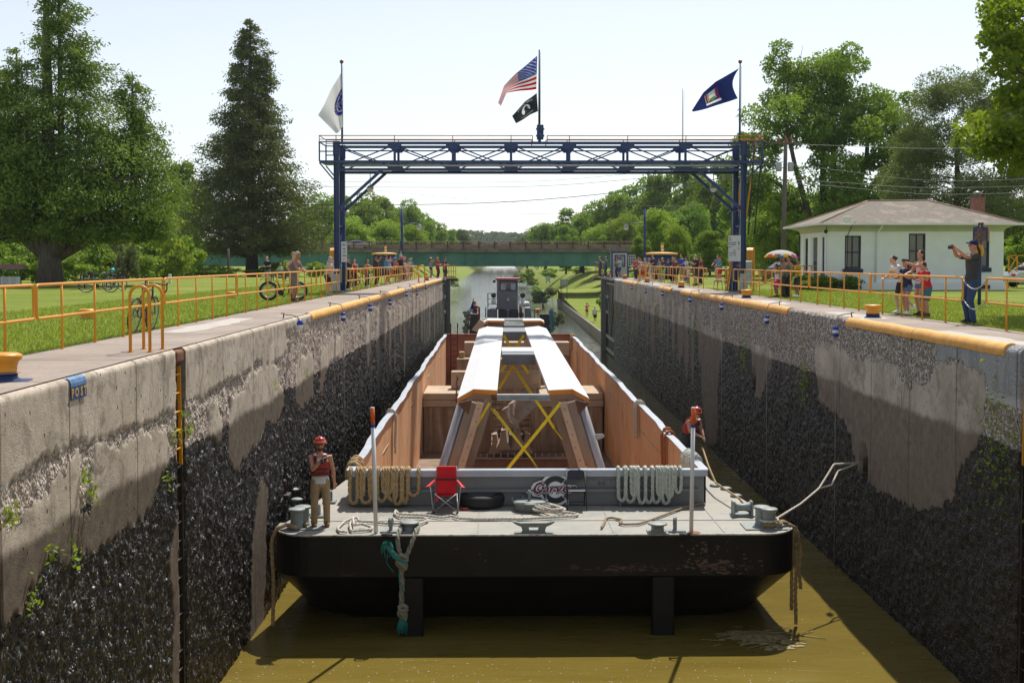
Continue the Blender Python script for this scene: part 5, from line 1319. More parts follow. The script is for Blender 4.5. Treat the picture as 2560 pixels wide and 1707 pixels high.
# ------------------------------------------------------------------ cargo in the hold
M_CW = mat("cargo_white", (.56, .565, .575), .55, var=.03, scale=.8, dirt=(.50, .51, .525), dirt_amt=.3)
M_CG = mat("cargo_grey", (.15, .165, .19), .5, var=.15)
M_CO = mat("primer_orange", (.80, .27, .012), .6, var=.1)
M_CT = mat("tan_flange", (.52, .385, .28), .6, var=.15, scale=2, dirt=(.25, .17, .115), dirt_amt=.3)
M_CB = mat("brown_web", (.24, .185, .15), .42, .3, var=.3, scale=1.5, sc=(1, 1, .3))
M_CL = mat("bright_tube", (.42, .39, .40), .32, .45, var=.2, scale=2, sc=(3, 3, .3))
ZC = -1.75
def tower(px, label, zc, legs=True):
 """px: photo pixels of the deck plate corners: (left outer, left ridge, left inner) front and rear, the same at right"""
 o = empty("bridge_section", (0, 0, 0), 0, label, "bridge section")
 P = {k: [gz(u, v, zc) for u, v in q_] for k, q_ in px.items()}
 for sd, s_ in (("L", 1), ("R", -1)):
  f = P[sd + "f"]; r = P[sd + "r"]; V = []
  for row in (f, r):
   V += [row[0] + Vector((0, 0, -.09)), row[1], row[2] + Vector((0, 0, -.01))]
  V += [p - Vector((0, 0, .11)) for p in V]
  F = [(0, 1, 4, 3), (1, 2, 5, 4), (6, 9, 10, 7), (7, 10, 11, 8), (2, 8, 11, 5), (3, 9, 6, 0), (3, 4, 10, 9), (4, 5, 11, 10), (0, 6, 7, 1), (1, 7, 8, 2)]
  MB().add(V, F).build("deck_plate", M_CW, o)
  e = MB()
  for a, b2 in ((0, 1), (1, 2)):
   for row, dy in ((0, -.02), (3, .02)):
    p_, q_ = V[row + a], V[row + b2]; e.add([p_ + Vector((0, dy, -.11)), q_ + Vector((0, dy, -.11)), q_ + Vector((0, dy, -.015)), p_ + Vector((0, dy, -.015))], [(0, 1, 2, 3)])
  e.build("edge_primer", M_CO, o)
  w_ = MB(); a = V[0] + Vector((0, .05, -.13)); b2 = V[1] + Vector((0, .05, -.13)); m_ = a.lerp(b2, .75) + Vector((0, 0, -.34)); w_.prism([(0, 0), ((b2 - a).x, (b2 - a).z), ((m_ - a).x, (m_ - a).z)], a, (1, 0, 0), (0, 0, 1), (0, .05, 0)); w_.build("end_web", mat("web_rust_brown", (.12, .045, .02), .6, var=.3), o)
 return o, P
t1, P1 = tower({"Lf": [(1143, 986), (1184, 972), (1243, 974)], "Lr": [(1197, 818), (1217, 816), (1258, 818)], "Rf": [(1473, 986), (1431, 972), (1371, 974)], "Rr": [(1366, 816), (1347, 815), (1311, 818)]},
               "long white steel bridge section with splayed legs, front one in the hold", ZC)
q = MB()
for (a, b2, c_, d) in (((1254, 868), (1331, 868), (1337.5, 878), (1254, 878)),):
 pts = [gz(u, v, ZC) for u, v in (a, b2, c_, d)]; q.add([p_ + Vector((0, 0, .004)) for p_ in pts] + [p_ - Vector((0, 0, .15)) for p_ in pts], [(0, 1, 2, 3), (7, 6, 5, 4), (0, 4, 5, 1), (1, 5, 6, 2), (2, 6, 7, 3), (3, 7, 4, 0)])
q.build("cross_plate", M_CW, t1)
q = MB()
for (ua, ub, va, vb) in ((1257.5, 1312, 820, 829), (1256, 1336, 878.5, 886)):
 pts = [gz(u, v, ZC - .02) for u, v in ((ua, va), (ub, va), (ub + 3, vb), (ua - 1, vb))]; q.add(pts + [p_ - Vector((0, 0, .35)) for p_ in pts], [(0, 1, 2, 3), (0, 4, 5, 1), (2, 6, 7, 3)])
q.build("cross_plate_grey", M_CG, t1)
a, b2 = gy(1243, 992, 28.1), gy(1373, 992, 28.1); MB().bar(a, b2, .10, .12).bar(a + Vector((0, -.04, .06)), b2 + Vector((0, -.04, .06)), .16, .02).bar(a + Vector((0, -.04, -.06)), b2 + Vector((0, -.04, -.06)), .16, .02).build("cross_beam", M_STEEL, t1)
def leg(ut, vt, ub, vb, s_, Y):
 tp, bt = gy(ut, vt, Y), gy(ub, vb, Y)
 ext = (tp.z - (ZFLOOR + .02)) / (tp.z - bt.z); bt = tp + (bt - tp) * ext; d = bt - tp; ax = Vector((1, 0, 0)); L = d.length
 MB().bar(tp, bt, .30, .16, up=(0, 1, 0)).build("leg_web", M_CB, t1)
 MB().tube([tp + Vector((-s_ * .26, .05, 0)), bt + Vector((-s_ * .26, .05, 0))], .125, 14).build("leg_tube", M_CL, t1)
 MB().bar(tp + Vector((s_ * .17, -.12, .0)), bt + Vector((s_ * .17, -.12, 0)), .17, .03, up=(0, 1, 0)).prism([(-.05, -.2), (.17, -.12), (.21, 0), (.14, .10), (-.05, .3)], tp + d * .36 + Vector((s_ * .17, -.14, 0)), (s_, 0, 0), (0, 0, 1), (0, .03, 0)).build("leg_flange", M_CT, t1)
 MB().bar(tp + Vector((s_ * .36, .6, 0)), bt + Vector((s_ * .36, .6, 0)), .22, .10, up=(0, 1, 0)).build("leg_rear", M_CB, t1)
 bo = MB()
 for i in range(15): bo.ball(tp + d * (.03 + .062 * i) + Vector((s_ * (.17 + .03 * (i % 2)), -.145, 0)), .022, 8)
 bo.build("bolt", M_STEEL, t1)
 if s_ < 0: MB().prism([(0, -.07), (.20, -.05), (.24, 0), (.20, .05), (0, .07)], tp + d * .17 + Vector((.36, -.02, 0)), (1, 0, .15), (0, 0, 1), (0, .03, 0)).build("lug", M_STEEL, t1)
 p_ = tp + d * .55; MB().add([p_ + Vector((-s_ * .42, 0, 0)), p_ + Vector((-s_ * 1.2, .1, -.95)), p_ + Vector((-s_ * 1.2, 1.5, -.95)), p_ + Vector((-s_ * .42, 1.5, 0))], [(0, 1, 2, 3)]).build("skirt_plate", M_CW, t1)
leg(1184, 1005, 1134, 1172, 1, 28.0); leg(1424, 1005, 1474, 1172, -1, 28.0)
for s_, px_ in ((1, 1210), (-1, 1352)):   # far legs
 tp = gy(px_, 830, 54.0); tp.z = ZC - .2; MB().bar(tp, Vector((tp.x - s_ * 1.5, 54.0, ZFLOOR)), .4, .3).build("leg_web", M_CB, t1)
t2, P2 = tower({"Lf": [(1209, 803), (1218, 801), (1262, 801)], "Lr": [(1211, 797), (1220, 795.5), (1261, 795.5)], "Rf": [(1361, 801), (1352, 801), (1307, 801)], "Rr": [(1359, 796), (1350, 795.5), (1305, 795.5)]},
               "shorter white bridge section behind the long one in the hold", ZC)
a, b2 = gy(1260, 800, 62.2), gy(1308, 800, 62.2); MB().box(((a.x + b2.x) / 2, 63.2, ZC - .03), (b2.x - a.x, 2.0, .06)).box(((a.x + b2.x) / 2, 62.2, ZC - .35), (b2.x - a.x + 2.2, .1, .08)).build("cross_plate_grey", M_CG, t2)
for x0, x1 in ((1218, 1260), (1310, 1352)):
 a, b2 = gy(x0, 803, 62.4), gy(x1, 820, 62.4); MB().box(((a.x + b2.x) / 2, 62.6, -4.4), (b2.x - a.x, .3, 5.2)).build("leg_web", M_CT, t2)
a = gy(1205, 808, 62.3); MB().prism([(-.55, -.25), (-.1, .33), (.25, .1), (.4, -.3), (.1, -.5)], (a.x, 62.1, a.z - .1), (1, 0, 0), (0, 0, 1), (0, .5, 0)).box((a.x, 62.4, -4.9), (.3, .3, 4.3)).build("end_web", M_CT, t2)
M_STRAP = mat("strap_yellow", (.80, .66, .012), .5, var=.12, scale=8)
def strap(pts, w_, label):
 mb = MB()
 for a, b2 in zip(pts, pts[1:]): mb.bar(a, b2, w_, .012, up=(0, 1, 0))
 return tag(mb.build("lashing_strap", M_STRAP), label, "strap", "yellow lashing straps on the cargo")
G = lambda u, v, y: gy(u, v, y)
strap([G(1402.6, 1006, 28.0), G(1267, 1174, 27.9), G(1245, 1200, 27.9)], .075, "broad yellow strap from the right leg top down to the left")
for k in (0, 6): strap([G(1228 + k, 1021, 28.2), G(1325 + k * .3, 1143, 27.8), G(1354, 1185, 27.8)], .026, "thin yellow strap pair from the left leg top down to the right, %s strand" % ("upper" if k else "lower"))
strap([G(1338.5, 999, 28.15), G(1367, 1041, 28.3), G(1385, 1070, 28.4)], .065, "yellow ratchet strap below the right of the cross beam")
strap([G(1385, 1070, 28.4), G(1436, 1140, 28.8)], .028, "thin yellow strap running down to the right leg foot")
strap([G(1223.5, 1008, 28.2), G(1181.5, 1080, 28.3)], .06, "yellow strap beside the left leg, with a hanging end")
strap([G(1266, 888, 41), G(1330, 986, 41)], .10, "yellow strap crossing the near deck opening from upper left to lower right")
strap([G(1300, 888, 40.8), G(1247, 972, 40.8)], .10, "yellow strap crossing the near deck opening from upper right to lower left")
strap([G(1290, 888, 44), G(1322, 934, 44)], .11, "short yellow strap at the back right of the near deck opening")
strap([G(1277, 888, 44), G(1253, 930, 44)], .11, "short yellow strap at the back left of the near deck opening")
strap([G(1259, 838.6, 52), G(1278.6, 871, 52)], .12, "left yellow strap of the V in the far deck opening")
strap([G(1310, 838.6, 52), G(1287.5, 871, 52)], .12, "right yellow strap of the V in the far deck opening")
# concrete blocks, barriers, steel beams
M_BLK1 = mat("block_concrete", (.50, .385, .28), .9, var=.15, scale=1.2, dirt=(.36, .255, .17), dirt_amt=.4, bump=.15, bs=14)
def mat_streaked():
 m, nt, b = new_mat("block_streaked"); k = NB(nt); s_ = k.noise(k.pos((1, 1, .07), obj=True), 5.5, 5, .6); a = k.noise(k.pos(obj=True), .9, 5)
 c_ = k.ramp(s_, [(.3, (.22, .15, .095)), (.5, (.35, .255, .175)), (.7, (.50, .39, .29))]); c_ = k.mix(k.math('MULTIPLY', k.smooth(a, .5, .7), .4), c_, (.14, .10, .07))
 k.l(c_, b.inputs["Base Color"]); b.inputs["Roughness"].default_value = .9; return m
M_BLK2 = mat_streaked()
def block(u0, u1, y, dep, zt_, zb, label, mt=None, name="concrete_block"):
 a, b2 = gy(u0, 700, y), gy(u1, 700, y)
 o = MB().box(((a.x + b2.x) / 2, y + dep / 2, (zt_ + zb) / 2), (b2.x - a.x, dep, zt_ - zb), rz=BYAW, bev=.03).build(name, mt or M_BLK1)
 return tag(o, label, "concrete block")
block(1057, 1227, 51.0, 3.0, -5.03, ZFLOOR, "big streaked concrete block at the left of the hold, under two slabs", M_BLK2)
block(1328, 1507, 51.0, 3.0, -5.03, ZFLOOR, "big streaked concrete block at the right of the hold, under two slabs", M_BLK2)
block(1055, 1228, 50.95, 3.1, -4.73, -5.02, "lower concrete slab on the left block in the hold")
block(1056, 1226, 51.0, 3.2, -4.42, -4.72, "upper concrete slab on the left block in the hold")
block(1342, 1509, 50.95, 3.1, -4.73, -5.02, "lower concrete slab on the right block in the hold")
block(1345, 1507, 51.0, 3.2, -4.42, -4.72, "upper concrete slab on the right block in the hold")
block(1127, 1352, 52.6, .7, -3.62, -4.40, "long concrete beam lying across the slabs under the white section")
block(1141, 1395, 59.5, 1.0, -3.62, ZFLOOR, "tall concrete slab standing across the hold behind the long beam", M_BLK2)
block(1160, 1424, 69.5, 1.2, -3.47, -4.25, "far concrete beam across the end of the hold")
block(1147, 1160, 60.0, .5, -3.30, -3.60, "small wooden baulk lying on the tall concrete slab", mat("baulk_wood", (.42, .27, .12), .8, var=.2), "timber_baulk")["category"] = "timber"
block(1165, 1420, 69.5, 1.2, -4.27, ZFLOOR, "concrete wall under the far beam at the end of the hold", M_BLK2)
jp = [(-.30, 0), (.30, 0), (.30, .07), (.15, .30), (.085, .80), (-.085, .80), (-.15, .30), (-.30, .07)]
def barrier(u, v, y, L, rot, label):
 p_ = gy(u, v, y); o = MB().prism(jp, (0, 0, 0), (1, 0, 0), (0, 0, 1), (0, L, 0)).build("traffic_barrier", mat("barrier_tan", (.40, .315, .24), .9, var=.25, scale=2, dirt=(.27, .20, .145), bump=.2)); o.location = p_; o.rotation_euler = rot
 return tag(o, label, "traffic barrier", "concrete traffic barriers heaped in the hold")
barrier(1258, 1124, 47.5, 2.6, (0, 0, R(-2)), "lower left concrete barrier, end-on between the big blocks")
barrier(1296, 1124, 47.7, 2.6, (0, 0, R(2)), "lower right concrete barrier, end-on between the big blocks")
barrier(1272, 1070, 47.4, 2.4, (R(16), R(-12), R(-30)), "tilted concrete barrier lying on top of the two lower ones")
barrier(1240, 1132, 49.0, 1.6, (0, R(-5), R(-3)), "half-hidden concrete barrier leaning at the left of the heap")
barrier(1314, 1132, 49.2, 1.2, (0, R(6), R(4)), "half-hidden concrete barrier leaning at the right of the heap")
rb = MB()
for i in range(9):
 z = -4.9 - i * .24; a, b2 = gy(1228, 700, 53.0), gy(1327, 700, 53.0); rb.tube([(a.x, 53.0 - .1 * (i % 3), z), (b2.x, 53.0 - .1 * (i % 3), z + rnd.uniform(-.04, .04))], .03, 6)
for i in range(6): rb.bar(Vector((gy(1232 + 18 * i, 700, 53.2).x, 53.2, -4.6)), Vector((gy(1232 + 18 * i, 700, 53.2).x, 53.2, ZFLOOR)), .04, .04)
tag(rb.build("reinforcing_mesh", mat("pinkish_steel", (.42, .27, .20), .6, .2, var=.2)), "mesh of steel rods between the two big concrete blocks", "steel mesh")
a, b2 = gy(1224, 700, 50.4), gy(1327, 700, 50.4); tag(MB().box(((a.x + b2.x) / 2, 50.4, -6.0), (b2.x - a.x, .2, .14)).build("timber_beam", mat("timber_reddish", (.36, .17, .08), .8, var=.25, sc=(.3, 3, 3))), "reddish timber beam across the gap between the big concrete blocks", "beam")
for i, (y, z, u0, u1) in enumerate(((46, -6.45, 1150, 1458), (43.2, -6.75, 1146, 1450))):
 a, b2 = gy(u0, 700, y), gy(u1, 700, y); o = empty("steel_beam", (0, 0, 0), 0, "steel beam with upright studs lying across the hold floor, %s" % ("the farther one" if i == 0 else "the one just behind the coaming"), "beam")
 c_ = ((a.x + b2.x) / 2, y); L = b2.x - a.x
 MB().box((c_[0], y, z - .22), (L, .03, .40)).box((c_[0], y, z - .01), (L, .26, .03)).box((c_[0], y, z - .43), (L, .26, .03)).build("beam", mat("beam_brown", (.30, .175, .125), .6, var=.2, scale=3), o)
 sd = MB()
 for k in range(17): x = a.x + .25 + (L - .5) * k / 16; sd.tube([(x, y, z), (x, y, z + .16)], .02, 6).tube([(x, y, z + .16), (x, y, z + .185)], .035, 6)
 sd.build("stud", mat("stud_steel", (.50, .36, .28), .5, .3), o)
q = MB()
for k in range(24):
 p_ = gy(1143 + 1.5 * math.sin(k), 938 + k * 3.6, 50.7); q.tube([p_ + Vector((.05 * (k % 2), 0, 0)), p_ + Vector((-.04, 0, -.07))], .025, 5)
tag(q.build("rusty_chain", M_RUST), "rusty chain hanging down the front of the left concrete block", "chain")

# ------------------------------------------------------------------ towboat behind the barge
M_TUG = mat("tug_grey", (.17, .185, .205), .5, var=.12, dirt=(.12, .13, .14), dirt_amt=.3)
M_TUGD = mat("tug_dark", (.05, .052, .058), .6, var=.2)
M_GLASS = mat("window_glass", (.02, .025, .03), .06, var=.2, spec=.8)
tug = empty("towboat", (0, 86, 0), 0, "grey towboat with tall pilothouse pushing the barge from behind", "boat")
def tq(x, y, Y): p = gy(1100 + .13605 * x, 680 + .13605 * y, Y); return Vector((p.x, p.y - 86, p.z))
def tbox(name, x0, y0, x1, y1, Y, dep, mt, bev=.02):
 a, b2 = tq(x0, y0, Y), tq(x1, y1, Y)
 return MB().box(((a.x + b2.x) / 2, Y - 86 + dep / 2, (a.z + b2.z) / 2), (abs(b2.x - a.x), dep, abs(a.z - b2.z)), bev=bev).build(name, mt, tug)
c0 = tq(1240, 600, 90)
hq = MB(); hx = 3.1
hq.prism([(-hx, 0), (hx, 0), (hx, 20), (hx - .8, 22), (-hx + .8, 22), (-hx, 20)], (c0.x, -1.2, -4.35), (1, 0, 0), (0, 1, 0), (0, 0, -2.4)); hq.build("hull", M_HULL, tug)
MB().box((c0.x, 9, -4.33), (2 * hx - .1, 20, .03)).build("deck", M_TUGD, tug)
for a, b2 in ((550, 705), (1830, 2040)):
 k0, k1 = tq(a, 745, 84), tq(b2, 745, 84); MB().box(((k0.x + k1.x) / 2, -1.7, (k0.z - 6.5) / 2 - .1), (k1.x - k0.x, .9, k0.z + 6.5), bev=.04).build("push_knee", M_BLK, tug)
fr = MB(); rf = random.Random(4)
for i in range(26):
 p = tq(500 + rf.uniform(-45, 45), 730 + 15 * i, 84); fr.ball(p + Vector((0, rf.uniform(-.2, .2), 0)), (rf.uniform(.12, .2), .2, rf.uniform(.08, .16)), 8)
fr.build("fender_bundle", mat("fender_fibre", (.22, .20, .16), .95, var=.4, scale=8, dirt=(.10, .14, .13)), tug)
fr = MB()
for i in range(26):
 p = tq(2055 + rf.uniform(-25, 30), 700 + 16 * i, 83.8); rope_into(fr, [p + Vector((.14 * math.cos(t), .1 * math.sin(t), .12 * math.sin(t * 1.3))) for t in range(6)], .05)
for i in range(6):
 p = tq(520 + 8 * i, 725 + rf.uniform(-10, 10), 83.9); rope_into(fr, [p + Vector((.2 * math.cos(t), .1 * math.sin(t), .1 * math.sin(t * 1.3))) for t in range(6)], .05)
fr.build("rope_fender", mat("rope_blue_green", (.10, .21, .25), .9, var=.35, scale=9), tug)
tbox("pilothouse", 1045, 150, 1430, 690, 90, 2.2, M_TUG, .06)
tbox("deckhouse", 1070, 690, 1440, 850, 90.05, 6, M_TUGD)
tbox("visor_roof", 1022, 112, 1465, 150, 89.85, 2.6, mat("roof_red", (.45, .12, .12), .6, var=.2))
wf = tbox("window", 1095, 165, 1405, 345, 89.97, .05, M_DARK); wf2 = tbox("pane", 1112, 178, 1390, 332, 89.94, .04, M_GLASS); wf2.parent = wf
for x0, x1 in ((1115, 1205), (1300, 1390)):
 s_ = tbox("blind", x0, 215, x1, 330, 89.93, .02, mat("blind_pale", (.34, .38, .45), .6)); s_.parent = wf
for x in (985, 1520):
 p = tq(x, 430, 89.6); MB().lathe([(.0, .0), (.19, .01), (.2, .03), (.19, .22), (.1, .3), (0, .31)], c=p, n=18, M=Matrix.Rotation(R(-90), 3, 'X')).build("searchlight", M_TUGD, tug)
 lo = tq(x, 570, 89.6); MB().tube([p + Vector((0, .15, -.18)), lo + Vector((0, .15, 0))], .05, 8).lathe([(.17, 0), (.16, .25), (.10, .36), (0, .38)], c=lo + Vector((0, .15, -.02)), n=12).box(lo + Vector((.05, .15, -.05)), (.5, .4, .06)).build("light_pedestal", M_WHITE, tug)
for a, b2 in ((970, 1022), (1472, 1520)): tbox("side_lamp", a, 148, b2, 195, 90.1, .3, M_DARK)
p = tq(1250, 520, 89.85); MB().lathe([(.13, -.06), (.10, .03), (.05, .14), (.02, .19), (0, .2)], c=p, n=14).build("bell", mat("bell_pale", (.62, .60, .54), .35, .3), tug)
MB().tube([tq(1250, 690, 89.8), tq(1250, 850, 89.8)], .05, 8).bar(tq(1210, 692, 89.8), tq(1290, 692, 89.8), .2, .05).build("jackstaff_base", M_STEEL, tug)
ra = MB()
for y in (392, 490, 592): ra.tube([tq(880, y, 89), tq(1045, y, 89)], .025, 6)
ra.tube([tq(880, 390, 89), tq(880, 670, 89)], .035, 6); ra.tube([tq(1450, 430, 89), tq(1450, 600, 89)], .02, 6)
for x in (1670, 1735, 1800): ra.tube([tq(x, 700, 86.5), tq(x, 850, 86.5)], .03, 6)
ra.tube([tq(1660, 702, 86.5), tq(1810, 702, 86.5)], .025, 6)
for x in (840, 1040): ra.tube([tq(x, 640, 87), tq(x, 840, 87)], .04, 6)
ra.build("handrail", M_DARK, tug)
tbox("side_box", 865, 680, 1030, 840, 88.5, 2, M_TUG); tbox("side_box", 1560, 660, 1660, 840, 88.5, 2, M_TUG)
tbox("engine_box", 1755, 680, 1835, 765, 88, .8, M_YEL); tbox("liferaft", 1455, 545, 1650, 640, 93, 1.2, M_WHITE, .2)
p = tq(1490, 780, 87.5); MB().ball(p, (.22, .2, .3), 12).build("fuel_drum", M_STEEL, tug)
MB().tube([tq(1480, 620, 87), tq(1490, 840, 87)], .12, 8).build("stanchion", mat("oiled_rust", (.10, .05, .03), .6, var=.4), tug)
MB().tube([tq(1030, 60, 91), tq(1035, 120, 91)], .02, 5).tube([tq(1155, 75, 91), tq(1155, 120, 91)], .02, 5).build("aerial", M_WHITE, tug)
for nm, tri, st_, mt in (("flag_staff", [(612, 500), (545, 695), (612, 690)], [(614, 480), (614, 730)], F_NAV), ("flag_staff", [(1885, 505), (1925, 680), (1898, 690), (1882, 560)], [(1884, 490), (1884, 700)], F_BLU)):
 Yf = 85.5; f = MB().tube([tq(*st_[0], Yf), tq(*st_[1], Yf)], .025, 6).build(nm, M_DARK, tug)
 a = [tq(x, y, Yf) for x, y in tri]; MB().add([q_ + Vector((0, .02 * i, 0)) for i, q_ in enumerate(a)], [tuple(range(len(a)))]).build("flag", mt, f)
 if mt is F_BLU: MB().add([tq(1893, 600, Yf - .03), tq(1915, 640, Yf - .03), tq(1924, 682, Yf - .03), tq(1899, 688, Yf - .03)], [(0, 1, 2, 3)]).build("flag_stripe", F_RED, f)
tbox("red_locker", 705, 640, 735, 890, 84.5, .5, mat("locker_red", (.22, .01, .015), .5))

# ------------------------------------------------------------------ lock house
M_STUC = mat("white_masonry", (.82, .85, .88), .75, var=.05, scale=1.4, dirt=(.72, .75, .78), dirt_amt=.25, bump=.08, bs=18)
M_COVE = mat("cove_cream", (.52, .51, .43), .8, var=.06)
M_NAVY = mat("trim_navy", (.010, .016, .055), .45, var=.15)
def mat_shingle():
 m, nt, b = new_mat("roof_shingle"); k = NB(nt); P = k.pos(obj=True)
 br = k.n("ShaderNodeTexBrick"); br.inputs["Scale"].default_value = 5.0; br.inputs["Mortar Size"].default_value = .012; br.inputs["Bias"].default_value = -.2
 br.inputs["Color1"].default_value = (.19, .165, .135, 1); br.inputs["Color2"].default_value = (.28, .25, .205, 1); br.inputs["Mortar"].default_value = (.10, .075, .06, 1)
 mp = k.n("ShaderNodeMapping"); mp.inputs["Rotation"].default_value = (R(90), 0, 0); mp.inputs["Scale"].default_value = (1, 1, 2.6); k.l(P, mp.inputs["Vector"]); k.l(mp.outputs[0], br.inputs["Vector"])
 c = k.mix(k.math('MULTIPLY', k.smooth(k.noise(P, 1.1, 6, .65), .48, .68), .55), br.outputs["Color"], (.40, .33, .27)); c = k.mix(k.math('MULTIPLY', k.smooth(k.noise(P, 2.6, 5, .7), .58, .68), .5), c, (.26, .16, .07))
 k.l(c, b.inputs["Base Color"]); b.inputs["Roughness"].default_value = .95; k.l(k.bump(br.outputs["Fac"], .3, .02), b.inputs["Normal"]); return m
HX0, HX1, HY0, HY1 = 15.96, 24.62, 57.6, 63.4
hs = empty("lock_house", (HX0, HY0, 0), 0, "white lock house with hipped brown shingle roof and navy windows", "house")
W, D = HX1 - HX0, HY1 - HY0
w_ = MB(); zc_ = 2.86
def hz(v): return 1.4 + (653 - v) * HY0 / 2900
wins = [((u0 - 1270) / 2900 * HY0 - HX0, (u1 - 1270) / 2900 * HY0 - HX0, hz(v1), hz(v0)) for u0, u1, v0, v1 in ((2111.8, 2152.5, 589.4, 672), (2271.8, 2313.9, 584, 671), (2431.7, 2473.8, 578, 669))]
def wall_with_openings(mb, L, zb, zt2, holes, place):
 xs = sorted({0, L} | {h_[0] for h_ in holes} | {h_[1] for h_ in holes}); zs_ = sorted({zb, zt2} | {h_[2] for h_ in holes} | {h_[3] for h_ in holes})
 for i in range(len(xs) - 1):
  for j in range(len(zs_) - 1):
   cx_, cz_ = (xs[i] + xs[i + 1]) / 2, (zs_[j] + zs_[j + 1]) / 2
   if any(h_[0] < cx_ < h_[1] and h_[2] < cz_ < h_[3] for h_ in holes): continue
   mb.add([place(xs[i], zs_[j]), place(xs[i + 1], zs_[j]), place(xs[i + 1], zs_[j + 1]), place(xs[i], zs_[j + 1])], [(0, 1, 2, 3)])
 for h_ in holes:
  for (a, b2, c_, d) in ((h_[0], h_[2], h_[0], h_[3]), (h_[1], h_[2], h_[1], h_[3]), (h_[0], h_[2], h_[1], h_[2]), (h_[0], h_[3], h_[1], h_[3])):
   p_, q_ = place(a, b2), place(c_, d); n_ = place(0, 0, 1) - place(0, 0)
   mb.add([p_, q_, q_ + n_ * .18, p_ + n_ * .18], [(0, 1, 2, 3)])
pf_ = lambda x, z, dd=0: Vector((x, dd, z))
pl_ = lambda x, z, dd=0: Vector((dd, x, z))
sidew = [(.75, 1.35, .85, 2.62), (2.25, 3.2, .28, 2.62), (4.15, 4.75, .85, 2.62)]
wall_with_openings(w_, W, .35, zc_, wins, pf_); wall_with_openings(w_, D, .35, zc_, sidew, pl_)
w_.add([pf_(0, .35, D), pf_(W, .35, D), pf_(W, zc_, D), pf_(0, zc_, D), ], [(0, 1, 2, 3)]); w_.add([Vector((W, 0, .35)), Vector((W, D, .35)), Vector((W, D, zc_)), Vector((W, 0, zc_))], [(0, 1, 2, 3)])
for x in (.0, .62, 3.55, 5.05):
 if x: w_.box((-.02, x + .0, 1.6), (.05, .30, 2.5))
w_.build("wall", M_STUC, hs)
MB().box((W / 2, D / 2, .17), (W + .16, D + .16, .40)).build("plinth", M_STUC, hs)
# cove under the eaves
rings = []
for i in range(7):
 a = R(90 * i / 6); o_ = .62 * (1 - math.cos(a)); z = zc_ + .30 * math.sin(a); rings.append([(-o_, -o_, z), (W + o_, -o_, z), (W + o_, D + o_, z), (-o_, D + o_, z)])
MB().add([p for g in rings for p in g], [(i * 4 + j, i * 4 + (j + 1) % 4, (i + 1) * 4 + (j + 1) % 4, (i + 1) * 4 + j) for i in range(6) for j in range(4)]).build("cove", M_COVE, hs)
ov = .70; ze = 3.24
MB().box((W / 2, -ov - .03, ze - .02), (W + 2 * ov + .16, .12, .10)).box((-ov - .03, D / 2, ze - .02), (.12, D + 2 * ov, .10)).box((W + ov + .03, D / 2, ze - .02), (.12, D + 2 * ov, .10)).box((W / 2, D / 2, ze - .055), (W + 2 * ov - .1, D + 2 * ov - .1, .02)).build("gutter", M_WHITE, hs)
r0, r1 = gy(2168, 505, HY0 + D / 2), gy(2320, 500, HY0 + D / 2); rr0 = (r0.x - HX0, D / 2, 4.52); rr1 = (r1.x - HX0, D / 2, 4.55); e = [(-ov, -ov, ze), (W + ov, -ov, ze), (W + ov, D + ov, ze), (-ov, D + ov, ze)]
MB().add(e + [rr0, rr1], [(0, 1, 5, 4), (1, 2, 5), (2, 3, 4, 5), (3, 0, 4)]).build("roof", mat_shingle(), hs)
rc_ = MB()
for a, b2 in ((e[0], rr0), (e[1], rr1), (rr0, rr1), (e[3], rr0)): rc_.tube([Vector(a) + Vector((0, 0, .01)), Vector(b2) + Vector((0, 0, .01))], .045, 5)
rc_.build("roof_ridge", mat("ridge_cap", (.30, .22, .16), .95, var=.3), hs)
ca, cb_ = gy(2429, 532, 61.5), gy(2458, 491, 61.5)
chm = MB().box(((ca.x + cb_.x) / 2 - HX0, 61.5 - HY0, 3.9), (.56, .56, 1.75)).box(((ca.x + cb_.x) / 2 - HX0, 61.5 - HY0, 4.72), (.62, .62, .10)).build("chimney", mat("brick", (.26, .115, .085), .9, var=.25, scale=8, dirt=(.36, .22, .18), dirt_amt=.4), hs)
MB().lathe([(.15, 0), (.15, .2), (.24, .22), (.22, .28), (0, .33)], c=((ca.x + cb_.x) / 2 - HX0, 61.5 - HY0, 4.77), n=14).build("flue_cap", M_STEEL, chm)
M_BLIND = mat("blind_green", (.22, .235, .19), .35, var=.1, scale=.5, sc=(.1, .1, 30))
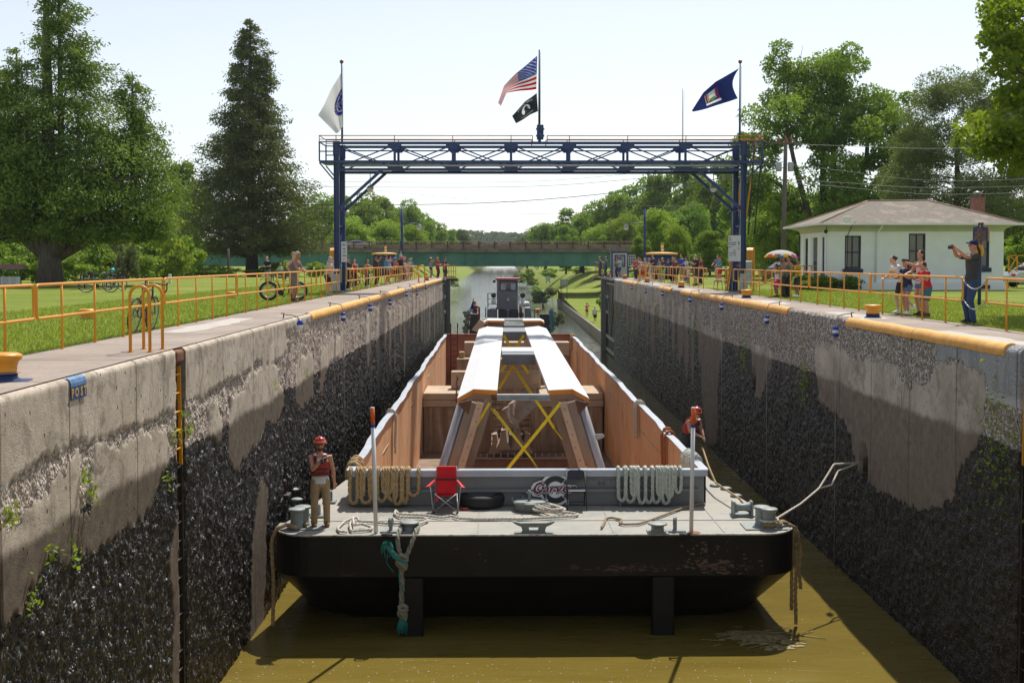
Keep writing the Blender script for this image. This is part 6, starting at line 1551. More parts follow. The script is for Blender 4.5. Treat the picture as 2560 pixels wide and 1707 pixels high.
def sash(place, h_, cols=2, sill=True, blind=True, label=None):
 f = MB(); x0, x1, z0, z1 = h_
 def bx_(a, b2, c_, d, y0, y1, mb=f):
  P = [place(a, c_, y0), place(b2, c_, y0), place(b2, d, y0), place(a, d, y0), place(a, c_, y1), place(b2, c_, y1), place(b2, d, y1), place(a, d, y1)]
  mb.add(P, [(0, 1, 2, 3), (7, 6, 5, 4), (0, 4, 5, 1), (1, 5, 6, 2), (2, 6, 7, 3), (3, 7, 4, 0)])
 t = .065; zm = (z0 + z1) / 2
 bx_(x0, x0 + t, z0, z1, .05, .16); bx_(x1 - t, x1, z0, z1, .05, .16); bx_(x0 + t, x1 - t, z1 - t, z1, .05, .16); bx_(x0 + t, x1 - t, z0, z0 + .09, .05, .16); bx_(x0 + t, x1 - t, zm - .03, zm + .03, .055, .15)
 for i in range(1, cols): xm = x0 + (x1 - x0) * i / cols; bx_(xm - .016, xm + .016, z0 + .09, z1 - t, .07, .13)
 o = f.build("window", M_NAVY, hs)
 if sill: s2 = MB(); bx_(x0 - .10, x1 + .10, z0 - .22, z0 - .002, -.06, .04, s2); s2.build("sill", M_NAVY, o)
 g_ = MB(); bx_(x0 + .01, x1 - .01, z0 + .02, z1 - .02, .135, .14, g_); g_.build("pane", mat("pane_blind", (.12, .13, .10), .08, var=.2, scale=.7, spec=.6), o)
 return o
for h_ in wins: sash(pf_, h_)
for i, h_ in enumerate(sidew):
 if i != 1: sash(pl_, h_, 2)
dr_ = MB(); h_ = sidew[1]; dr_.box((.12, (h_[0] + h_[1]) / 2, (h_[2] + h_[3]) / 2), (.06, h_[1] - h_[0], h_[3] - h_[2])); d_o = dr_.build("door", M_NAVY, hs)
MB().box((.085, (h_[0] + h_[1]) / 2, 1.95), (.02, .5, 1.1)).build("door_glass", mat("door_glass", (.16, .165, .14), .15), d_o)
MB().box((.07, h_[1] - .12, 1.3), (.03, .12, .18)).build("handle", M_DARK, d_o)
for h_ in ((2111, 2153), (2441, 2475)):
 a, b2 = (h_[0] - 1270) / 2900 * HY0 - HX0, (h_[1] - 1270) / 2900 * HY0 - HX0; MB().box(((a + b2) / 2, -.085, .12), (b2 - a, .03, .20)).build("basement_vent", M_DARK, hs)
dx_ = (2190 - 1270) / 2900 * HY0 - HX0
MB().tube([(dx_ + .12, -.55, 3.16), (dx_ + .1, -.45, 3.02), (dx_, -.06, 2.78), (dx_ - .03, -.06, .35)], .045, 8).build("downpipe", M_STUC, hs)
MB().tube([(.86, -.02, .6), (.9, -.03, 2.7), (1.0, -.3, 3.1), (1.05, -.75, 3.3)], .018, 5).build("cable", M_DARK, hs)
p = gy(2117, 548, 56.6); MB().box((p.x - HX0, -1.0, p.z), (.38, .06, .27), bev=.02).tube([(p.x - HX0, -.98, p.z - .13), (p.x - HX0, -.98, ze)], .02, 6).build("roof_antenna", M_WHITE, hs)
p = gy(2064, 579, 57.3); MB().ball((p.x - HX0, -.35, p.z), (.10, .10, .10), 12).tube([(p.x - HX0, -.35, p.z), (p.x - HX0 + .08, -.3, 3.2)], .02, 6).build("yard_lamp", M_DARK, hs)
MB().tube([(-.06, D - .1, .4), (-.06, D - .1, 2.8)], .04, 6).build("downpipe", M_DARK, hs)
MB().box((-.75, 2.72, .10), (1.4, 1.5, .22)).box((-1.6, 2.72, .02), (.4, 1.4, .12)).build("step", M_NEWC, hs)
for dy in (2.0, 3.45):
 MB().tube([(-.1, dy, 1.15), (-1.35, dy, 1.15), (-3.2, dy, .55), (-3.2, dy, 0)], .025, 6).tube([(-1.35, dy, .2), (-1.35, dy, 1.15)], .025, 6).tube([(-.35, dy, .2), (-.35, dy, 1.15)], .025, 6).tube([(-1.35, dy, .68), (-3.2, dy, .1)], .022, 6).build("handrail", M_YEL, hs)
# stairs and silver car at the right edge
yr_ = empty("stair_railing", gz(2516, 719, 0), 0, "yellow stair railing with diagonal braces at the right end of the white house", "railing")
q = MB(); zt2 = 1.42
for x in (.1, .55, 1.2): q.bar((x, 0, 0), (x, 0, zt2 + .3), .05, .05)
q.bar((.05, 0, zt2 + .28), (1.6, 0, zt2 + .28), .05, .05); q.bar((.05, 0, .85), (1.6, 0, .85), .05, .05); q.bar((.1, 0, .85), (.55, 0, zt2 + .25), .04, .04); q.bar((.55, 0, .85), (1.2, 0, .3), .04, .04); q.bar((.15, 0, zt2 + .25), (1.2, 0, .9), .04, .04)
q.build("railing", M_YEL, yr_)
def car(name, loc, rz, col, label):
 c_ = empty(name, loc, rz, label, "car"); m1 = mat("car_" + col[0], col[1], .28, .3, var=.03, coat=.5)
 pr = [(-2.25, .30), (-2.3, .62), (-2.15, .80), (-1.5, .88), (-.85, 1.34), (-.3, 1.44), (.5, 1.42), (1.3, 1.02), (2.1, .90), (2.3, .66), (2.28, .32)]
 V = []; F = []
 for s_, ww in ((-1, .82), (-.86, .88), (.86, .88), (1, .82)):
  for (x, z) in pr:
   ins = max(0, (z - .9)) * .38; V.append((x, (ww - ins) * (1 if s_ > 0 else -1) * (1 if abs(s_) < 1 else 1.0), z))
 n_ = len(pr)
 for i in (1,):
  for j in range(n_): F.append((i * n_ + j, i * n_ + (j + 1) % n_, (i + 1) * n_ + (j + 1) % n_, (i + 1) * n_ + j))
 F += [tuple(n_ + j for j in range(n_)), tuple(2 * n_ + j for j in reversed(range(n_)))]
 MB().add(V, F).build("body", m1, c_)
 for s_ in (-1, 1): MB().add([(-1.35, s_ * .862, .93), (1.1, s_ * .83, 1.0), (.45, s_ * .70, 1.36), (-.72, s_ * .70, 1.30)], [(0, 1, 2, 3)]).build("window", M_GLASS, c_)
 MB().add([(1.28, -.72, 1.05), (1.28, .72, 1.05), (.54, .62, 1.40), (.54, -.62, 1.40)], [(0, 1, 2, 3)]).add([(-1.46, -.72, .92), (-1.46, .72, .92), (-.86, .62, 1.32), (-.86, -.62, 1.32)], [(0, 1, 2, 3)]).build("windscreen", M_GLASS, c_)
 for x in (-1.42, 1.42):
  for s_ in (-1, 1):
   w2 = MB().lathe([(.2, -.1), (.31, -.1), (.33, -.06), (.33, .06), (.31, .1), (.2, .1)], c=(x, s_ * .80, .33), n=20, M=Matrix.Rotation(R(90), 3, 'X')).build("wheel", M_BLK, c_)
   MB().lathe([(0, -.09), (.2, -.09), (.2, .09), (0, .09)], c=(x, s_ * .81, .33), n=14, M=Matrix.Rotation(R(90), 3, 'X')).build("rim", M_STEEL, w2)
 for x, mt in ((2.27, M_WHITE), (-2.27, M_REDC)):
  for s_ in (-1, 1): MB().box((x, s_ * .62, .68), (.06, .3, .12)).build("headlight" if x > 0 else "tail_light", mt, c_)
 return c_
car("parked_car", (gy(2560, 690, 61.5).x + 1.2, 61.5, 0), R(8), ("silver", (.45, .47, .48)), "silver parked car cut off by the right picture edge beside the white house")
car("parked_car", (gy(1972, 690, 95).x, 95, -.02), R(10), ("dark", (.03, .035, .05)), "dark parked car half hidden behind the umbrella group")
# historic marker
hm_ = empty("historic_marker", gz(2448, 762, 0), R(-72), "dark blue and gold historic marker on a blue post behind the photographer", "sign")
MB().tube([(0, 0, 0), (0, 0, 1.72)], .055, 10).build("post", mat("marker_blue", (.02, .03, .13), .45), hm_)
MB().lathe([(.055, 0), (.11, .06), (.12, .22), (.07, .36), (.05, .40)], c=(0, 0, 1.55), n=12).build("socket", M_YEL, hm_)
o_ = [(-.33, 0), (-.08, 0), (-.08, -.10), (.08, -.10), (.08, 0), (.33, 0), (.33, .44), (.10, .46), (.10, .58), (-.10, .58), (-.10, .46), (-.33, .44)]
MB().prism([(a * 1.05, b2 * 1.03 - .01) for a, b2 in o_], (0, .012, 2.05), (1, 0, 0), (0, 0, 1), (0, .03, 0)).build("border", mat("marker_gold", (.55, .27, .03), .5), hm_)
MB().prism(o_, (0, -.008, 2.05), (1, 0, 0), (0, 0, 1), (0, .06, 0)).build("plate", mat("marker_blue", (.02, .03, .13)), hm_)
q = MB()
scribble(q, -.12, .14, 2.40, .06, -.012, 5)
for i in range(5): scribble(q, -.24 - .01 * i, .26, 2.325 - .06 * i, .032, -.012, 30 + i)
scribble(q, -.06, .07, 2.0, .03, -.012, 9); q.prism([(-.03, 0), (.03, 0), (.04, .07), (0, .1), (-.03, .07)], (0, -.012, 2.48), (1, 0, 0), (0, 0, 1), (0, .003, 0)); q.build("lettering", mat("marker_gold", (.55, .27, .03), .5), hm_)

# ------------------------------------------------------------------ road bridge
brY = 190.0
br = empty("road_bridge", (0, brY, 0), 0, "long green girder road bridge crossing the canal beyond the lock", "bridge")
M_GRN = mat("girder_green", (.065, .20, .155), .6, var=.2, scale=.3, dirt=(.05, .15, .115), dirt_amt=.4)
M_BCON = mat("bridge_concrete", (.19, .165, .14), .9, var=.25, scale=.4, dirt=(.12, .10, .085))
M_BRL = mat("bridge_rail", (.25, .165, .12), .7, var=.25, scale=.5)
XA, XB = -95, 45
MB().box(((XA + XB) / 2, 0, 1.70), (XB - XA, .35, 2.25)).box(((XA + XB) / 2, -.1, .58), (XB - XA, .6, .06)).box(((XA + XB) / 2, 9, 1.70), (XB - XA, .35, 2.2)).build("girder", M_GRN, br)
for x in range(XA, XB, 4): MB().box((x, -.2, 1.7), (.06, .2, 2.2)).build("girder_rib", M_GRN, br)
MB().box(((XA + XB) / 2, 4.5, 3.12), (XB - XA, 10.4, .56)).build("deck", M_BCON, br)
rl = MB()
for dy in (-.5, 9.5): rl.box(((XA + XB) / 2, dy, 3.95), (XB - XA, .12, .34)).box(((XA + XB) / 2, dy, 3.62), (XB - XA, .10, .12)).tube([(XA, dy, 4.62), (XB, dy, 4.62)], .035, 5)
rl.build("guard_rail", M_BRL, br)
for dy in (-.55, 9.55):
 rp_ = MB()
 for i in range(int((XB - XA) / 2.55)): x = XA + 1 + 2.55 * i; rp_.box((x, dy, 3.9), (.22, .18, 1.45)).box((x + .3, dy + .05, 3.9), (.08, .1, 1.3))
 o_ = rp_.build("rail_posts", mat("rail_post_rust", (.10, .05, .035), .8, var=.4), br); o_["kind"] = "stuff"
for x in (-25.3, -62, 27):
 pr_ = MB()
 for dy in (1, 4.5, 8): pr_.box((x, dy, -2.4), (1.1, 1.0, 6.0))
 pr_.box((x, 4.5, .38), (1.3, 8.8, .5)); pr_.build("pier", M_BCON, br)
car("road_car", (gy(893, 625, brY + 2.2).x, brY + 2.2, 3.41), 0, ("pale", (.42, .47, .55)), "silver car driving over the green road bridge")

# ------------------------------------------------------------------ trees
def mat_leaf(name, lo, hi, tr=.42):
 if name in MATS: return MATS[name]
 m = bpy.data.materials.new(name); m.use_nodes = True; nt = m.node_tree; k = NB(nt); nt.nodes.remove(nt.nodes["Principled BSDF"])
 a = k.n("ShaderNodeAttribute"); a.attribute_name = "tint"
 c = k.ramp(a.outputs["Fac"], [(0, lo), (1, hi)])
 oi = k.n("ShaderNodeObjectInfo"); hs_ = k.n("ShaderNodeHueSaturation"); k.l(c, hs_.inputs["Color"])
 k.l(k.math('ADD', .82, k.math('MULTIPLY', oi.outputs["Random"], .36)), hs_.inputs["Value"]); k.l(k.math('ADD', .487, k.math('MULTIPLY', oi.outputs["Random"], .026)), hs_.inputs["Hue"])
 d = k.n("ShaderNodeBsdfDiffuse"); t = k.n("ShaderNodeBsdfTranslucent"); g = k.n("ShaderNodeBsdfGlossy"); g.inputs["Roughness"].default_value = .45; g.inputs["Color"].default_value = (.5, .5, .5, 1)
 x = k.n("ShaderNodeMixShader"); x.inputs[0].default_value = tr; y = k.n("ShaderNodeMixShader"); y.inputs[0].default_value = .045
 k.l(hs_.outputs[0], d.inputs[0]); k.l(k.mix(.5, hs_.outputs[0], (.24, .29, .015)), t.inputs[0])
 k.l(d.outputs[0], x.inputs[1]); k.l(t.outputs[0], x.inputs[2]); k.l(x.outputs[0], y.inputs[1]); k.l(g.outputs[0], y.inputs[2]); k.l(y.outputs[0], nt.nodes["Material Output"].inputs[0])
 MATS[name] = m; return m
ML_CED = mat_leaf("leaf_cedar", (0.0686, 0.134, 0.024), (0.214, 0.3, 0.0515), 0.3)
ML_SPR = mat_leaf("leaf_spruce", (0.0653, 0.106, 0.0326), (0.156, 0.2, 0.0668), 0.28)
ML_DEC = mat_leaf("leaf_green", (0.116, 0.243, 0.0296), (0.286, 0.442, 0.0633), .48)
ML_LGT = mat_leaf("leaf_light", (0.171, 0.305, 0.0287), (0.377, 0.511, 0.0574), .5)
ML_PIN = mat_leaf("leaf_pine", (0.0875, 0.144, 0.0525), (0.21, 0.28, 0.101), .35)
ML_MAP = mat_leaf("leaf_maple", (0.101, 0.194, 0.00862), (0.287, 0.389, 0.0259), .55)
ML_GRY = mat_leaf("leaf_greygreen", (.10, .12, .06), (.24, .27, .16), .35)
ML_FAR = mat_leaf("leaf_far", (0.065, 0.111, 0.0455), (0.13, 0.182, 0.0715), .35)
M_BARK = mat("bark", (.12, .10, .085), .95, var=.35, scale=2.5, sc=(3, 3, .4), dirt=(.055, .045, .04), dirt_amt=.4, bump=.5, bs=9)
M_BARKD = mat("bark_dark", (.055, .042, .034), .95, var=.35, scale=2.5, sc=(3, 3, .4), bump=.4, bs=9)
def leaf_mesh(name, C, D, size, mt, rng, ratio=.5, tint=None, parent=None):
 """rhombic leaf sprays: centres C, pointing directions D"""
 n = len(C); D = D / (np.linalg.norm(D, axis=1, keepdims=True) + 1e-9)
 r = rng.normal(size=(n, 3)); S = np.cross(D, r); S /= np.linalg.norm(S, axis=1, keepdims=True) + 1e-9
 L = (size * rng.uniform(.6, 1.35, n))[:, None]; Wd = L * ratio * rng.uniform(.7, 1.3, (n, 1))
 V = np.stack([C - D * L * .5, C + S * Wd * .5 + D * L * .08, C + D * L * .5, C - S * Wd * .5 - D * L * .05], 1).reshape(-1, 3)
 F = np.arange(n * 4).reshape(n, 4)
 t = rng.uniform(0, 1, n) if tint is None else tint
 return np_mesh(name, V, F, mt, parent=parent, attrs={"tint": np.repeat(np.clip(t, 0, 1), 4)})
def trunk_mb(H, r, lean=(0, 0), n=10, seg=8, flare=1.35):
 P = [(lean[0] * (i / seg) ** 1.5, lean[1] * (i / seg) ** 1.5, H * i / seg) for i in range(seg + 1)]
 rr = [r * (1 - .88 * i / seg) * (flare if i == 0 else (1.08 if i == 1 else 1)) for i in range(seg + 1)]
 return MB().tube([(P[0][0], P[0][1], -.2)] + P[1:], rr, n)
def conifer(name, loc, H, prof, base, n_br, leaf, mt, label, seed, r_trunk, per=34, bark=None, up=.15, stems=None):
 """upright crown of drooping sprays; prof(t) is the crown radius at height fraction t"""
 rng = np.random.default_rng(seed); q = random.Random(seed)
 o = empty(name, loc, 0, label, "tree"); tk = trunk_mb(H, r_trunk, seg=10); C = []; D = []; T = []
 for (sx, sy, sh, pf2, b0, nb) in (stems or [(0, 0, H, prof, base, n_br)]):
  if stems and (sx or sy): tk.tube([(0, 0, 1.6), (sx * .35, sy * .35, 2.5), (sx, sy, 5), (sx, sy, sh)], [r_trunk * .75, r_trunk * .6, r_trunk * .4, .04], 8)
  for i in range(nb):
   t = b0 + (1 - b0) * (1 - (1 - (i + q.random()) / nb) ** .62) if True else 0
   az = q.uniform(0, math.tau); Rr = pf2(t) * q.uniform(.50, 1.24) * (1 + .18 * math.sin(az * 3 + t * 9)); h0 = sh * t
   rise = up * Rr; d = np.array([math.cos(az), math.sin(az), 0])
   if i % 5 == 0 and Rr > .8: tk.tube([(sx, sy, h0 - Rr * .1), (sx + d[0] * Rr * .75, sy + d[1] * Rr * .75, h0 + rise * .4)], [.05 + .02 * Rr, .015], 5)
   m = int(per * (.45 + .55 * min(1, Rr / 3.0))); s_ = rng.uniform(.25, 1.0, m) ** .75
   c = np.array([sx, sy, h0]) + np.outer(s_ * Rr, d); c[:, 2] += rise * s_ - .18 * Rr * s_ ** 2
   wd = .16 * Rr * (1.15 - s_) + .20; c += rng.normal(size=(m, 3)) * np.stack([wd, wd, wd * .55], 1)
   C.append(c); dd = np.tile(d * .7, (m, 1)) + rng.normal(size=(m, 3)) * .55; dd[:, 2] -= .35; D.append(dd)
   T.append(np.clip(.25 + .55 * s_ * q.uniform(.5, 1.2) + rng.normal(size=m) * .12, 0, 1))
 tk.build("trunk", bark or M_BARK, o)
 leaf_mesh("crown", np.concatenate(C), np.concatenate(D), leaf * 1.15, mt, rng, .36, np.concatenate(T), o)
 return o
def clumpy(name, loc, H, rad, n_cl, per, leaf, mt, label, seed, r_trunk, base=.3, limbs=7, cat="tree", group=None, bark=None, cl=.30, shape=None, ratio=.62, lk=.42, flat=False):
 """broad crown of leaf clumps carried on limbs"""
 rng = np.random.default_rng(seed); q = random.Random(seed)
 o = empty(name, loc, 0, label, cat, group); tk = trunk_mb(H * .8, r_trunk, (q.uniform(-.4, .4), q.uniform(-.4, .4)), 8, 7)
 C = []; D = []; T = []; ctr = []
 while len(ctr) < n_cl:
  x, y, z = rng.uniform(-1, 1, 3); w2 = x * x + y * y + z * z
  if w2 > 1 or w2 < .10: continue
  if z < -.2 and math.hypot(x, y) > .85: continue
  ctr.append((x * rad, y * rad, H * base + (z * .5 + .5) * H * (1 - base) * .93))
 if shape: ctr = shape(q)
 for i, p in enumerate(ctr):
  p = np.array(p); rr = rad * cl * q.uniform(.65, 1.25)
  if i < limbs * 3:
   st_ = (0, 0, p[2] - .5 if flat else max(H * base * .6, p[2] * q.uniform(.35, .6))); m_ = (p[0] * .45 + q.uniform(-.2, .2), p[1] * .45, st_[2] + (p[2] - st_[2]) * .6)
   tk.tube([st_, m_, tuple(p)], [r_trunk * lk * (1 if i < limbs else .6), r_trunk * lk * .6 * (1 if i < limbs else .6), .02], 6)
  m = int(per * q.uniform(.7, 1.3)); u = rng.normal(size=(m, 3)); u /= np.linalg.norm(u, axis=1, keepdims=True)
  s_ = rng.uniform(.35, 1.05, (m, 1)) ** .6; c = p + u * s_ * rr * np.array([1.1, 1.1, .78]); C.append(c)
  dd = u + rng.normal(size=(m, 3)) * .9; dd[:, 2] -= .25; D.append(dd)
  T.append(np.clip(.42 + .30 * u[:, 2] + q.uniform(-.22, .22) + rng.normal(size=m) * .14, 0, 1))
 tk.build("stem" if cat == "shrub" else "trunk", bark or M_BARKD, o)
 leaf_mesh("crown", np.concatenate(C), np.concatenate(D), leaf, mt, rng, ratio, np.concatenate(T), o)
 return o
def at_px(u, Y, z=-.05): p = gy(u, 653, Y); return Vector((p.x, Y, z))
def ztop(v, Y): return 1.4 + (653 - v) * Y / 2900.0

# big twin-stemmed cedar at left
def pA(t): return 5.9 * (1 - t) ** .55 * (.45 + .75 * min(1, (t - .12) / .12)) if t < .5 else 5.9 * (1 - t) ** .55 * (.92 - .40 * min(1, (t - .5) / .25))
def pB(t): return 3.9 * max(0, 1 - t) ** .62 * min(1, .5 + (t - .2) * 3)
conifer("cedar_tree", at_px(125, 67.7), 19.5, None, .15, 0, .185, ML_CED, "huge dark cedar with thick grey trunk at the left edge of the lawn", 3, .62, per=215,
  stems=[(.75, 0, 19.8, pA, .13, 330), (4.6, 1.0, 12.4, pB, .22, 190), (-3.4, .5, 13.2, lambda t: 4.2 * (1 - t) ** .6, .2, 190), (-1.5, -.6, 13.6, lambda t: 3.6 * (1 - t) ** .6, .3, 120), (2.2, -1.2, 10.0, lambda t: 3.2 * (1 - t) ** .6, .26, 90)])
def pC(t):
 return np.interp(t, [.05, .085, .15, .22, .34, .5, .68, .85, .95, 1.0], [3.2, 5.7, 6.7, 6.6, 5.6, 4.1, 2.9, 1.9, 1.0, .15])
conifer("spruce_tree", at_px(630, 120), 26.3, pC, .085, 620, .27, ML_SPR, "tall pointed dark conifer standing alone behind the left walk", 9, .55, per=170, bark=M_BARKD)
# cottonwood behind the house
def cw(q):
 out = []
 for (x0, y0, z0, n, sp) in ((-6.3, 0, 7.2, 6, 1.0), (-5.2, 1, 10.6, 7, 1.2), (-3.9, -1, 14.2, 8, 1.3), (-2.6, 0, 17.0, 6, 1.1), (-.2, 1, 15.6, 7, 1.2), (.9, 0, 17.2, 8, 1.2), (3.4, 0, 14.6, 9, 1.4), (5.0, 1, 13.0, 8, 1.3),
                               (6.3, 0, 10.2, 6, 1.1), (4.2, -1, 9.2, 7, 1.2), (-1.6, 0, 12.2, 8, 1.3), (1.2, -1, 12.2, 9, 1.4), (-3.2, 1, 6.6, 6, 1.1), (.4, -1, 8.0, 8, 1.3), (2.4, 0, 5.6, 6, 1.2), (-1.5, 0, 5.2, 6, 1.2), (4.9, 0, 6.0, 5, 1.0)):
  for i in range(int(n * 1.5)): out.append((x0 + q.gauss(0, sp * .9), y0 + q.gauss(0, sp * 1.2), z0 + q.gauss(0, sp * .65)))
 return out
o = clumpy("cottonwood_tree", at_px(2060, 95), 18.5, 3.0, 10, 460, .245, ML_DEC, "tall open-crowned broadleaf tree rising behind the white house", 21, .55, base=.2, limbs=0, cl=.40, shape=cw)
lm_ = MB()
for pts in ([(0, 0, 0), (-1.2, 0, 5), (-2.4, 0, 9), (-3.4, 0, 13.5), (-3.0, 0, 16.5)], [(0, 0, 2), (.8, 0, 7), (.6, 0, 12), (.9, 0, 16.5)], [(.3, 0, 2), (2.4, 0, 6), (3.4, 0, 10), (3.6, 0, 14)], [(2.4, 0, 6), (4.4, 0, 8.2), (6.0, 0, 10)], [(-1.2, 0, 5), (-3.6, 0, 7.6), (-5.6, 0, 8.8)], [(1.5, 0, 4), (3.4, 0, 6.4), (5.4, 0, 7.4)], [(-3.0, 0, 15), (-3.6, 0, 18.6)], [(-2.6, 0, 15), (-1.9, 0, 19)]):
 lm_.tube(pts, [.36, .28, .19, .12, .03][:len(pts)] if len(pts) > 3 else ([.26, .16, .04] if len(pts) == 3 else [.05, .01]), 8)
lm_.build("limb", M_BARK, o)
# pine at the right
def pn(q):
 out = []
 for lv in range(9):
  z = 3.6 + lv * 1.22; rr = np.interp(z, [3, 6, 9, 12, 14.4], [5.2, 5.4, 4.6, 3.2, .8])
  for i in range(int(5 + rr * 3.2)):
   a = q.uniform(0, 6.28); s_ = q.uniform(.35, 1) ** .6; out.append((math.cos(a) * rr * s_, math.sin(a) * rr * s_, z + q.gauss(0, .25) + .25 * s_))
 return out
clumpy("pine_tree", at_px(2395, 80), 14.3, 3.0, 10, 640, .21, ML_PIN, "broad blue-green pine with layered limbs behind the chimney", 31, .42, base=.2, limbs=34, cl=.36, shape=pn, ratio=.30, lk=.14, flat=True)
# maple reaching in from the right edge
def mp(q):
 out = []
 def blob(u0, u1, v0, v1, n, Y0=28.0, Y1=33.0):
  for i in range(n):
   Y = q.uniform(Y0, Y1); u = q.uniform(u0, u1); v = q.uniform(v0, v1); p = gy(u, v, Y); out.append((p.x - 17.3, p.y - 30, p.z))
 blob(2490, 2720, -60, 190, 40); blob(2450, 2560, 60, 120, 6); blob(2520, 2700, 180, 260, 14); blob(2530, 2720, 250, 420, 26); blob(2420, 2540, 300, 360, 12); blob(2500, 2600, 330, 400, 10); blob(2440, 2500, 330, 370, 3); blob(2470, 2560, 0, 60, 6); blob(2600, 2900, -300, 400, 40, 26, 34)
 return out
clumpy("maple_tree", (17.3, 30, 0), 11, 3.0, 10, 170, .145, ML_MAP, "bright green maple reaching in from the upper right edge", 41, .30, base=.2, limbs=22, cl=.17, shape=mp, ratio=.75)

# generic trees and shrubs, one of each kind built and then copied
def proto(seed, mt, rad=4.2, H=11, n=70, per=330, leaf=.34, nm="broadleaf_tree"): return clumpy(nm, (0, -400, -60), H, rad, n, per, leaf, mt, "x", seed, .3, base=.12, limbs=6, cl=.33)
PR = [proto(101, ML_DEC), proto(102, ML_LGT), proto(103, ML_DEC, 3.6, 12), proto(104, ML_FAR, 4.4, 10)]
used = [False] * 4
def put(kind, u, vt, Y, zb, w_px, label, group, name="broadleaf_tree"):
 o = PR[kind] if not used[kind] else copy_tree(PR[kind]); used[kind] = True
 H0 = (11, 11, 12, 10)[kind]; r0 = (4.2, 4.2, 3.6, 4.4)[kind]
 h = ztop(vt, Y) - zb; sxy = w_px * 1.3 * Y / 2900 / 2 / (r0 * 1.18)
 o.location = at_px(u, Y, zb); o.scale = (sxy, sxy, h / H0); o.rotation_euler = (0, 0, rnd.uniform(0, 6.28)); o.name = name
 tag(o, label, "tree", group); return o
GL, GR_, GF, GB = "trees on the left bank beyond the bridge", "trees on the right bank slope", "dark trees behind the left lawn", "trees behind the white house"
# left bank, beyond the bridge: (px, top row, distance, ground, width px, kind)
lst = [(775, 478, 215, 0, 120, 2, "rounded dark tree beyond the bridge, just left of the gantry column"), (838, 486, 225, 0, 95, 0, "full green tree beyond the bridge, seen between column and hanging lamp"), (896, 473, 250, 0, 110, 2, "tallest tree of the left bank, below the hanging lamp"),
       (880, 540, 205, 0, 90, 1, "lower light green tree just above the car on the bridge"), (945, 490, 260, 0, 100, 0, "broad tree right of the tallest one on the left bank"), (1000, 493, 275, 0, 90, 2, "dark tree behind the left street lamp globe"), (965, 548, 215, 0, 80, 1, "pale low tree above the bridge rail left of the street lamp"),
       (1040, 517, 300, 0, 80, 0, "sloping tree right of the left street lamp globe"), (1080, 545, 330, 0, 70, 0, "smaller tree where the left bank tree line falls"), (1115, 565, 360, 0, 60, 2, "low dark tree near the end of the left tree line"), (1148, 573, 420, 0, 50, 3, "last low tree of the left tree line above the water"), (1030, 560, 220, 0, 70, 1, "light bush-like tree above the bridge rail right of the street lamp")]
for u, v, Y, zb, w2, k, lb in lst: put(k, u, v, Y, zb, w2, lb, GL)
lst = [(1364, 556, 300, -1, 90, 0, "lone rounded tree above the right end of the water"), (1318, 588, 420, -1, 60, 3, "small distant tree left of the lone rounded tree"), (1455, 505, 260, -1, 120, 2, "dark tree at the left end of the right bank woods"), (1530, 482, 240, -1, 110, 0, "tall green tree left of the right street lamp"), (1590, 440, 250, -1, 130, 2, "tallest dark tree at the top of the right bank woods"),
       (1660, 428, 230, -1, 130, 0, "tall green tree behind the right knee brace"), (1735, 400, 220, -1, 130, 0, "tall green tree behind the hanging lamp at right"), (1800, 385, 200, -1, 120, 2, "tall tree behind the right gantry column"), (1560, 535, 215, -1, 80, 1, "bright tree behind the right street lamp arm"), (1500, 560, 215, -1, 70, 1, "feathery pale tree above the white shed"),
       (1640, 520, 140, 0, 90, 1, "bright green tree behind the blue cabin beacon"), (1690, 560, 125, 0, 60, 1, "bright low tree right of the blue cabin beacon"), (1775, 575, 105, 0, 75, 0, "round dark bushy tree beside the right gantry stairs"), (1720, 500, 170, 0, 90, 2, "dark tree above the crowd on the right walk"), (1415, 560, 230, -1, 60, 0, "low tree at the bridge end above the right bank"), (1600, 590, 130, 0, 50, 0, "low green tree left of the blue cabin beacon")]
for u, v, Y, zb, w2, k, lb in lst: put(k, u, v, Y, zb, w2, lb, GR_)
lst = [(20, 560, 100, 0, 130, 0, "dark tree behind the notice kiosk at the left edge"), (70, 540, 108, 0, 140, 2, "dark tree left of the cedar trunk, in the thicket"), (165, 560, 105, 0, 130, 0, "dark tree right of the cedar trunk, in the thicket"), (245, 555, 110, 0, 130, 2, "dark tree behind the picnic table and touring bicycles"), (330, 560, 118, 0, 130, 0, "dark tree in the thicket between cedar and tall conifer"), (400, 520, 125, 0, 120, 1, "light tree in the gap between cedar and tall conifer"), (460, 400, 150, 0, 120, 0, "tall tree showing in the gap left of the tall conifer"), (500, 600, 230, 0, 100, 2, "dark tree beyond the bridge at the left flank of the tall conifer"), (700, 560, 230, 0, 110, 1, "light tree beyond the bridge behind the left gantry column")]
for u, v, Y, zb, w2, k, lb in lst: put(k, u, v, Y, zb, w2, lb, GF)
lst = [(1880, 420, 130, 0, 130, 0, "green tree right of the gantry stairs"), (1930, 500, 110, 0, 110, 1, "pale green tree behind the umbrella"), (1990, 480, 120, 0, 120, 2, "dark tree right of the utility pole"), (2060, 470, 115, 0, 130, 0, "dark green tree over the left roof end"), (2150, 450, 112, 0, 130, 2, "dark tree over the middle of the roof"), (2240, 460, 112, 0, 130, 0, "green tree behind the right half of the roof"), (2520, 480, 100, 0, 140, 2, "dark tree at the right edge behind the house"), (2330, 500, 110, 0, 120, 0, "tree under the pine behind the roof"), (2580, 560, 85, 0, 120, 1, "light tree at the right edge above the silver car"), (1850, 560, 120, 0, 70, 1, "pale low tree beside the right life ring box")]
for u, v, Y, zb, w2, k, lb in lst: put(k, u, v, Y, zb, w2, lb, GB)
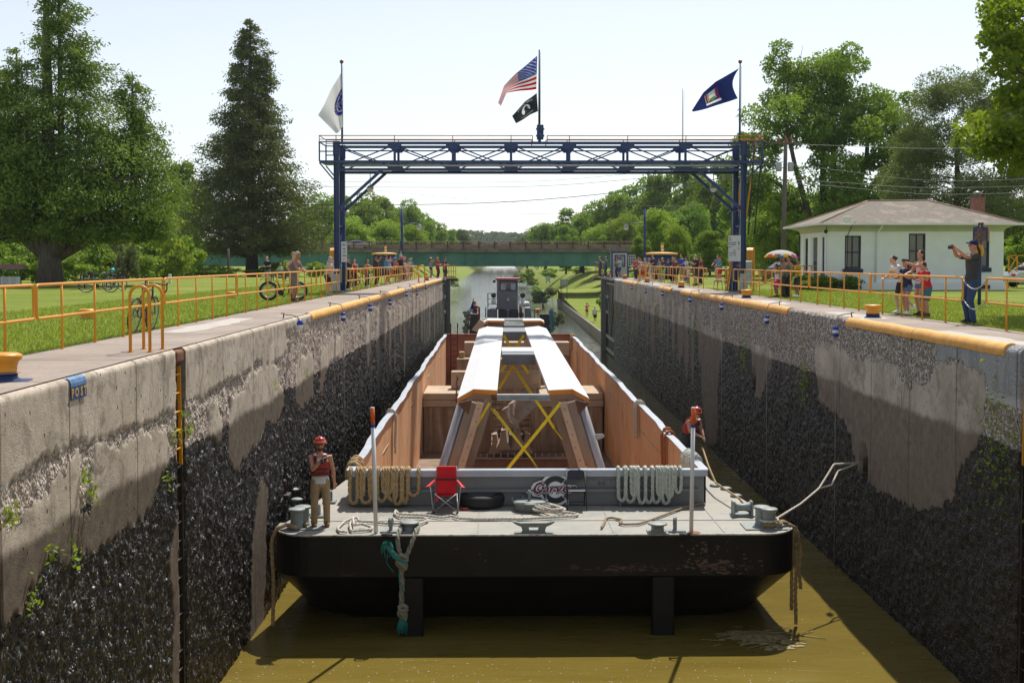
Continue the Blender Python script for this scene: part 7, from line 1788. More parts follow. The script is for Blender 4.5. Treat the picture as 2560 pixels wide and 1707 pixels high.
# shrubs
SH = [clumpy("shrub", (0, -400, -60), 2.2, 1.3, 22, 90, .22, m_, "x", 200 + i, .05, base=.02, limbs=5, cat="shrub", cl=.36) for i, m_ in enumerate((ML_LGT, ML_DEC, ML_GRY))]
su = [False] * 3
def shrub(kind, u, vt, vb, w_px, label, zb=None, Y=None):
 o = SH[kind] if not su[kind] else copy_tree(SH[kind]); su[kind] = True
 if Y is None: p = gz(u, vb, -.05 if zb is None else zb)
 else: p = at_px(u, Y, zb)
 h = (vb - vt) * p.y / 2900; s_ = w_px * p.y / 2900 / 2.9
 o.location = p; o.scale = (s_, s_, h / 2.25); o.rotation_euler = (0, 0, rnd.uniform(0, 6)); tag(o, label, "shrub", "shrubs round the lock"); return o
for k, u, vt, vb, w2, lb in [(0, 432, 585, 697, 90, "tall bright green shrub between cedar and tall conifer"), (0, 480, 645, 692, 70, "low bright shrub at the left foot of the tall conifer"), (2, 318, 600, 703, 70, "grey-green shrub behind the touring bicycles"), (1, 360, 640, 702, 60, "dark shrub right of the grey-green one"), (1, 20, 640, 709, 90, "dark shrub behind the notice kiosk"), (1, 190, 640, 707, 90, "dark shrub right of the cedar trunk"), (1, 90, 630, 708, 90, "dark shrub left of the cedar trunk"),
                              (0, 540, 660, 690, 60, "yellow-green shrub right of the small grey post"), (0, 722, 652, 692, 60, "yellow-green shrub behind the leaning man"), (1, 690, 655, 688, 80, "green shrub below the bridge girder"), (0, 790, 655, 690, 70, "bright shrub behind the left life ring box"), (1, 850, 665, 688, 80, "green shrub behind the left crowd"), (1, 950, 668, 686, 90, "green shrub below the bridge behind the left cabin"), (0, 2010, 640, 692, 60, "bright shrub left of the white house porch"), (1, 1960, 640, 684, 60, "dark shrub under the umbrella"), (1, 1900, 650, 684, 50, "dark shrub right of the life ring box")]: shrub(k, u, vt, vb, w2, lb)
for i, (u, vt, w2, k, Y) in enumerate([(-30, 600, 120, 1, 84), (55, 615, 120, 1, 88), (150, 590, 130, 1, 92), (225, 600, 120, 1, 86), (285, 585, 120, 2, 95), (345, 610, 110, 1, 90), (395, 600, 110, 1, 98), (455, 590, 120, 1, 102), (515, 668, 90, 1, 108), (570, 668, 80, 0, 112), (650, 667, 80, 1, 118), (735, 666, 80, 1, 118), (820, 669, 80, 0, 125), (905, 669, 80, 1, 130)]):
 shrub(k, u, vt, 653 + 1.45 * 2900 / Y, w2, "tall shrub of the thicket behind the left lawn, %s from the left edge" % ORD[i], -.05, Y)
for k, u, vt, vb, w2, lb, zb, Y in [(2, 1350, 711, 744, 46, "pale green willow shrub on the right bank at the water", -5.5, 190), (1, 1505, 692, 732, 30, "dark shrub at the corner of the right lock wall", -4.9, 150), (1, 1320, 682, 712, 40, "dark shrub on the right bank beyond the bridge", -3, 260), (0, 1375, 668, 690, 50, "light shrub under the bridge on the right bank", -2, 250), (1, 1440, 668, 686, 80, "green shrub beyond the bridge on the right bank", -1.5, 270), (1, 1120, 672, 700, 60, "dark shrub on the left bank below the bridge", -4, 240), (2, 1395, 790, 830, 40, "weedy tuft on the broken edge of the approach wall", -5.4, 122), (1, 1362, 726, 752, 30, "dark shrub at the end of the approach wall", -5.9, 206), (0, 1340, 705, 728, 34, "light shrub on the right bank above the willow", -5.4, 235), (2, 1376, 716, 738, 40, "grey-green shrub behind the willow on the right bank", -4.6, 205), (1, 1310, 676, 694, 34, "dark shrub on the right bank far beyond the bridge", -5.5, 360), (1, 1295, 668, 680, 30, "farthest dark shrub on the right bank", -5.5, 480), (0, 1330, 682, 702, 40, "light shrub on the right bank under the bridge", -4.8, 300)]: shrub(k, u, vt, vb, w2, lb, zb, Y)
for x, y, w2 in ((15.2, 56.9, 1.2), (14.6, 58.3, 1.1), (16.6, 57.0, .9)):
 o = copy_tree(SH[1]); o.location = (x, y, -.05); o.scale = (w2 * .7, w2 * .6, .33); tag(o, "low leafy bedding plant at the corner of the white house, %s" % ("nearest the corner" if x == 15.2 else ("by the porch" if x < 15 else "against the front wall")), "shrub", "shrubs round the lock")
# woods far down the canal
rng = np.random.default_rng(77); C = []
for i in range(230):
 a = rng.uniform(-1, 1); Y = rng.uniform(900, 1500); x = (1240 + a * 130 - 1270) / 2900 * Y + rng.normal() * 8
 zt_ = ztop(604 - 14 * abs(math.sin(a * 4 + 1)) - rng.uniform(0, 6) - 8 * abs(a), Y); m = 240; u = rng.normal(size=(m, 3)); u /= np.linalg.norm(u, axis=1, keepdims=True)
 C.append(np.array([x, Y, zt_ * .5]) + u * np.array([9, 9, zt_ * .55]))
C = np.concatenate(C); o = leaf_mesh("distant_woods", C, rng.normal(size=C.shape), 2.6, mat_leaf("leaf_hazy", (.075, .12, .095), (.11, .155, .12), .3), rng, .7); tag(o, kind="stuff")
# weeds growing from the left wall, grass on the lawns
def weed(p, n, r, label):
 rg = np.random.default_rng(int(p[1] * 100)); c = np.array(p) + rg.normal(size=(n, 3)) * np.array([.05, r, r * 1.3]); c[:, 0] = np.maximum(c[:, 0], XL + .02) if p[0] < 0 else np.minimum(c[:, 0], XR - .02)
 d = rg.normal(size=(n, 3)); d[:, 2] -= .3
 tag(leaf_mesh("wall_weed", c, d, .075, ML_LGT, rg, .5), label, "plant", "weeds on the lock walls")
for u, v, n, r, lb in ((215, 1195, 90, .10, "weed with red stem on the pale spalled face of the near left wall"), (232, 1240, 80, .12, "weed hanging below the first one on the near left wall"), (22, 1290, 90, .10, "bright weed at the left picture edge on the wall"), (440, 1090, 90, .13, "weed growing out of the left ladder slot"), (475, 1070, 80, .12, "weed right of the left ladder slot"), (462, 1035, 50, .08, "small weed at the top right of the left ladder slot"), (130, 1370, 90, .16, "weed along the mussel edge of the near left wall"), (190, 1385, 70, .14, "weed on the mussel edge right of the lowest tongue"), (80, 1490, 60, .16, "weed low on the mussel edge at left"), (765, 930, 40, .10, "small weed on the left wall below the floats"), (690, 968, 30, .08, "tiny weed on the bare strip of the left wall"), (420, 1195, 70, .14, "weed beside the left ladder slot, low")):
 p = gx(u, v, XL + .06); weed((p.x, p.y, p.z), n // 3, r * .5, lb)
for u, v, n, r, lb in ((2490, 1130, 260, .45, "green weeds by the right wall ladder under the grey corner"), (2010, 950, 160, .30, "mossy weeds at the pool mark of the right wall, nearest patch"), (1860, 880, 160, .34, "mossy weeds at the pool mark of the right wall, middle patch"), (1735, 835, 130, .36, "mossy weeds at the pool mark of the right wall, far patch"), (1640, 790, 120, .5, "weeds on the right wall below the floats"), (1600, 745, 120, .6, "weeds near the far end of the right wall")):
 p = gx(u, v, XR - .06); weed((p.x, p.y, p.z), n, r, lb)
rng = np.random.default_rng(5)
def turf(x0, x1, y0, y1, n):
 x = x0 + (x1 - x0) * rng.uniform(0, 1, n); y = y0 + (y1 - y0) * rng.uniform(0, 1, n) ** 1.7; C = np.stack([x, y, np.full(n, .0)], 1); D = rng.normal(size=(n, 3)) * .45; D[:, 2] = 1; return C, D
Cs = [turf(-7.3, -14, 11, 75, 62000), turf(-7.24, -7.4, 12, 60, 6000), turf(RR + .15, 17, 18, 57, 46000), turf(RR + .13, RR + .3, 18, 60, 5000)]
C = np.concatenate([c for c, d in Cs]); D = np.concatenate([d for c, d in Cs])
o = leaf_mesh("grass", C, D, .085, mat_leaf("leaf_grass", (.17, .25, .02), (.40, .46, .075), .45), rng, .22); tag(o, kind="stuff")

# ------------------------------------------------------------------ wires and poles
up = empty("utility_pole", at_px(1957, 75), 0, "tall grey utility pole with transformers left of the white house", "utility pole")
zt_ = ztop(351, 75); MB().tube([(0, 0, 0), (.12, 0, zt_)], [.19, .12], 10).build("pole", mat("pole_wood", (.12, .105, .095), .95, var=.25, sc=(4, 4, .4)), up)
MB().box((.1, -.1, ztop(358, 75)), (2.2, .1, .1)).build("cross_arm", M_BARK, up)
for x in (-.35, .1, .45): MB().lathe([(.05, 0), (.08, .08), (.05, .2), (.07, .3), (0, .34)], c=(x, -.1, zt_ - .1), n=10).build("insulator", mat("insulator_red", (.35, .05, .04), .4), up)
for x in (-.35, .42): MB().lathe([(.17, 0), (.19, .03), (.19, .52), (.15, .6), (0, .62)], c=(x, -.15, ztop(428, 75)), n=14).build("transformer", M_STEEL, up)
for u, vt, Y, lb in ((1908, 492, 110, "thin weathered pole beyond the gantry stairs"), (1830, 480, 100, "pale pole half hidden behind the gantry stair"), (571, 620, 105, "short pale post left of the tall conifer trunk"), (398, 590, 112, "slim pole in the thicket left of the tall conifer")):
 p = at_px(u, Y); o = MB().tube([(0, 0, 0), (0, 0, ztop(vt, Y))], [.13, .10], 8).build("thin_pole", M_BARK); o.location = p; tag(o, lb, "pole")
def wire(pts, r, label):
 P = []
 for i in range(33):
  t = i / 32 * (len(pts) - 1); j = min(int(t), len(pts) - 2); f = t - j
  p = [pts[max(0, j - 1)], pts[j], pts[j + 1], pts[min(len(pts) - 1, j + 2)]]
  c = [.5 * (2 * p[1][k] + (p[2][k] - p[0][k]) * f + (2 * p[0][k] - 5 * p[1][k] + 4 * p[2][k] - p[3][k]) * f * f + (3 * p[1][k] - p[0][k] - 3 * p[2][k] + p[3][k]) * f ** 3) for k in range(3)]
  P.append(gy(*c))
 tag(MB().tube(P, r, 5).build("overhead_wire", M_DARK), label, "wire", "overhead wires crossing the canal")
wire([(700, 508, 115), (790, 512, 115), (1030, 512, 112), (1300, 503, 108), (1600, 475, 95), (1840, 440, 80), (1957, 420, 75)], .030, "thickest dark wire sagging below the gantry")
wire([(690, 464, 115), (930, 468, 115), (1330, 466, 112), (1620, 444, 98), (1957, 405, 75)], .018, "thin wire just below the gantry beam")
wire([(690, 450, 118), (900, 455, 118), (1320, 454, 116), (1600, 432, 105), (1900, 400, 90)], .013, "highest thin wire under the gantry beam")
wire([(690, 535, 125), (950, 536, 125), (1330, 535, 122), (1650, 522, 110), (2010, 500, 100)], .014, "lowest thin wire level across the gap")
wire([(690, 455, 118), (960, 478, 118), (1200, 500, 118), (1450, 512, 118), (1750, 515, 118)], .011, "faint wire slanting down across the gantry opening")
for i, (va, vb) in enumerate(((360, 372), (410, 452), (448, 470), (455, 486))): wire([(1957, va, 75), (2100, (va * .6 + vb * .4), 74), (2330, vb, 72), (2620, vb - 6, 70)], .014, "wire from the utility pole over the white house, %s from the top" % ORD[i])

# ------------------------------------------------------------------ people
SKIN = mat("skin", (.52, .27, .175), .55, var=.06); SKIN2 = mat("skin_tan", (.36, .17, .10), .55, var=.06); SKIN3 = mat("skin_pale", (.60, .36, .27), .55, var=.05)
_cl = {}
def cloth(c):
 if c not in _cl: _cl[c] = mat("cloth_%d" % len(_cl), c, .85, var=.26, scale=4, bump=.5, bs=14)
 return _cl[c]
BLACK, NAVY, CHAR, GREYC, WHITEC, REDC, PINK, TEAL, BLUEC, KHAKI, DENIM, JEAN, MAROON, ORANGE, BEIGE, MINT, BROWNC, SLATE, GREENC, YELC, LBLUE = (.015, .015, .017), (.018, .025, .07), (.05, .052, .055), (.22, .22, .22), (.70, .70, .72), (.55, .02, .025), (.68, .45, .50), (.03, .25, .30), (.02, .07, .42), (.36, .25, .14), (.12, .17, .27), (.035, .065, .15), (.22, .03, .05), (.75, .17, .02), (.50, .40, .29), (.28, .42, .36), (.10, .055, .03), (.14, .16, .24), (.10, .14, .07), (.65, .42, .04), (.33, .48, .58)
H_BRN, H_DRK, H_GRY, H_BLD, H_WHT, H_RED = (.055, .028, .014), (.012, .009, .008), (.36, .35, .34), (.34, .22, .10), (.60, .58, .55), (.12, .04, .015)
def remesh(o, vox, it=3):
 m = o.modifiers.new("skin", 'REMESH'); m.mode = 'VOXEL'; m.voxel_size = vox; m.use_smooth_shade = True
 s_ = o.modifiers.new("soft", 'SMOOTH'); s_.factor = .5; s_.iterations = it; return o
def ik(S, T, a, b2, hint):
 d = T - S; L = d.length
 if L > (a + b2) * .995: T = S + d * ((a + b2) * .995 / L); d = T - S; L = d.length
 L = max(L, abs(a - b2) + .01); u = d.normalized(); x = (a * a - b2 * b2 + L * L) / (2 * L); h_ = math.sqrt(max(0, a * a - x * x)); n_ = hint - u * hint.dot(u)
 return S + u * x + n_.normalized() * h_, T
POSES = {"rail": ((-.17, -.40, 1.06), (.17, -.40, 1.06)), "railx": ((-.06, -.44, 1.04), (.12, -.42, 1.05)), "cam": ((-.055, -.30, 1.60), (.055, -.30, 1.60)), "cam1": ((-.10, -.34, 1.55), (.24, -.05, .86)), "down": ((-.25, .0, .84), (.25, .0, .84)), "front": ((-.06, -.28, 1.12), (.08, -.26, 1.14)),
         "phone": ((-.05, -.36, 1.32), (.05, -.36, 1.32)), "radio": ((-.03, -.24, 1.33), (.29, .02, .83)), "line": ((-.05, -.46, .98), (.10, -.52, .93)), "hips": ((-.20, .02, 1.02), (.2, .02, 1.02))}
def person(label, loc, H, rz, top, bottom, hair, pose="down", lean=0.0, hat=None, skin=None, near=False, shoes=WHITEC, stance=.09, extras=(), child=False, group="people watching from the lock walls", legs=None, sit=False, wide=1.0):
 s = H / 1.75; skin = skin or SKIN; hd = 1.16 if child else 1.0
 o = empty("person", loc, R(rz), label, "person", group)
 vox = (.011 if near else .017)
 La = R(lean); piv = Vector((0, 0, .95))
 def up(v): v = Vector(v) - piv; return piv + Vector((v.x, v.y * math.cos(La) - v.z * math.sin(La), v.y * math.sin(La) + v.z * math.cos(La)))
 S3 = lambda v: Vector(v) * s
 yl = Vector((0, math.cos(La), math.sin(La)))
 def loft(mb, secs, n=16, ya=None, g=0.0):
  ya = ya or yl; V = []; F = []
  for (c, rx, ry) in secs:
   for j in range(n): a = j * math.tau / n; V.append(S3(Vector(c) + Vector(((rx + g) * math.cos(a), 0, 0)) + ya * ((ry + g) * math.sin(a))))
  for i in range(len(secs) - 1):
   for j in range(n): F.append((i * n + j, i * n + (j + 1) % n, (i + 1) * n + (j + 1) % n, (i + 1) * n + j))
  F += [tuple(reversed(range(n))), tuple((len(secs) - 1) * n + j for j in range(n))]
  mb.add(V, F, 0, True)
 w = wide
 torso = [((0, 0, .86), .155 * w, .105 * w), ((0, 0, .95), .165 * w, .115 * w), (up((0, .0, 1.08)), .138 * w, .098 * w), (up((0, -.005, 1.20)), .152 * w, .108 * w), (up((0, -.005, 1.32)), .168 * w, .115 * w), (up((0, 0, 1.41)), .155 * w, .09 * w), (up((0, .005, 1.455)), .10 * w, .068)]
 sh = [up((sx * .178 * w, .0, 1.405)) for sx in (-1, 1)]; hands = []
 P = POSES[pose] if isinstance(pose, str) else pose
 arm = []
 for i, sx in enumerate((-1, 1)):
  T = Vector(P[i]); T = up(T) if pose in ("cam", "cam1", "front", "phone", "radio", "hips", "down") else T
  E, T = ik(sh[i], T, .29, .255, Vector((sx * .75, .35, -1.0))); arm.append((sh[i], E, T))
 hips = [Vector((sx * .088, 0, .90)) for sx in (-1, 1)]; lg = []
 for i, sx in enumerate((-1, 1)):
  A = Vector((sx * stance, 0, .085)) if not legs else Vector(legs[i])
  if sit: K = hips[i] + Vector((sx * .04, -.42, .02)); A = K + Vector((0, .02, -.42))
  else: K, A = ik(hips[i], A, .425, .415, Vector((sx * .12, -1, 0)))
  lg.append((hips[i], K, A))
 b = MB(); loft(b, torso); hc = up((0, -.012, 1.632)); hr = Vector((.074, .092, .112)) * hd
 if child: hc = hc + Vector((0, 0, -.018))
 b.tube([S3(up((0, .012, 1.42))), S3(up((0, .0, 1.50))), S3(hc + Vector((0, .015, -.06)))], [.062 * s, .055 * s, .052 * s], 10)
 b.ball(S3(hc + Vector((0, 0, .012))), hr * s, 16); b.ball(S3(hc + Vector((0, -.028, -.062 * hd))), Vector((.052, .058, .052)) * hd * s, 12)
 b.ball(S3(hc + Vector((0, -.098 * hd, -.012))), Vector((.013, .02, .02)) * s, 8)
 b.ball(S3(hc + Vector((0, -.088 * hd, -.055))), Vector((.024, .012, .010)) * s, 8)
 for sx in (-1, 1): b.ball(S3(hc + Vector((sx * .076 * hd, .008, -.005))), Vector((.012, .022, .032)) * s, 8); b.ball(S3(hc + Vector((sx * .03, -.083 * hd, .035))), Vector((.022, .012, .008)) * s, 8)
 for i, (a, e, t) in enumerate(arm):
  b.tube([S3(a + Vector((0, 0, .01))), S3(a.lerp(e, .3)), S3(a.lerp(e, .7)), S3(e), S3(e.lerp(t, .35)), S3(t)], [.064 * s, .058 * s, .050 * s, .045 * s, .045 * s, .030 * s], 10)
  f = (t - e).normalized(); sd = f.cross(Vector((0, 0, 1)));
  if sd.length < .2: sd = f.cross(Vector((0, 1, 0)))
  sd.normalize(); nr = sd.cross(f); k = -1 if i == 0 else 1
  pc_ = t + f * .045; b.tube([S3(t), S3(t + f * .03), S3(t + f * .085)], [.026 * s, .036 * s, .034 * s], 8, sq=.62)
  if near:
   for j in range(4):
    r0_ = t + f * .08 + sd * (.026 - .0175 * j); ln = (.062, .072, .068, .052)[j]; cu = .55 if pose != "down" else .3
    b.tube([S3(r0_), S3(r0_ + f * ln * .55 - nr * .012 * cu), S3(r0_ + f * ln * .85 - nr * ln * .55 * cu), S3(r0_ + f * ln * .85 - nr * ln * cu)], [.0095 * s, .009 * s, .0085 * s, .0075 * s], 6)
   th = t + f * .03 + sd * .034 * k; b.tube([S3(th - sd * .012 * k), S3(th + f * .03 + sd * .016 * k), S3(th + f * .055 + sd * .008 * k - nr * .015)], [.012 * s, .0105 * s, .008 * s], 6)
  else: b.tube([S3(t + f * .07), S3(t + f * .14 - nr * .03)], [.030 * s, .018 * s], 8, sq=.55); b.tube([S3(t + f * .03 + sd * .03 * k), S3(t + f * .09 + sd * .045 * k)], .011 * s, 6)
 for (a, k_, e) in lg:
  b.tube([S3(a + Vector((0, 0, .03))), S3(a.lerp(k_, .35)), S3(k_.lerp(a, .12)), S3(k_), S3(k_.lerp(e, .35) + Vector((0, .012, 0))), S3(k_.lerp(e, .75)), S3(e)], [.088 * s * w, .082 * s * w, .06 * s, .055 * s, .057 * s, .042 * s, .036 * s], 10)
  b.tube([S3(e), S3(e + Vector((0, -.06, -.05))), S3(e + Vector((0, -.13, -.062)))], [.036 * s, .034 * s, .026 * s], 8)
 remesh(b.build("body", skin, o), vox * max(.8, s))
 # clothing
 kind, col = top; c = MB(); hem = .90 if kind != "dress" else .62
 if kind == "tank":
  loft(c, [((0, 0, .86), .178 * w, .128 * w)] + [(q_[0], q_[1], q_[2]) for q_ in torso[1:5]] + [(up((0, 0, 1.38)), .125 * w, .092 * w)], g=.013)
  for sx in (-1, 1): c.tube([S3(up((sx * .085, -.085, 1.34))), S3(up((sx * .09, -.02, 1.44))), S3(up((sx * .085, .08, 1.36)))], .026 * s, 6)
 else:
  loft(c, [((0, 0, .87 if kind != "dress" else .66), .180 * w + (.05 if kind == "dress" else 0), .135 * w + (.05 if kind == "dress" else 0))] + torso[1:6] + [(up((0, .005, 1.448)), .095 * w, .066)], g=.016)
  for i, (a, e, t) in enumerate(arm):
   pts = [a + Vector((0, 0, .012)), a.lerp(e, .35), a.lerp(e, .68)] if kind != "long" else [a + Vector((0, 0, .012)), a.lerp(e, .5), e, e.lerp(t, .5), e.lerp(t, .92)]
   c.tube([S3(p) for p in pts], [.072 * s, .068 * s, .068 * s] if kind != "long" else [.072 * s, .06 * s, .054 * s, .05 * s, .042 * s], 10)
 remesh(c.build("shirt" if kind != "dress" else "dress", cloth(col), o), vox * max(.8, s), 2)
 bk, bc = bottom; c = MB()
 if bk == "skirt": loft(c, [((0, .02, .60), .22, .19), ((0, 0, .80), .19, .14), ((0, 0, .98), .15, .105)], ya=Vector((0, 1, 0)), g=.01)
 else:
  loft(c, [((0, 0, .80), .16 * w, .11 * w), ((0, 0, .92), .172 * w, .122 * w), ((0, 0, 1.0), .155 * w, .11 * w)], ya=Vector((0, 1, 0)), g=.010)
  for (a, k_, e) in lg:
   if bk == "shorts": c.tube([S3(a + Vector((0, 0, .02))), S3(a.lerp(k_, .5)), S3(a.lerp(k_, .92))], [.108 * s * w, .10 * s * w, .094 * s * w], 12)
   elif bk == "brief": c.tube([S3(a + Vector((0, 0, .02))), S3(a.lerp(k_, .42))], [.106 * s * w, .10 * s * w], 12)
   else: c.tube([S3(a + Vector((0, 0, .02))), S3(a.lerp(k_, .5)), S3(k_), S3(k_.lerp(e, .5)), S3(e + Vector((0, -.01, -.045)))], [.108 * s * w, .094 * s * w, .076 * s, .070 * s, .068 * s], 12)
 remesh(c.build({"skirt": "skirt", "shorts": "shorts", "brief": "shorts"}.get(bk, "trousers"), cloth(bc), o), vox * max(.8, s), 2)
 for (a, k_, e) in lg:
  c = MB(); c.tube([S3(e + Vector((0, .045, -.045))), S3(e + Vector((0, -.04, -.045))), S3(e + Vector((0, -.13, -.055))), S3(e + Vector((0, -.185, -.062)))], [.050 * s, .058 * s, .055 * s, .038 * s], 10)
  if near: c.tube([S3(e + Vector((0, .0, .04 if "boots" not in extras else .13))), S3(e + Vector((0, .01, -.04)))], [.050 * s, .052 * s], 10)
  remesh(c.build("shoe", cloth(shoes), o), .014 * s, 1)
 hk, hcol = hair
 if hk != "none":
  c = MB(); c.ball(S3(hc + Vector((0, .020, .034))), Vector((.082, .094, .098)) * hd * s, 16)
  if hk == "long": loft(c, [(hc + Vector((0, .055, -.28)), .075, .03), (hc + Vector((0, .062, -.16)), .09, .045), (hc + Vector((0, .045, 0)), .085, .07)], 12)
  if hk == "bob": loft(c, [(hc + Vector((0, .045, -.13)), .088, .055), (hc + Vector((0, .04, -.03)), .09, .075), (hc + Vector((0, .03, .05)), .08, .08)], 12)
  if hk == "bun": c.ball(S3(hc + Vector((0, .115, .05))), .042 * s, 10)
  if hk == "tail": c.tube([S3(hc + Vector((0, .10, -.01))), S3(hc + Vector((0, .145, -.10))), S3(hc + Vector((0, .15, -.22))), S3(hc + Vector((0, .14, -.34)))], [.026 * s, .034 * s, .03 * s, .012 * s], 8)
  remesh(c.build("hair", cloth(hcol), o), .014 * s, 1)
 if "beard" in extras or "longbeard" in extras:
  c = MB(); c.ball(S3(hc + Vector((0, -.052, -.075))), Vector((.056, .05, .048)) * s, 10)
  if "longbeard" in extras: c.tube([S3(hc + Vector((0, -.06, -.08))), S3(hc + Vector((0, -.08, -.24)))], [.05 * s, .02 * s], 8)
  c.build("beard", cloth(H_WHT if "longbeard" in extras else H_RED), o)
 if "glasses" in extras or near:
  c = MB()
  for sx in (-1, 1): c.ball(S3(hc + Vector((sx * .030, -.086 * hd, .016))), Vector((.022, .012, .015) if "glasses" in extras else (.011, .008, .007)) * s, 8)
  c.build("sunglasses" if "glasses" in extras else "eye", M_DARK, o)
 if hat:
  hk, hcol = hat; T = Matrix.Rotation(La, 3, 'X'); hp = S3(hc + Vector((0, .006, .045)))
  if hk == "cap":
   c = MB().lathe([(.088, -.012), (.090, .02), (.076, .062), (.04, .086), (0, .09)], c=(0, 0, 0), n=18); c.prism([(-.07, -.06), (.07, -.06), (.062, -.13), (.03, -.165), (-.03, -.165), (-.062, -.13)], (0, 0, -.008), (1, 0, 0), (0, 1, -.15), (0, 0, .012))
  elif hk == "helmet": c = MB().lathe([(.10, -.01), (.108, .03), (.09, .085), (.045, .115), (0, .12)], n=18)
  else: c = MB().lathe([(.145, -.012), (.148, -.004), (.118, .010), (.112, .045), (.095, .088), (.05, .115), (0, .122)], n=20).box((0, 0, .115), (.03, .16, .02))
  c.v = [tuple(hp + T @ (Vector(q_) * s * hd * 1.02)) for q_ in c.v]; ho = c.build({"cap": "cap", "helmet": "cycle_helmet"}.get(hk, "hard_hat"), cloth(hcol) if hk == "cap" else mat("hat_%s" % str(hcol), hcol, .3, var=.1, coat=.4), o)
  if hk == "hard":
   c = MB().lathe([(.1175, .022), (.1165, .040)], n=20); c.v = [tuple(hp + T @ (Vector(q_) * s * 1.03)) for q_ in c.v]; c.build("reflective_band", mat("reflective_yellow", (.62, .62, .16), .5), ho)
 if "vest" in extras or "openvest" in extras:
  c = MB(); loft(c, [(up((0, 0, 1.02)), .165, .125), (up((0, 0, 1.12)), .175, .145), (up((0, 0, 1.25)), .178, .145), (up((0, 0, 1.30)), .165, .125)], g=.018)
  for sx in (-1, 1): c.tube([S3(up((sx * .095, -.12, 1.28))), S3(up((sx * .10, -.06, 1.42))), S3(up((sx * .095, .04, 1.44))), S3(up((sx * .09, .11, 1.30)))], .038 * s, 8)
  v = remesh(c.build("life_vest", cloth((.33, .035, .025)), o), .013, 2)
  c = MB()
  for z in (1.08, 1.17): c.box(S3(up((0, -.165, z))), (.30 * s, .012, .028 * s))
  for sx in (-1, 1): c.box(S3(up((sx * .10, -.128, 1.37))), (.05 * s, .02, .09 * s))
  c.build("vest_strap", M_DARK, v)
  c = MB()
  for sx in (-1, 1): c.box(S3(up((sx * .10, -.062, 1.445))), (.06 * s, .07 * s, .018))
  c.build("vest_patch", M_WHITE, v)
 return o
def held(kind, p, label, parent_rz=0):
 if kind == "phone": o = MB().box((0, 0, 0), (.15, .012, .075), bev=.004).build("mobile_phone", M_DARK)
 elif kind == "radio": o = MB().box((0, 0, 0), (.05, .03, .11), bev=.006).tube([(.015, 0, .05), (.015, 0, .14)], .006, 5).build("handheld_radio", M_DARK)
 else: o = MB().box((0, 0, 0), (.12, .06, .08), bev=.01).lathe([(.03, 0), (.032, .04), (0, .04)], n=12, M=Matrix.Rotation(R(90), 3, 'X')).build("camera_body", M_DARK)
 o.location = p; o.rotation_euler = (0, 0, R(parent_rz)); return tag(o, label, {"phone": "phone", "radio": "radio"}.get(kind, "camera"))
def W(o, v):   # person coordinates to world, for things held
 return Matrix.Translation(o.location) @ Matrix.Rotation(o.rotation_euler.z, 4, 'Z') @ Vector(v)
crew = "crew working on the barge and towboat"
p = gz(801, 1313, ZD)
o = person("bearded deckhand in red hard hat and khaki trousers holding a radio on the bow", p, 1.84, 12, ("tank", (.62, .63, .66)), ("pants", KHAKI), ("short", H_RED), ((.0, -.26, 1.35), (.29, .03, .84)), 0, ("hard", (.50, .012, .02)), SKIN, True, (.20, .095, .04), .115, ("beard", "glasses", "vest", "boots"), group=crew, legs=[(-.125, -.02, .085), (.13, .02, .085)])
held("radio", W(o, (.02, -.33, 1.42)), "small black radio in the bow deckhand's raised hand", 12)
p = Vector((4.80, 30.9, ZD))
o = person("deckhand in red hard hat leaning on the right coaming and hauling a rope", p, 1.80, 35, ("tank", BLACK), ("pants", CHAR), ("short", H_BRN), ((-.02, -.46, .96), (.20, -.40, .90)), 30, ("hard", (.50, .012, .02)), SKIN, True, BROWNC, .12, ("glasses", "vest"), group=crew)
p = gy(1187, 745, 87); person("towboat deckhand in red hard hat and orange vest beside the blue flag", (p.x, 87, p.z - 2.0), 1.72, 10, ("tee", (.30, .05, .03)), ("pants", NAVY), ("short", H_BRN), "hips", 0, ("hard", (.45, .012, .02)), SKIN2, False, BLACK, extras=("vest",), group=crew)
MB().box((p.x - tug.location.x, 1.0, (p.z - 2.0 - 4.33) / 2), (.8, .8, 4.33 + p.z - 2.0 - .02)).build("bitt_platform", M_TUGD, tug)
# near right
p = gz(2428, 808.5, 0)
o = person("tall ponytailed man in navy cap and dark tee photographing from the right walk", p, 1.86, -78, ("tee", CHAR), ("pants", JEAN), ("tail", H_BRN), ((-.05, -.42, 1.60), (.05, -.40, 1.585)), -3, ("cap", (.012, .018, .10)), SKIN, True, BLACK, .085, ("glasses",))
held("camera", W(o, (0, -.55, 1.71)), "small dark camera held up by the man in the navy cap", -78)
xr_ = RR + .40
def rp(u, vfeet, x=None):   # a spot along the right railing
 if x is None: return gz(u, vfeet, 0)
 Y = x * 2900 / (u - 1270); return Vector((x, Y, 0))
o = person("girl in white tee with rainbow patch and black skirt leaning on the right railing", Vector((10.50, 30.9, 0)), 1.60, -80, ("tee", (.66, .65, .66)), ("skirt", BLACK), ("bun", H_BRN), ((-.12, -.50, 1.04), (.14, -.46, 1.06)), 24, None, SKIN3, True, WHITEC, .06, legs=[(-.06, -.06, .085), (.08, .34, .22)])
MB().box((0, -.30, 1.12), (.16, .02, .10), M=Matrix.Rotation(R(24), 3, 'X')).build("rainbow_patch", mat("patch_rainbow", (.55, .35, .10), .8, var=.7, scale=24), o)
o = person("girl with long brown hair in navy dress pointing over the right railing", Vector((10.45, 30.3, 0)), 1.46, -70, ("tee", NAVY), ("brief", DENIM), ("long", H_BRN), ((-.16, -.40, 1.16), (.10, -.30, 1.26)), 6, None, SKIN, True, WHITEC, .06, child=True)
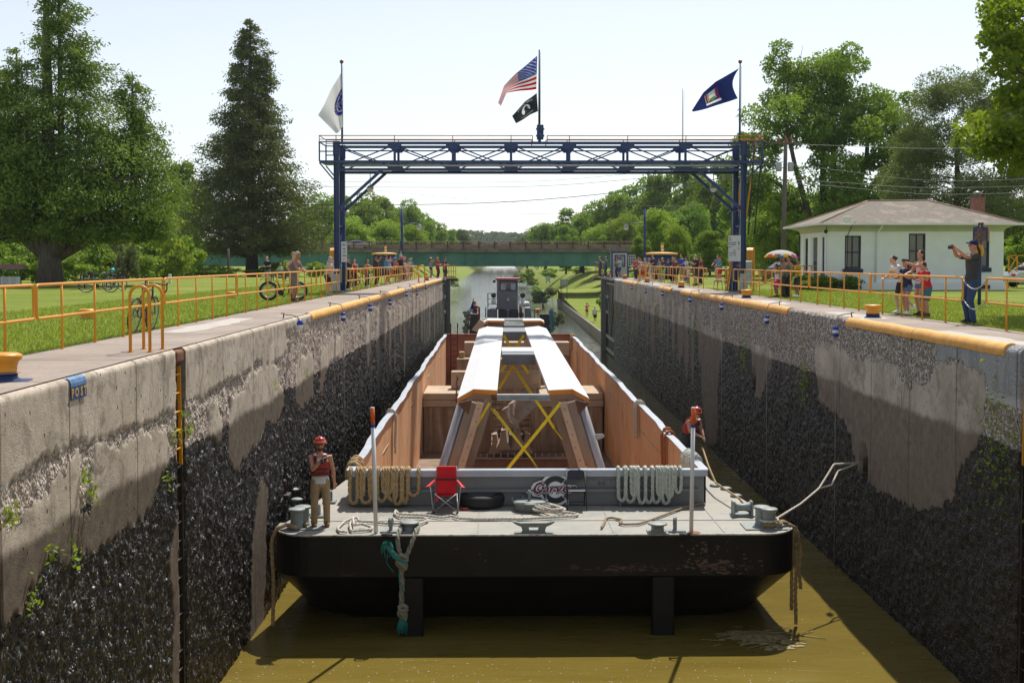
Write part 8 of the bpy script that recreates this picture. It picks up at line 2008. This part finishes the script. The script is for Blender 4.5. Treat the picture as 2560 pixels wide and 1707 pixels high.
o = person("woman in pale pink top and denim shorts holding out a phone over the railing", Vector((10.62, 29.75, 0)), 1.68, -74, ("tank", (.66, .47, .56)), ("brief", DENIM), ("long", H_BRN), ((-.10, -.40, 1.12), (.04, -.50, 1.42)), 2, None, SKIN, True, BLACK, .08)
held("phone", W(o, (.04, -.57, 1.42)), "dark phone in the outstretched hand of the woman in pink", -74)
person("boy in red tee and teal shorts resting his arms on the right railing", Vector((10.55, 29.15, 0)), 1.40, -72, ("tee", (.60, .015, .03)), ("shorts", (.04, .16, .20)), ("short", H_BRN), ((-.22, -.46, 1.28), (.18, -.44, 1.26)), 14, None, SKIN, True, BROWNC, .07, child=True)
# umbrella group
u0 = rp(1944, 741, RR + .42)
person("small girl in white top and bright pink shorts at the railing under the umbrella", u0, 1.30, -75, ("tank", (.66, .66, .68)), ("shorts", (.62, .02, .12)), ("long", H_BRN), ((-.22, -.46, 1.36), (.2, -.44, 1.34)), 6, None, SKIN2, False, BLACK, child=True)
person("woman in olive green dress beside the girl in pink shorts", Vector((u0.x + .38, u0.y - .3, 0)), 1.62, -70, ("tank", GREENC), ("pants", BLACK), ("bun", H_BRN), "front", 2, None, SKIN2, False, BLACK)
ub = person("black-haired person holding up the colourful umbrella", Vector((u0.x + .45, u0.y + .75, 0)), 1.62, -80, ("tee", (.20, .18, .20)), ("pants", CHAR), ("bob", H_DRK), ((-.1, -.3, 1.2), (.08, -.20, 1.40)), 0, None, SKIN2, False, BLACK)
person("person in yellow top partly hidden behind the woman in green", Vector((u0.x + .85, u0.y + .2, 0)), 1.52, -75, ("tee", YELC), ("shorts", CHAR), ("short", H_DRK), "front", 0, None, SKIN2)
um = empty("umbrella", W(ub, (.08, -.20, 1.30)), R(20), "white umbrella with an orange, blue, pink and yellow patterned rim", "umbrella")
uv = []; uf = []; um_i = []
for i in range(8):
 for j in range(32):
  t = (i / 7) * R(72); a = j * math.tau / 32; r_ = .66 * math.sin(t) / math.sin(R(72)) * (1 - .035 * (1 - abs(math.cos(a * 4))) * (i / 7)); uv.append((r_ * math.cos(a), r_ * math.sin(a), .42 * math.cos(t) + .12))
for i in range(7):
 for j in range(32): uf.append((i * 32 + j, i * 32 + (j + 1) % 32, (i + 1) * 32 + (j + 1) % 32, (i + 1) * 32 + j)); um_i.append(0 if i < 5 else (1, 1, 2, 4, 3, 3, 4, 4)[(j // 2) % 8] if i > 5 or j % 3 else 0)
cv = np_mesh("canopy", uv, uf, [cloth_mat("umb_white", (.72, .71, .70), .4), cloth_mat("umb_orange", (.62, .13, .03), .4), cloth_mat("umb_blue", (.07, .19, .45), .4), cloth_mat("umb_pink", (.55, .10, .32), .4), cloth_mat("umb_yellow", (.70, .45, .03), .4)], um, True, um_i)
MB().tube([(0, 0, -.05), (0, 0, .55)], .012, 6).build("shaft", M_STEEL, um)
# people by the right notice
q0 = gz(1829, 725.6, 0); q0.x = max(q0.x, RR + .45)
person("adult in dark clothes mostly hidden behind the right notice", Vector((q0.x + .35, 56.4, 0)), 1.76, -60, ("tee", BROWNC), ("shorts", BLACK), ("short", H_DRK), "front", 0, None, SKIN2)
person("young child in teal top held at the railing left of the right notice", Vector((RR + .42, 57.2, .42)), 1.18, -60, ("tee", (.02, .30, .34)), ("shorts", REDC), ("short", H_BRN), "rail", 0, None, SKIN, child=True, group="children at the railing by the right notice")
person("child in purple and pink top standing on a stool by the right notice", Vector((RR + .40, 57.8, .42)), 1.28, -50, ("tee", (.20, .16, .42)), ("shorts", PINK), ("short", H_BRN), "rail", 0, None, SKIN, child=True, group="children at the railing by the right notice")
stl = empty("step_stool", (RR + .45, 57.5, 0), 0, "dark folding step stool under the two children by the right notice", "stool")
MB().box((0, 0, .40), (.42, 1.1, .03)).build("seat", M_DARK, stl)
for dx in (-.18, .18):
 for dy in (-.5, .5): MB().tube([(dx * 1.25, dy, 0), (dx, dy, .40)], .018, 6).build("leg", M_STEEL, stl)
# the crowd on the right walk
def crowd(u, Y, H, rz, top, bottom, hair, label, pose="rail", lean=6, **kw):
 x = (u - 1270) * Y / 2900; return person(label, Vector((x, Y, 0)), H, rz, top, bottom, hair, pose, lean, **kw)
crowd(1741, 68.0, 1.80, -70, ("tee", BLACK), ("shorts", (.05, .04, .04)), ("none", H_GRY), "bald man with long white beard in black tee at the right railing", "phone", 4, extras=("longbeard",), shoes=BLACK, wide=1.12)
crowd(1753, 69.5, 1.66, -70, ("tee", MAROON), ("pants", NAVY), ("bun", H_BRN), "woman in maroon tee behind the white-bearded man", "front", 0)
crowd(1722, 69.6, 1.12, -60, ("tank", WHITEC), ("shorts", DENIM), ("long", H_BLD), "toddler in white top and denim shorts left of the white-bearded man", "front", 0, child=True)
crowd(1707, 76.0, 1.88, -60, ("tee", (.015, .07, .50)), ("shorts", KHAKI), ("short", H_BRN), "tall man in bright blue tee and khaki shorts at the right railing", "rail", 10)
crowd(1716, 77.5, 1.66, -70, ("tee", (.62, .64, .70)), ("pants", DENIM), ("short", H_DRK), "person in white tee right of the man in bright blue", "front", 0)
crowd(1692, 75.0, 1.66, -55, ("tee", (.18, .05, .07)), ("shorts", NAVY), ("short", H_BRN), "woman in dark red tee leaning beside the man in bright blue", "rail", 16)
crowd(1682, 76.5, 1.68, -50, ("tee", NAVY), ("pants", BLACK), ("bun", H_BLD), "woman in navy top and black trousers aiming a phone", "cam1", 0)
crowd(1659, 81.0, 1.66, -60, ("tee", CHAR), ("pants", MINT), ("tail", H_BLD), "woman in charcoal tee and mint trousers with grey cap", "rail", 10, hat=("cap", (.30, .34, .36)))
crowd(1652, 80.2, 1.36, -60, ("tee", (.20, .42, .08)), ("shorts", (.16, .38, .07)), ("short", H_BLD), "child all in green leaning on the right railing", "rail", 8, child=True, hat=("cap", GREYC))
crowd(1648, 84.0, 1.55, -60, ("tee", SLATE), ("shorts", CHAR), ("bob", H_BRN), "brown-haired girl behind the woman in mint trousers", "front", 0)
crowd(1634, 83.0, 1.86, -65, ("tee", (.018, .022, .05)), ("shorts", GREYC), ("short", H_DRK), "tall man in dark navy tee in front of the blue cabin", "rail", 4, extras=("glasses",))
crowd(1627, 85.5, 1.66, -60, ("tank", (.45, .38, .40)), ("pants", WHITEC), ("bob", H_BLD), "blonde woman in pale top and white trousers at the right railing", "rail", 12)
crowd(1614, 87.0, 1.64, -60, ("tee", (.50, .38, .33)), ("shorts", (.60, .03, .08)), ("bob", H_GRY), "grey-haired woman in beige top and bright red shorts", "rail", 8)
crowd(1608, 86.0, 1.30, -60, ("tee", (.50, .28, .20)), ("shorts", REDC), ("long", H_BLD), "blond child in peach top in front of the grey-haired woman", "rail", 6, child=True)
crowd(1604, 88.5, 1.62, -60, ("tee", WHITEC), ("shorts", NAVY), ("short", H_DRK), "dark-haired person in white at the left end of the crowd", "rail", 6)
crowd(1599, 87.2, 1.32, -60, ("tee", (.42, .40, .38)), ("shorts", BLACK), ("short", H_BRN), "child in grey tee with backpack straps at the railing", "rail", 6, child=True)
crowd(1596, 90.0, 1.70, -60, ("tee", (.58, .57, .58)), ("shorts", CHAR), ("short", H_GRY), "man in grey cap and white tee in the crowd", "front", 0, hat=("cap", GREYC))
crowd(1591, 88.5, 1.68, -60, ("tee", (.55, .05, .06)), ("pants", CHAR), ("short", H_BRN), "person in red and white top at the far end of the crowd", "rail", 4)
crowd(1550, 96.6, 1.74, -80, ("tee", (.33, .56, .62)), ("shorts", (.06, .06, .16)), ("short", H_DRK), "man in light blue shirt standing before the white shed", "phone", 2, skin=SKIN2)
crowd(1543, 97.3, 1.74, -80, ("tee", GREYC), ("pants", CHAR), ("short", H_BRN), "person in grey half hidden behind the man in light blue", "front", 0)
crowd(1516, 99.6, 1.80, -80, ("tee", (.10, .17, .17)), ("pants", (.035, .055, .10)), ("short", H_DRK), "man in grey cap and teal tee on the far right platform", "phone", 4, hat=("cap", (.40, .42, .45)))
crowd(1502, 100.0, 1.80, -80, ("tee", (.10, .13, .22)), ("pants", (.05, .10, .22)), ("short", H_BRN), "man in yellow cap and blue jeans on the far right platform", "phone", 8, hat=("cap", (.62, .40, .05)))
# the left bank
lp = lambda u, v: gz(u, v, 0)
person("grey-haired man in slate blue tank top leaning on the left railing", lp(737, 754) + Vector((-.05, 0, 0)), 1.76, 78, ("tank", (.11, .125, .19)), ("shorts", (.17, .16, .15)), ("short", H_GRY), ((-.06, -.42, 1.06), (.06, -.44, 1.05)), 14, None, SKIN2, True, CHAR, .09, ("glasses",), wide=1.12)
person("man in red tank top behind the leaning man in slate blue", Vector((-8.05, 43.6, 0)), 1.74, 70, ("tank", (.60, .03, .03)), ("shorts", GREYC), ("short", H_BLD), "hips", 0, None, SKIN3)
person("grey-haired woman in beige shirt and black shorts leaning on the left railing", lp(818, 739), 1.60, 75, ("tee", (.52, .42, .34)), ("shorts", (.02, .016, .02)), ("bob", H_GRY), ((-.2, -.42, 1.10), (.1, -.44, 1.12)), 14, None, SKIN3, shoes=TEAL)
person("old bald man in navy tee looking down at his camera on the left lawn", lp(670, 709), 1.70, -20, ("tee", (.012, .016, .04)), ("shorts", (.16, .165, .15)), ("none", H_WHT), "front", 6, None, SKIN3)
person("seated person in pale teal at the picnic table under the tall conifer", at_px(700, 86, -.42), 1.70, 60, ("tee", (.30, .48, .46)), ("pants", CHAR), ("short", H_BLD), "front", 4, sit=True)
def lcrowd(u, Y, H, rz, top, bottom, hair, label, pose="rail", lean=6, z=0, **kw): x = (u - 1270) * Y / 2900; return person(label, Vector((min(x, -7.45) if Y < 90 else x, Y, z)), H, rz, top, bottom, hair, pose, lean, **kw)
lcrowd(870, 57, 1.62, 60, ("tee", (.02, .022, .03)), ("pants", BLACK), ("short", H_DRK), "person in dark shirt and blue cap right of the left notice", "front", 2, hat=("cap", (.05, .09, .22)))
lcrowd(886, 62, 1.52, 40, ("tank", (.50, .03, .03)), ("pants", NAVY), ("long", H_DRK), "dark-haired woman in red top behind the parked bicycles", "front", 0, skin=SKIN3)
lcrowd(916, 63, 1.50, 55, ("tank", (.42, .05, .05)), ("pants", JEAN), ("long", H_BRN), "long-haired woman in red top holding a phone to her face", "phone", 8)
lcrowd(940, 66.5, 1.78, 70, ("tee", (.085, .035, .015)), ("pants", (.035, .03, .028)), ("short", H_DRK), "big man in brown shirt and dark cap filming at the left railing", "cam1", 0, hat=("cap", (.015, .012, .012)), skin=SKIN2, wide=1.18)
lcrowd(968, 71, 1.74, 70, ("tee", (.08, .25, .45)), ("shorts", CHAR), ("short", H_DRK), "man in blue tee with arms raised to photograph", "cam", 0, hat=("cap", (.10, .10, .08)))
lcrowd(971, 72.3, 1.50, 80, ("tee", (.20, .38, .62)), ("shorts", (.72, .20, .03)), ("short", H_DRK), "child in blue top and orange shorts at the left railing", "rail", 8, child=True, shoes=BLACK)
lcrowd(988, 80, 1.60, 70, ("tee", (.62, .10, .04)), ("shorts", BLACK), ("short", H_DRK), "person in blue cycle helmet and red-orange vest", "front", 4, hat=("helmet", (.04, .07, .20)))
lcrowd(996, 81, 1.50, 70, ("tee", (.75, .22, .03)), ("shorts", BLACK), ("short", H_BRN), "person in orange vest half hidden in the left crowd", "front", 4)
m_ = lcrowd(1006, 80.5, 1.78, 70, ("tee", (.02, .025, .05)), ("shorts", GREYC), ("short", H_BLD), "man in dark tee carrying a girl on his shoulders", "hips", 2)
person("small girl in mint top and pink shorts sitting on a man's shoulders", m_.location + Vector((.0, .05, .92)), 1.22, 70, ("tee", (.25, .55, .48)), ("shorts", (.55, .06, .32)), ("tail", H_DRK), "front", 0, sit=True, child=True, group="people watching from the lock walls")
lcrowd(1015, 82.5, 1.75, 70, ("tee", (.02, .022, .032)), ("pants", NAVY), ("short", H_BRN), "man in dark tee right of the girl on shoulders", "rail", 8)
lcrowd(1018, 84.5, 1.15, 70, ("tee", (.58, .50, .48)), ("shorts", WHITEC), ("short", H_BLD), "blond toddler peering through the left railing", "front", 0, child=True)
lcrowd(1028, 86, 1.62, 70, ("tee", (.52, .36, .36)), ("pants", PINK), ("bob", H_BLD), "woman in pale pink shirt leaning on the far left railing", "rail", 16)
lcrowd(1036, 88.5, 1.60, 70, ("tee", (.03, .32, .42)), ("shorts", BLACK), ("short", H_DRK), "cyclist in teal top and grey helmet in the left crowd", "rail", 6, hat=("helmet", (.12, .13, .17)))
lcrowd(1077, 95.5, 1.70, 70, ("tank", (.32, .26, .38)), ("brief", CHAR), ("tail", H_BRN), "woman in white cap photographing from the far left end", "cam", 0, hat=("cap", WHITEC), skin=SKIN2)
lcrowd(1094, 96.2, 1.73, 60, ("tee", (.50, .02, .035)), ("pants", MAROON), ("short", H_GRY), "man in red tee at the far left end of the walk", "front", 0)
lcrowd(1113, 96.6, 1.72, 60, ("tee", (.04, .05, .11)), ("pants", NAVY), ("short", H_DRK), "man in navy shirt behind the boy in salmon orange", "front", 0)
lcrowd(1110, 95.8, 1.38, 60, ("tee", (.75, .16, .08)), ("shorts", CHAR), ("short", H_DRK), "boy in salmon orange tee at the tip of the left walk", "phone", 0, child=True, skin=SKIN2)
# lower right bank
for u, v, hp, top, bot, hat, pose, lb in ((1467, 794, 36, ("tee", (.75, .20, .18)), ("brief", BLACK), ("cap", CHAR), "cam", "woman in salmon top and black shorts photographing on the low approach wall"), (1487, 806, 43, ("tee", (.62, .64, .72)), ("shorts", BLACK), ("cap", WHITEC), "down", "person in white cap and pale shirt by the right gate on the low wall"), (1405, 753, 22, ("tee", (.35, .02, .03)), ("shorts", DENIM), None, "down", "man in dark red shirt by the grey board on the right bank")):
 Y = 1.7 * 2900 / hp if u != 1405 else 192; p = gy(u, v, Y)
 if u != 1405: p = gz(u, v, -5.17)
 person(lb, p, 1.72, 20, top, bot, ("short", H_BRN), pose, 0, hat)

# ------------------------------------------------------------------ bicycles, tables, kiosk, small signs
def bicycle(loc, rz, col, label, drop=True, rack=False, lean=0.0, wheel=.34, fat=.018):
 o = empty("bicycle", loc, rz, label, "bicycle", "bicycles by the left walk"); o.rotation_euler = (lean, 0, rz)
 fm = mat("bike_%s" % col[0], col[1], .35, .2, var=.1)
 for x in (-.50, .52):
  w_ = MB().tube([(x + wheel * math.cos(a * math.tau / 28), 0, wheel + fat + wheel * math.sin(a * math.tau / 28)) for a in range(28)], fat, 8, closed=True).build("wheel", M_BLK, o)
  r_ = MB().tube([(x + (wheel - fat * 1.3) * math.cos(a * math.tau / 28), 0, wheel + fat + (wheel - fat * 1.3) * math.sin(a * math.tau / 28)) for a in range(28)], fat * .6, 6, closed=True)
  for a in range(14): r_.tube([(x, .02 * (-1) ** a, wheel + fat), (x + (wheel - fat) * math.cos(a * math.tau / 14), 0, wheel + fat + (wheel - fat) * math.sin(a * math.tau / 14))], .0025, 3)
  r_.tube([(x, -.05, wheel + fat), (x, .05, wheel + fat)], .025, 8); r_.build("rim", M_STEEL, w_)
 zc = wheel + fat; bb = (-.07, 0, zc - .06); st_ = (-.22, 0, zc + .46); hd_ = (.36, 0, zc + .50); hb_ = (.40, 0, zc + .36)
 MB().tube([bb, st_], .018, 8).tube([st_, hd_], .018, 8).tube([bb, hb_], .022, 8).tube([hd_, hb_], .022, 8).tube([(-.50, .05, zc), bb], .012, 6).tube([(-.50, -.05, zc), bb], .012, 6).tube([(-.50, .05, zc), (-.2, .01, zc + .42)], .010, 6).tube([(-.50, -.05, zc), (-.2, -.01, zc + .42)], .010, 6).build("frame", fm, o)
 MB().tube([hb_, (.43, .05, zc + .25), (.52, .055, zc)], .014, 6).tube([hb_, (.43, -.05, zc + .25), (.52, -.055, zc)], .014, 6).build("fork", fm, o)
 hb = MB().tube([hd_, (.36, 0, zc + .60), (.44, 0, zc + .62)], .016, 6)
 if drop:
  for s_ in (-1, 1): hb.tube([(.44, 0, zc + .62), (.44, s_ * .20, zc + .62), (.52, s_ * .22, zc + .61), (.54, s_ * .23, zc + .55), (.50, s_ * .23, zc + .48), (.42, s_ * .23, zc + .47)], .014, 6).tube([(.52, s_ * .22, zc + .61), (.555, s_ * .22, zc + .67)], .018, 6)
 else:
  for s_ in (-1, 1): hb.tube([(.44, 0, zc + .62), (.40, s_ * .15, zc + .68), (.30, s_ * .32, zc + .68)], .013, 6)
 hb.build("handlebar", M_DARK, o)
 MB().tube([st_, (-.25, 0, zc + .58)], .014, 6).prism([(-.16, 0), (-.02, -.065), (-.0, .0), (-.02, .065)], (-.18, 0, zc + .585), (-1, 0, 0), (0, 1, 0), (0, 0, .035)).box((-.30, 0, zc + .60), (.12, .12, .035), bev=.015).build("saddle", M_DARK, o)
 MB().lathe([(.10, -.006), (.10, .006), (.02, .01)], c=(bb[0], -.05, bb[2]), n=18, M=Matrix.Rotation(R(90), 3, 'X')).bar((bb[0], -.07, bb[2]), (bb[0] + .1, -.08, bb[2] - .14), .02, .02).bar((bb[0], .07, bb[2]), (bb[0] - .1, .08, bb[2] + .14), .02, .02).box((bb[0] + .1, -.11, bb[2] - .14), (.09, .08, .02)).box((bb[0] - .1, .11, bb[2] + .14), (.09, .08, .02)).build("crankset", M_DARK, o)
 if rack:
  r_ = MB().box((-.55, 0, zc + .42), (.42, .13, .015)).tube([(-.5, .06, zc), (-.62, .06, zc + .42)], .008, 5).tube([(-.5, -.06, zc), (-.62, -.06, zc + .42)], .008, 5); r_.build("rack", M_DARK, o)
  MB().box((-.77, 0, zc + .40), (.03, .06, .05)).build("tail_light", M_REDC, o)
 return o
bicycle((-7.34, 23.2, -.02), R(88), ("greyblack", (.05, .055, .065)), "dark drop-bar bicycle leaning on the left railing behind the grab hoops", lean=R(8))
bicycle(gz(730, 752, 0) + Vector((-.35, .2, 0)), R(8), ("matteblack", (.015, .015, .017)), "black fat-tyred cargo bicycle behind the man in slate blue", False, True, wheel=.30, fat=.045)
bicycle(gz(888, 717, 0) + Vector((-.6, .0, 0)), R(15), ("grey", (.10, .11, .12)), "grey bicycle parked right of the left notice", False, True)
bicycle(gz(925, 712, 0) + Vector((-.75, .8, 0)), R(25), ("dark2", (.03, .03, .035)), "dark bicycle parked behind the big man in brown", False, False)
bicycle(gz(252, 731, 0) + Vector((0, -.3, 0)), R(20), ("bluegrey", (.08, .11, .16)), "touring bicycle with rear basket leaning at the picnic table", True, True)
bicycle(gz(272, 727, 0) + Vector((.35, -.1, 0)), R(-35), ("black2", (.02, .02, .022)), "black touring bicycle beside the one with the basket", True, False)
tag(MB().ball(gz(286, 727, 0) + Vector((.0, -.2, .98)), (.11, .15, .10), 12).build("cycle_helmet", mat("helmet_turquoise", (.03, .42, .55), .35)), "turquoise cycle helmet hung on the black touring bicycle", "helmet")
tag(MB().ball(gz(223, 722, 0) + Vector((.0, .1, .82)), (.12, .15, .10), 12).build("cycle_helmet", mat("helmet_dark", (.03, .035, .05), .35)), "dark blue cycle helmet lying on the picnic table", "helmet")
def picnic(loc, rz, label):
 o = empty("picnic_table", loc, rz, label, "picnic table"); m_ = mat("picnic_wood", (.075, .07, .065), .85, var=.3, scale=2, sc=(.4, 4, 4))
 MB().box((0, 0, .74), (1.9, .75, .05)).build("tabletop", m_, o)
 for s_ in (-1, 1):
  MB().box((0, s_ * .68, .44), (1.9, .26, .05)).build("bench", m_, o)
  MB().bar((s_ * .65, -.68, 0), (s_ * .65, -.2, .72), .06, .06).bar((s_ * .65, .68, 0), (s_ * .65, .2, .72), .06, .06).bar((s_ * .65, -.75, .41), (s_ * .65, .75, .41), .05, .06).build("leg", M_DARK, o)
picnic(gz(228, 722, 0) + Vector((0, .6, 0)), R(8), "dark picnic table with touring bicycles leaning against it")
picnic(at_px(703, 84), R(4), "dark picnic table under the tall conifer")
kq = empty("notice_kiosk", gz(27, 719, 0), R(6), "small notice kiosk with brown roof and white board at the left lawn edge", "kiosk")
for x in (-.5, .5): MB().box((x, 0, .55), (.08, .08, 1.1)).build("post", M_BARK, kq)
MB().prism([(-.42, 0), (0, .24), (.42, 0), (.42, -.04), (-.42, -.04)], (-.72, 0, 1.0), (0, 1, 0), (0, 0, 1), (1.44, 0, 0)).build("roof", mat("kiosk_roof", (.22, .12, .10), .85, var=.25), kq)
MB().box((0, -.05, .30), (1.0, .03, .56)).build("board", M_SIGNW, kq)
MB().box((0, -.06, .88), (.40, .02, .12)).build("green_plate", mat("plate_green", (.02, .26, .16), .5), kq)
q = MB()
for i in range(6): scribble(q, -.40, -.08, .50 - .08 * i, .028, -.07, 80 + i); scribble(q, .05, .28, .50 - .08 * i, .026, -.07, 90 + i)
q.build("lettering", M_SIGNB, kq)
for u, vt, vb, w_, Y, lb, zb in ((1410, 698, 713, 20, 178, "grey notice board on two posts on the right bank", 753), (1370, 690, 703, 11, 215, "small white notice on the right bank beyond the grey board", 708)):
 p = gy(u, vt, Y); b2 = gy(u, vb, Y); g0 = gy(u, zb, Y); w2 = w_ * Y / 2900; o = empty("bank_sign", (p.x, Y, g0.z), 0, lb, "sign")
 MB().box((0, 0, (p.z + b2.z) / 2 - g0.z), (w2, .06, p.z - b2.z)).build("panel", mat("board_grey", (.30, .33, .30), .6) if w_ > 15 else M_SIGNW, o)
 for s_ in (-1, 1): MB().box((s_ * w2 * .38, .06, (p.z - g0.z) / 2), (.09, .06, p.z - g0.z)).build("post", M_DARK, o)
pf2 = empty("rail_fence", (0, 0, 0), 0, "low wooden rail fence across the lawn beyond the right cabin", "fence")
for i in range(9):
 x = 11.5 + i * 2.4; MB().box((x, 74, .5), (.14, .14, 1.05)).build("post", M_BARK, pf2)
MB().box((21.1, 74, .85), (19.4, .06, .14)).box((21.1, 74, .45), (19.4, .06, .14)).build("rail", M_BARK, pf2)
tag(MB().box(gz(425, 707, 0) + Vector((0, 0, .28)), (.16, .16, .6)).build("marker_post", M_WHITE), "short white marker post at the back of the left lawn", "post")

# ------------------------------------------------------------------ summer haze
hm2 = bpy.data.materials.new("haze"); hm2.use_nodes = True; hn = hm2.node_tree; hn.nodes.remove(hn.nodes["Principled BSDF"])
pv = hn.nodes.new("ShaderNodeVolumePrincipled"); pv.inputs["Color"].default_value = (.86, .91, 1.0, 1); pv.inputs["Density"].default_value = .00011; pv.inputs["Anisotropy"].default_value = .5
hn.links.new(pv.outputs[0], hn.nodes["Material Output"].inputs["Volume"])
tag(MB().box((0, 2200, 12), (9000, 5200, 60)).build("haze", hm2), kind="stuff")
